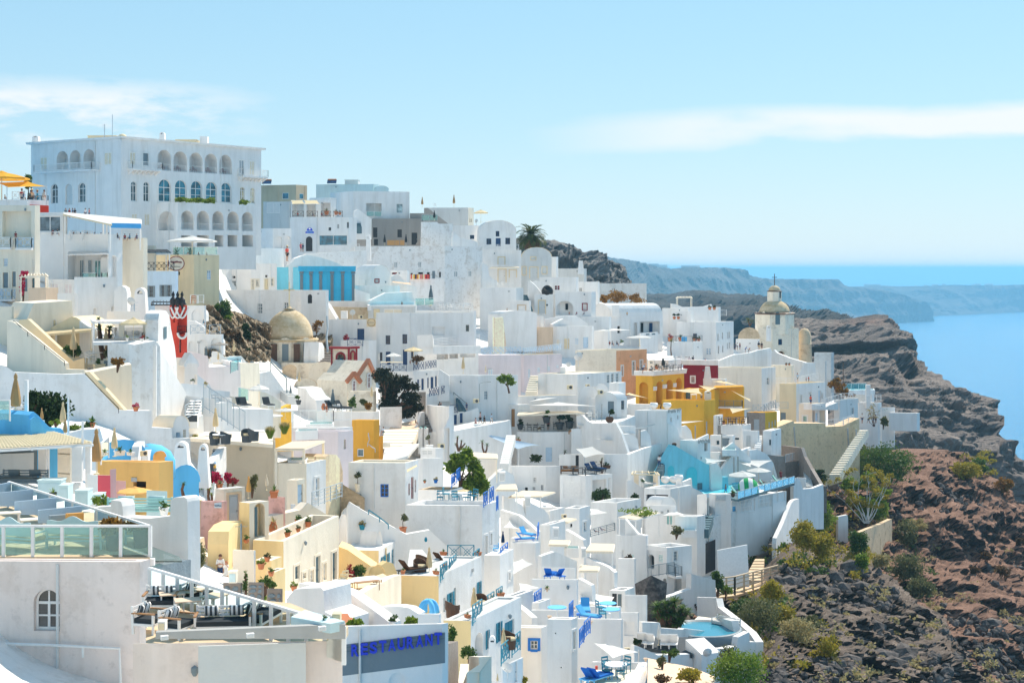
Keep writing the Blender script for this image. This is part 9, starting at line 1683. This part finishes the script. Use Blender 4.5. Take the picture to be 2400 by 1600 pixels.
# restaurant front and white stair
rw=ad('white restaurant building with a slate painted band',735,1605,1655,765,1330,53,a=-.12,b=.8,ej=.5,ey=2,zt=bh(1461,53),dh='n 1145 1085 1285 1300 _ .1');f=rw.fl
sa,sb=f.hk(U(745))[0],f.hk(U(1628))[0];mb=MB();dmid=lambda s:(f.a+f.e*s).y
mb.he(f.p(sa,bh(V(1112),dmid(sa)),.012),f.p(sb,bh(V(1000),dmid(sb)),.012),f.p(sb,bh(V(738),dmid(sb)),.012),f.p(sa,bh(V(845),dmid(sa)),.012));mb.g7('painted_band',ag('steel'),rw.ho)
for i,chx in h4('RESTAURANT'):
 x=852+i*79.5;s0,d0=f.hk(U(x));z=bh(V(888-i*11.2),d0);ef(rw.ho,chx,f.p(s0,z,.03),.255,.40,af('royal'),e=f.e,up=(Zv+f.e*.0),d8=.08,bold=.035,d7='letter')
for y in(870,905):
 s0,d0=f.hk(U(750));s1,d1=f.hk(U(1625));MB().hj(f.p(s0,bh(V(y),d0),.016),f.p(s1,bh(V(y-118),d1),.016),.02).g7('board_joint',af('slate'),rw.ho)
ae('white curved stair wall with a black plaque','370 315 400 320 520 335 640 355 720 365 800 395 960 510 1080 600 1145 650 1150 690',760,63,57.5,.5);ae('small black plaque on the white stair wall','628 378 684 384',415,'black',60.6,60.6,.1,n='plaque,plaque');av('terracotta topped steps with blue grey risers',(740,870,650),(545,690,490),5,'terra',d9='steel',d0=55,d1=61);ae('white humped wall left of the terracotta steps','250 620 265 450 330 370 420 360 560 355 582 380 590 560 740 640',700,58.5,57,1.6)
ae('white curved planter wall above the restaurant sign','1000 545 1100 520 1230 515 1320 530 1400 580 1405 690',720,60,59,.5);aj('white bowl with trailing greenery above the sign',1185,700,118,'cup','w','bush','mid',56.5);e6('bright green shrub at the left of the sign wall',845,750,150,130,'bright',55,900);e6('yellow green shrub at the right of the sign wall',1345,690,110,70,'bright',56,420)
ad('white pedestal with a lamp under the blue chimney head',1395,1580,1592,582,800,55.5,a=.05,ej=.05,gn=2);eg('bar_counter','300 605 640 665 765 640 420 545','seafoam',z=DZ+1.15,de='pale glass topped bar counter at the deck corner',ek='counter');aj('leafy plant in a glass on the bar counter',592,668,85,'tall','seafoam','bush','mid',40.5,ph=.5);bb('lantern','copper lantern on the bar counter','lantern',690,655,70,75,.35,'ecru',40.8)
nb2=ad('lower yellow and white house with teal lattice balconies',1615,1850,2285,640,1400,'pale',85,a=.1,b=2.2,ej=.1,do='w',dj='lgrey',dh='n 1885 742 1955 960 _ .6; W 1985 720 2000 880; W 2080 650 2105 820; d 2142 640 2225 830 teal')
for x0,y0,d0,x1,y1,d1,n in((1866,680,84.6,1946,618,88,'upper left'),(2112,1030,82,2182,965,85,'lower left'),(2205,955,86,2275,890,89,'lower right')):ak(x0,y0,d0,x1,y1,d1,'teal lattice railing of the lower house, %s'%n,'x','teal',1.9,n=1)
for i,x,y,h in EN((1880,600,255),(2132,900,205),(2080,1180,90)):bj('closed beige umbrella of the lower house, %s'%('upper','middle','lowest')[i],x,y,h,'ecru',(90,84,76)[i])
for i,x,y in EN((1930,555),(2180,880),(1695,610)):eb('brown wicker chair on the lower house balconies, %s'%('upper','lower','lounging left')[i],x,y,'brown',ei='tub',d=(92,85,87)[i],rz=i,sc=1.2)
for i,x,y in EN((2038,475),(2108,430),(1822,615),(2255,820)):aj('cactus pot on the lower house, %s'%('left of the stair','highest','on the yellow corner','in a teal jar')[i],x,y,62,'box' if i<3 else 'ball','terra' if i<3 else 'teal','spike','olive',(96,98,85.5,88)[i])
ad('lower white block with a satellite dish',2110,2125,2300,1035,1400,78,a=.1,b=1.8,ej=.05,dh='d 2225 990 2250 1170 teal');aw('slim white chimney beside the arched doorway',2035,990,60,222,79,d6=.95);g1('satellite dish at the bottom of the lower house',2165,1150,100,75,rz=-.4);ae('dark rubble wall right of the restaurant','1625 850 1740 815 1745 1200',1300,bp('stone',1.5),60,64,d7='stone_wall');av('cream steps beside the rubble wall',(1740,1850,1176),(1760,1870,1015),5,'ivory',d0=64,d1=70);ae('cream parapet of the lowest steps','1830 1060 1835 945 1920 950 1925 1080 1880 1200',1300,'ivory',64,62,.5);e6('hanging green creeper on the yellow wall',1680,850,110,190,'mid',72,500);e6('dense green shrub above the cream steps',1830,990,140,120,'mid',73,700)
fr('O')
# bottom right terraces
for i,x0,xc,x1,yt,gv,d,w in EN((452,660,712,628,1400,91,'k 518 740 528 752; k 565 1035 575 1046; w+w 668 730 690 880 ecru'),(145,400,452,700,1300,93,'w+blue 306 810 368 884'),(700,1086,1102,628,1150,101,''),(712,1070,1085,520,650,108,''),(310,690,702,552,640,98,''),(1062,1232,1240,570,900,112,'k 1115 648 1200 770'),(1120,1305,1312,420,700,119,''),(985,1120,1200,380,640,121,'d 1010 405 1050 530 dark; c 1055 405 1095 525'),(1060,1200,1215,105,300,146,''),(835,1300,1312,1000,1080,92.5,'')):ad('white cube house at the lower right, %s'%('tall tower with small holes','with a blue rimmed window','broad blank block','upper row with blue tables','terrace with blue lattice','grey side with a dark broken opening','plain tall wall by the yucca','with sliding doors','planter box with brown shrub','rear wall of the lowest terrace')[i],x0,xc,x1,yt,gv,d,a=.06,b=1.6,ej=.4,dh=w)
big_=ad('white apartment block with a round arched balcony door',1300,1480,1695,10,420,150,a=.8,b=.5,ej=.3,dh='K 1322 70 1372 190 charcoal; s 1408 65 1448 140 mint; w+w 1540 40 1572 125; n 1448 275 1495 400 _ 1; n 1545 245 1608 395 _ 1; k 1350 300 1375 400 mint');gb(big_,big_.fr,1490,1545,235,1.4,'v','steel',False);am(big_,1310,30,1470,40,ei='h',h=.5);ak(1345,265,144,1545,232,148,'thin steel balcony railing by the round door','v','steel',2.4)
ae('white blank wall between the apartment and the garage','1480 440 1690 365 1692 235 1898 288 1905 445',500,146,152,.6);ad('white patio wall of the wooden day bed',1740,1905,1912,440,640,142,a=.1,ej=.05);e6('brown shrub in the white planter',1140,130,85,60,'brown',147,300,g6=False)
m=MB();m.add([at(1340,440,134)+h8(v.x*1.6,v.y*1.2,v.z*2.3)*(1+.12*((i*7)%5-2)*.5)for i,v in h4(ICO[0])],ICO[1]);m.g8([(1.5,-8),(1.3,-4),(.9,-1)],h6(at(1340,440,134.5)),9);o=m.g7('rock',fk);o['label']='dark lava boulder wedged between the white walls';o['category']='rock'
ec('great dark multi headed yucca at the lower right',1510,780,'1400 520 95 1470 500 80 1540 480 95 1610 540 85 1660 560 70 1440 590 90 1510 570 95 1580 600 95 1490 640 90 1390 580 70 1560 660 80 1460 690 70 1610 640 70','mid',121,n=70,tr=.2,w=.075)
tb=ae('white curved terrace wall of the oval tub','1270 650 1420 655 1430 700 1620 715 1630 705 1980 745 1985 790 2080 790 2085 850',960,113,126,.5);eg('tub_terrace','1430 745 1980 800 2080 640 1750 600 1640 700','ivory',z=bh(V(700),125));q=at(1790,715,122);m=MB();m.hl=True;m.g8([(3.0,-1.2),(3.1,.1),(2.85,.16),(2.75,-.05)],h6(q),32);o=m.g7('oval_tub',af('steel'));o['label']='large oval slate hot tub on the lower right terrace';o['category']='hot tub';MB().g8([(2.74,0),(.001,.01)],h6(q),32).g7('tub_water',cb('teal'),o);ae('low grey bench wall with pillows behind the tub','1840 650 1960 620 2035 640 2070 780',800,'lgrey',126,121,.6);ae('white outer wall falling beside the tub terrace','1905 445 1920 520 2050 620 2190 740 2245 820 2246 900',960,140,119,.6);ae('white slanted end wall at the cliff','2085 840 2095 780 2190 735 2195 820 2246 820',930,117,119,.5)
bm(a4('lgrey','lgrey',2.4),'corner seat with grey and white pillows by the hot tub','sofa',1990,700,d=123.5,rz=-.8);e6('clipped green ball by the hot tub',1935,630,55,40,'mid',128,120);bj('closed white umbrella by the great yucca',1412,850,190,'sail',108)
for i,x,y in EN((1330,850),(1470,855),(1535,855),(1270,840)):bm(a2('w'),'white lounger below the great yucca, %s'%('second','third','fourth','leftmost')[i],'sun lounger',x,y,d=108,rz=3.0,sc=1.1)
eg('lower_deck','1240 860 1700 930 1700 780 1270 780','charcoal',z=bh(V(860),108));ae('white curved wall below the lounger deck','1200 850 1240 860 1330 900 1400 935 1700 925 1705 1020',1060,103,106,.4);ae('white leaning slab roof at the lounger deck','1640 800 1780 930',960,107,105,1.5);g1('grey satellite dish on the lowest white wall',1830,1000,82,104,rz=.2)
ae('white lowest retaining wall at the cliff','1640 930 1700 880 1980 880 2080 860 2085 1030',1080,108,114,.6)
for i,x,y in EN((780,575),(800,632),(905,575),(930,632)):bm(a2('sky','blue')if i<2 else a3('teal'),'blue terrace %s on the upper row, %s'%(('deck chair','deck chair','green seat','green seat')[i],'rear' if i%2==0 else 'front'),'chair',x,y,d=105.5-i%2*2,rz=i,sc=1.0)
for i,x,y in EN((972,578),(1002,632),(535,622)):ea('round bright blue table on the lower right terraces, %s'%('rear','front','on the lattice terrace')[i],x,y,'sky',d=(105,103,96)[i],rd=True,w=1.2)
for x0,y0,x1,y1,d,n in((340,548,398,500,101,'left'),(640,655,672,615,93,'middle'),(770,800,820,745,97,'right'),(728,870,765,825,95,'lowest')):ak(x0,y0,d,x1,y1,d+2.5,'bright blue lattice railing at the lower right, %s'%n,'x','blue',1.7,n=1)
for i,x,y,d in EN((450,388,103),(675,550,98),(825,672,100),(470,628,92),(1298,992,91)):aj('beige urn on the white corner, %s'%('with an agave','second','third','small one on the tower','on the lowest terrace')[i],x,y,62,'cup','beige','agave' if i==0 else 'none','mid',d)
sail('big white sail above the lowest terrace','855 832 1015 960 1240 908 960 835','sail','96 93 97 101',.07,(2,));eg('lowest_terrace','740 1200 1220 1200 1300 1060 860 1060','ivory',z=bh(V(1110),89),de='pale paved lowest terrace with a dining set',ek='terrace');ae('white right parapet of the lowest terrace','1215 1200 1310 1005',1230,83.5,92,.5)
lz=bh(V(1110),89);ea('round white table on the lowest terrace',1040,1120,'w',z=lz,rd=True,w=1.3)
for i,x,y,r in EN((970,1130,1.2),(1080,1135,-1.5),(965,1085,.6),(1125,1080,-.7)):eb('white chair with a dark green back at the lowest terrace, %s'%('near left','near right','far left','far right')[i],x,y,'teal',z=lz,rz=r)
for i in h5(2):bm(a2('blue','sky'),'blue deck lounger on the lowest terrace, %s'%('left','right')[i],'sun lounger',850+i*50,1165,z=lz,rz=2.4)
bb('fire_extinguisher','red fire extinguisher on the lowest terrace wall','extinguisher',875,1085,22,55,.15,'red',91);ac('air conditioner framed in blue by the big sail',1140,905,48,99)
for lb,x,y,w,h,c,d,n in(('bright green reeds at the bottom edge',2100,1230,560,330,'bright',92,5200),('tall reed plumes at the bottom edge',2010,1100,180,260,'olive',95,1200),('yellow green mat of ice plant',1680,1176,250,130,'yellow',90,1800),('grey green sapling on the bare slope',1440,1040,90,110,'olive',96,500),('green shrubs along the lounger deck wall',1500,960,150,90,'mid',101,500),('dry brown brush at the bottom',1420,1176,180,80,'brown',88,500),('dark shrub beside the lounger deck',1230,870,80,90,'dark',107,320),('yellow plant in the bottom corner',240,1176,90,70,'yellow',80,320)):e6(lb,x,y,w,h,c,d,n)
eg('bare_slope','1320 960 1700 1040 1900 1120 1800 1260 1310 1260','beige',ds='100 101 99 84 84')
fr('L')
for i,x0,xc,x1,yt,gv,d,w in EN((385,612,818,285,560,163,''),(600,860,872,570,800,151,'s 715 725 760 760 mint; K 650 690 680 770 slate'),(858,1115,1125,312,480,171,'w 1042 335 1058 368; d 1040 400 1060 470 mint; d 1068 400 1085 470 mint'),(1110,1300,1372,405,540,169,''),(845,1070,1250,165,300,181,'k 860 215 1050 270'),(620,760,770,815,900,146,'')):ad('white house on the middle right terraces, %s'%('with a planted roof','with a plain front under the vines','with twin pale doors','with a tub terrace','with a long dark slot','planter shaped')[i],x0,xc,x1,yt,gv,d,a=.15,b=1.1,ej=.5,dh=w)
ad('white barrel vault behind the vine pergola',860,985,1112,310,350,173,a=.4,b=.3,vr=235);ay('white vine covered pergola on the middle terraces','622 412 770 432 980 372 830 352',2.6,'156 155 164 165',du=16,c='w',wc='ivory');e6('twisted vines on top of the white pergola',790,395,290,62,'bright',159,420,g6=False,d8=2);sail('small white awning over the twin pale doors','1000 395 1205 390 1110 352','sail','167 169 172',.03)
ae('white sloping stair wall before the vine pergola','680 425 790 555 862 568 868 900',920,152,151,.5);e6('dark shrubs on the planted roof',470,280,170,110,'dark',166,700);e6('cactus and shrubs by the small tub',1120,570,130,100,'olive',165,420);pool('small turquoise tub on the middle terraces','1165 535 1290 535 1280 515 1180 515',ds='167 167 171 171',c='aqua');ak(310,600,158,590,525,163,'thin rail of the shaded sunbathing terrace','h','steel',.8)
for i,x in h4((425,480)):ah('sunbather with raised knees on the shaded terrace, %s'%('left','right')[i],x,550-i*15,'recline','navy','navy','black',160,62,1.2,skin='tan')
# air
def haze():
 m=bpy.data.materials.new('haze');m.use_nodes=True;t=m.node_tree;t.nodes.clear();v=N(t,'ShaderNodeVolumePrincipled');IV(v,'Color',(.38,.77,1,1));IV(v,'Density',1.1e-4);IV(v,'Anisotropy',0)
 t.links.new(v.outputs[0],N(t,'ShaderNodeOutputMaterial').inputs['Volume']);b=MB().hn((0,0,(-600+32)/2),(122000,122000,632));o=b.g7('haze',m);o['kind']='stuff'
haze()
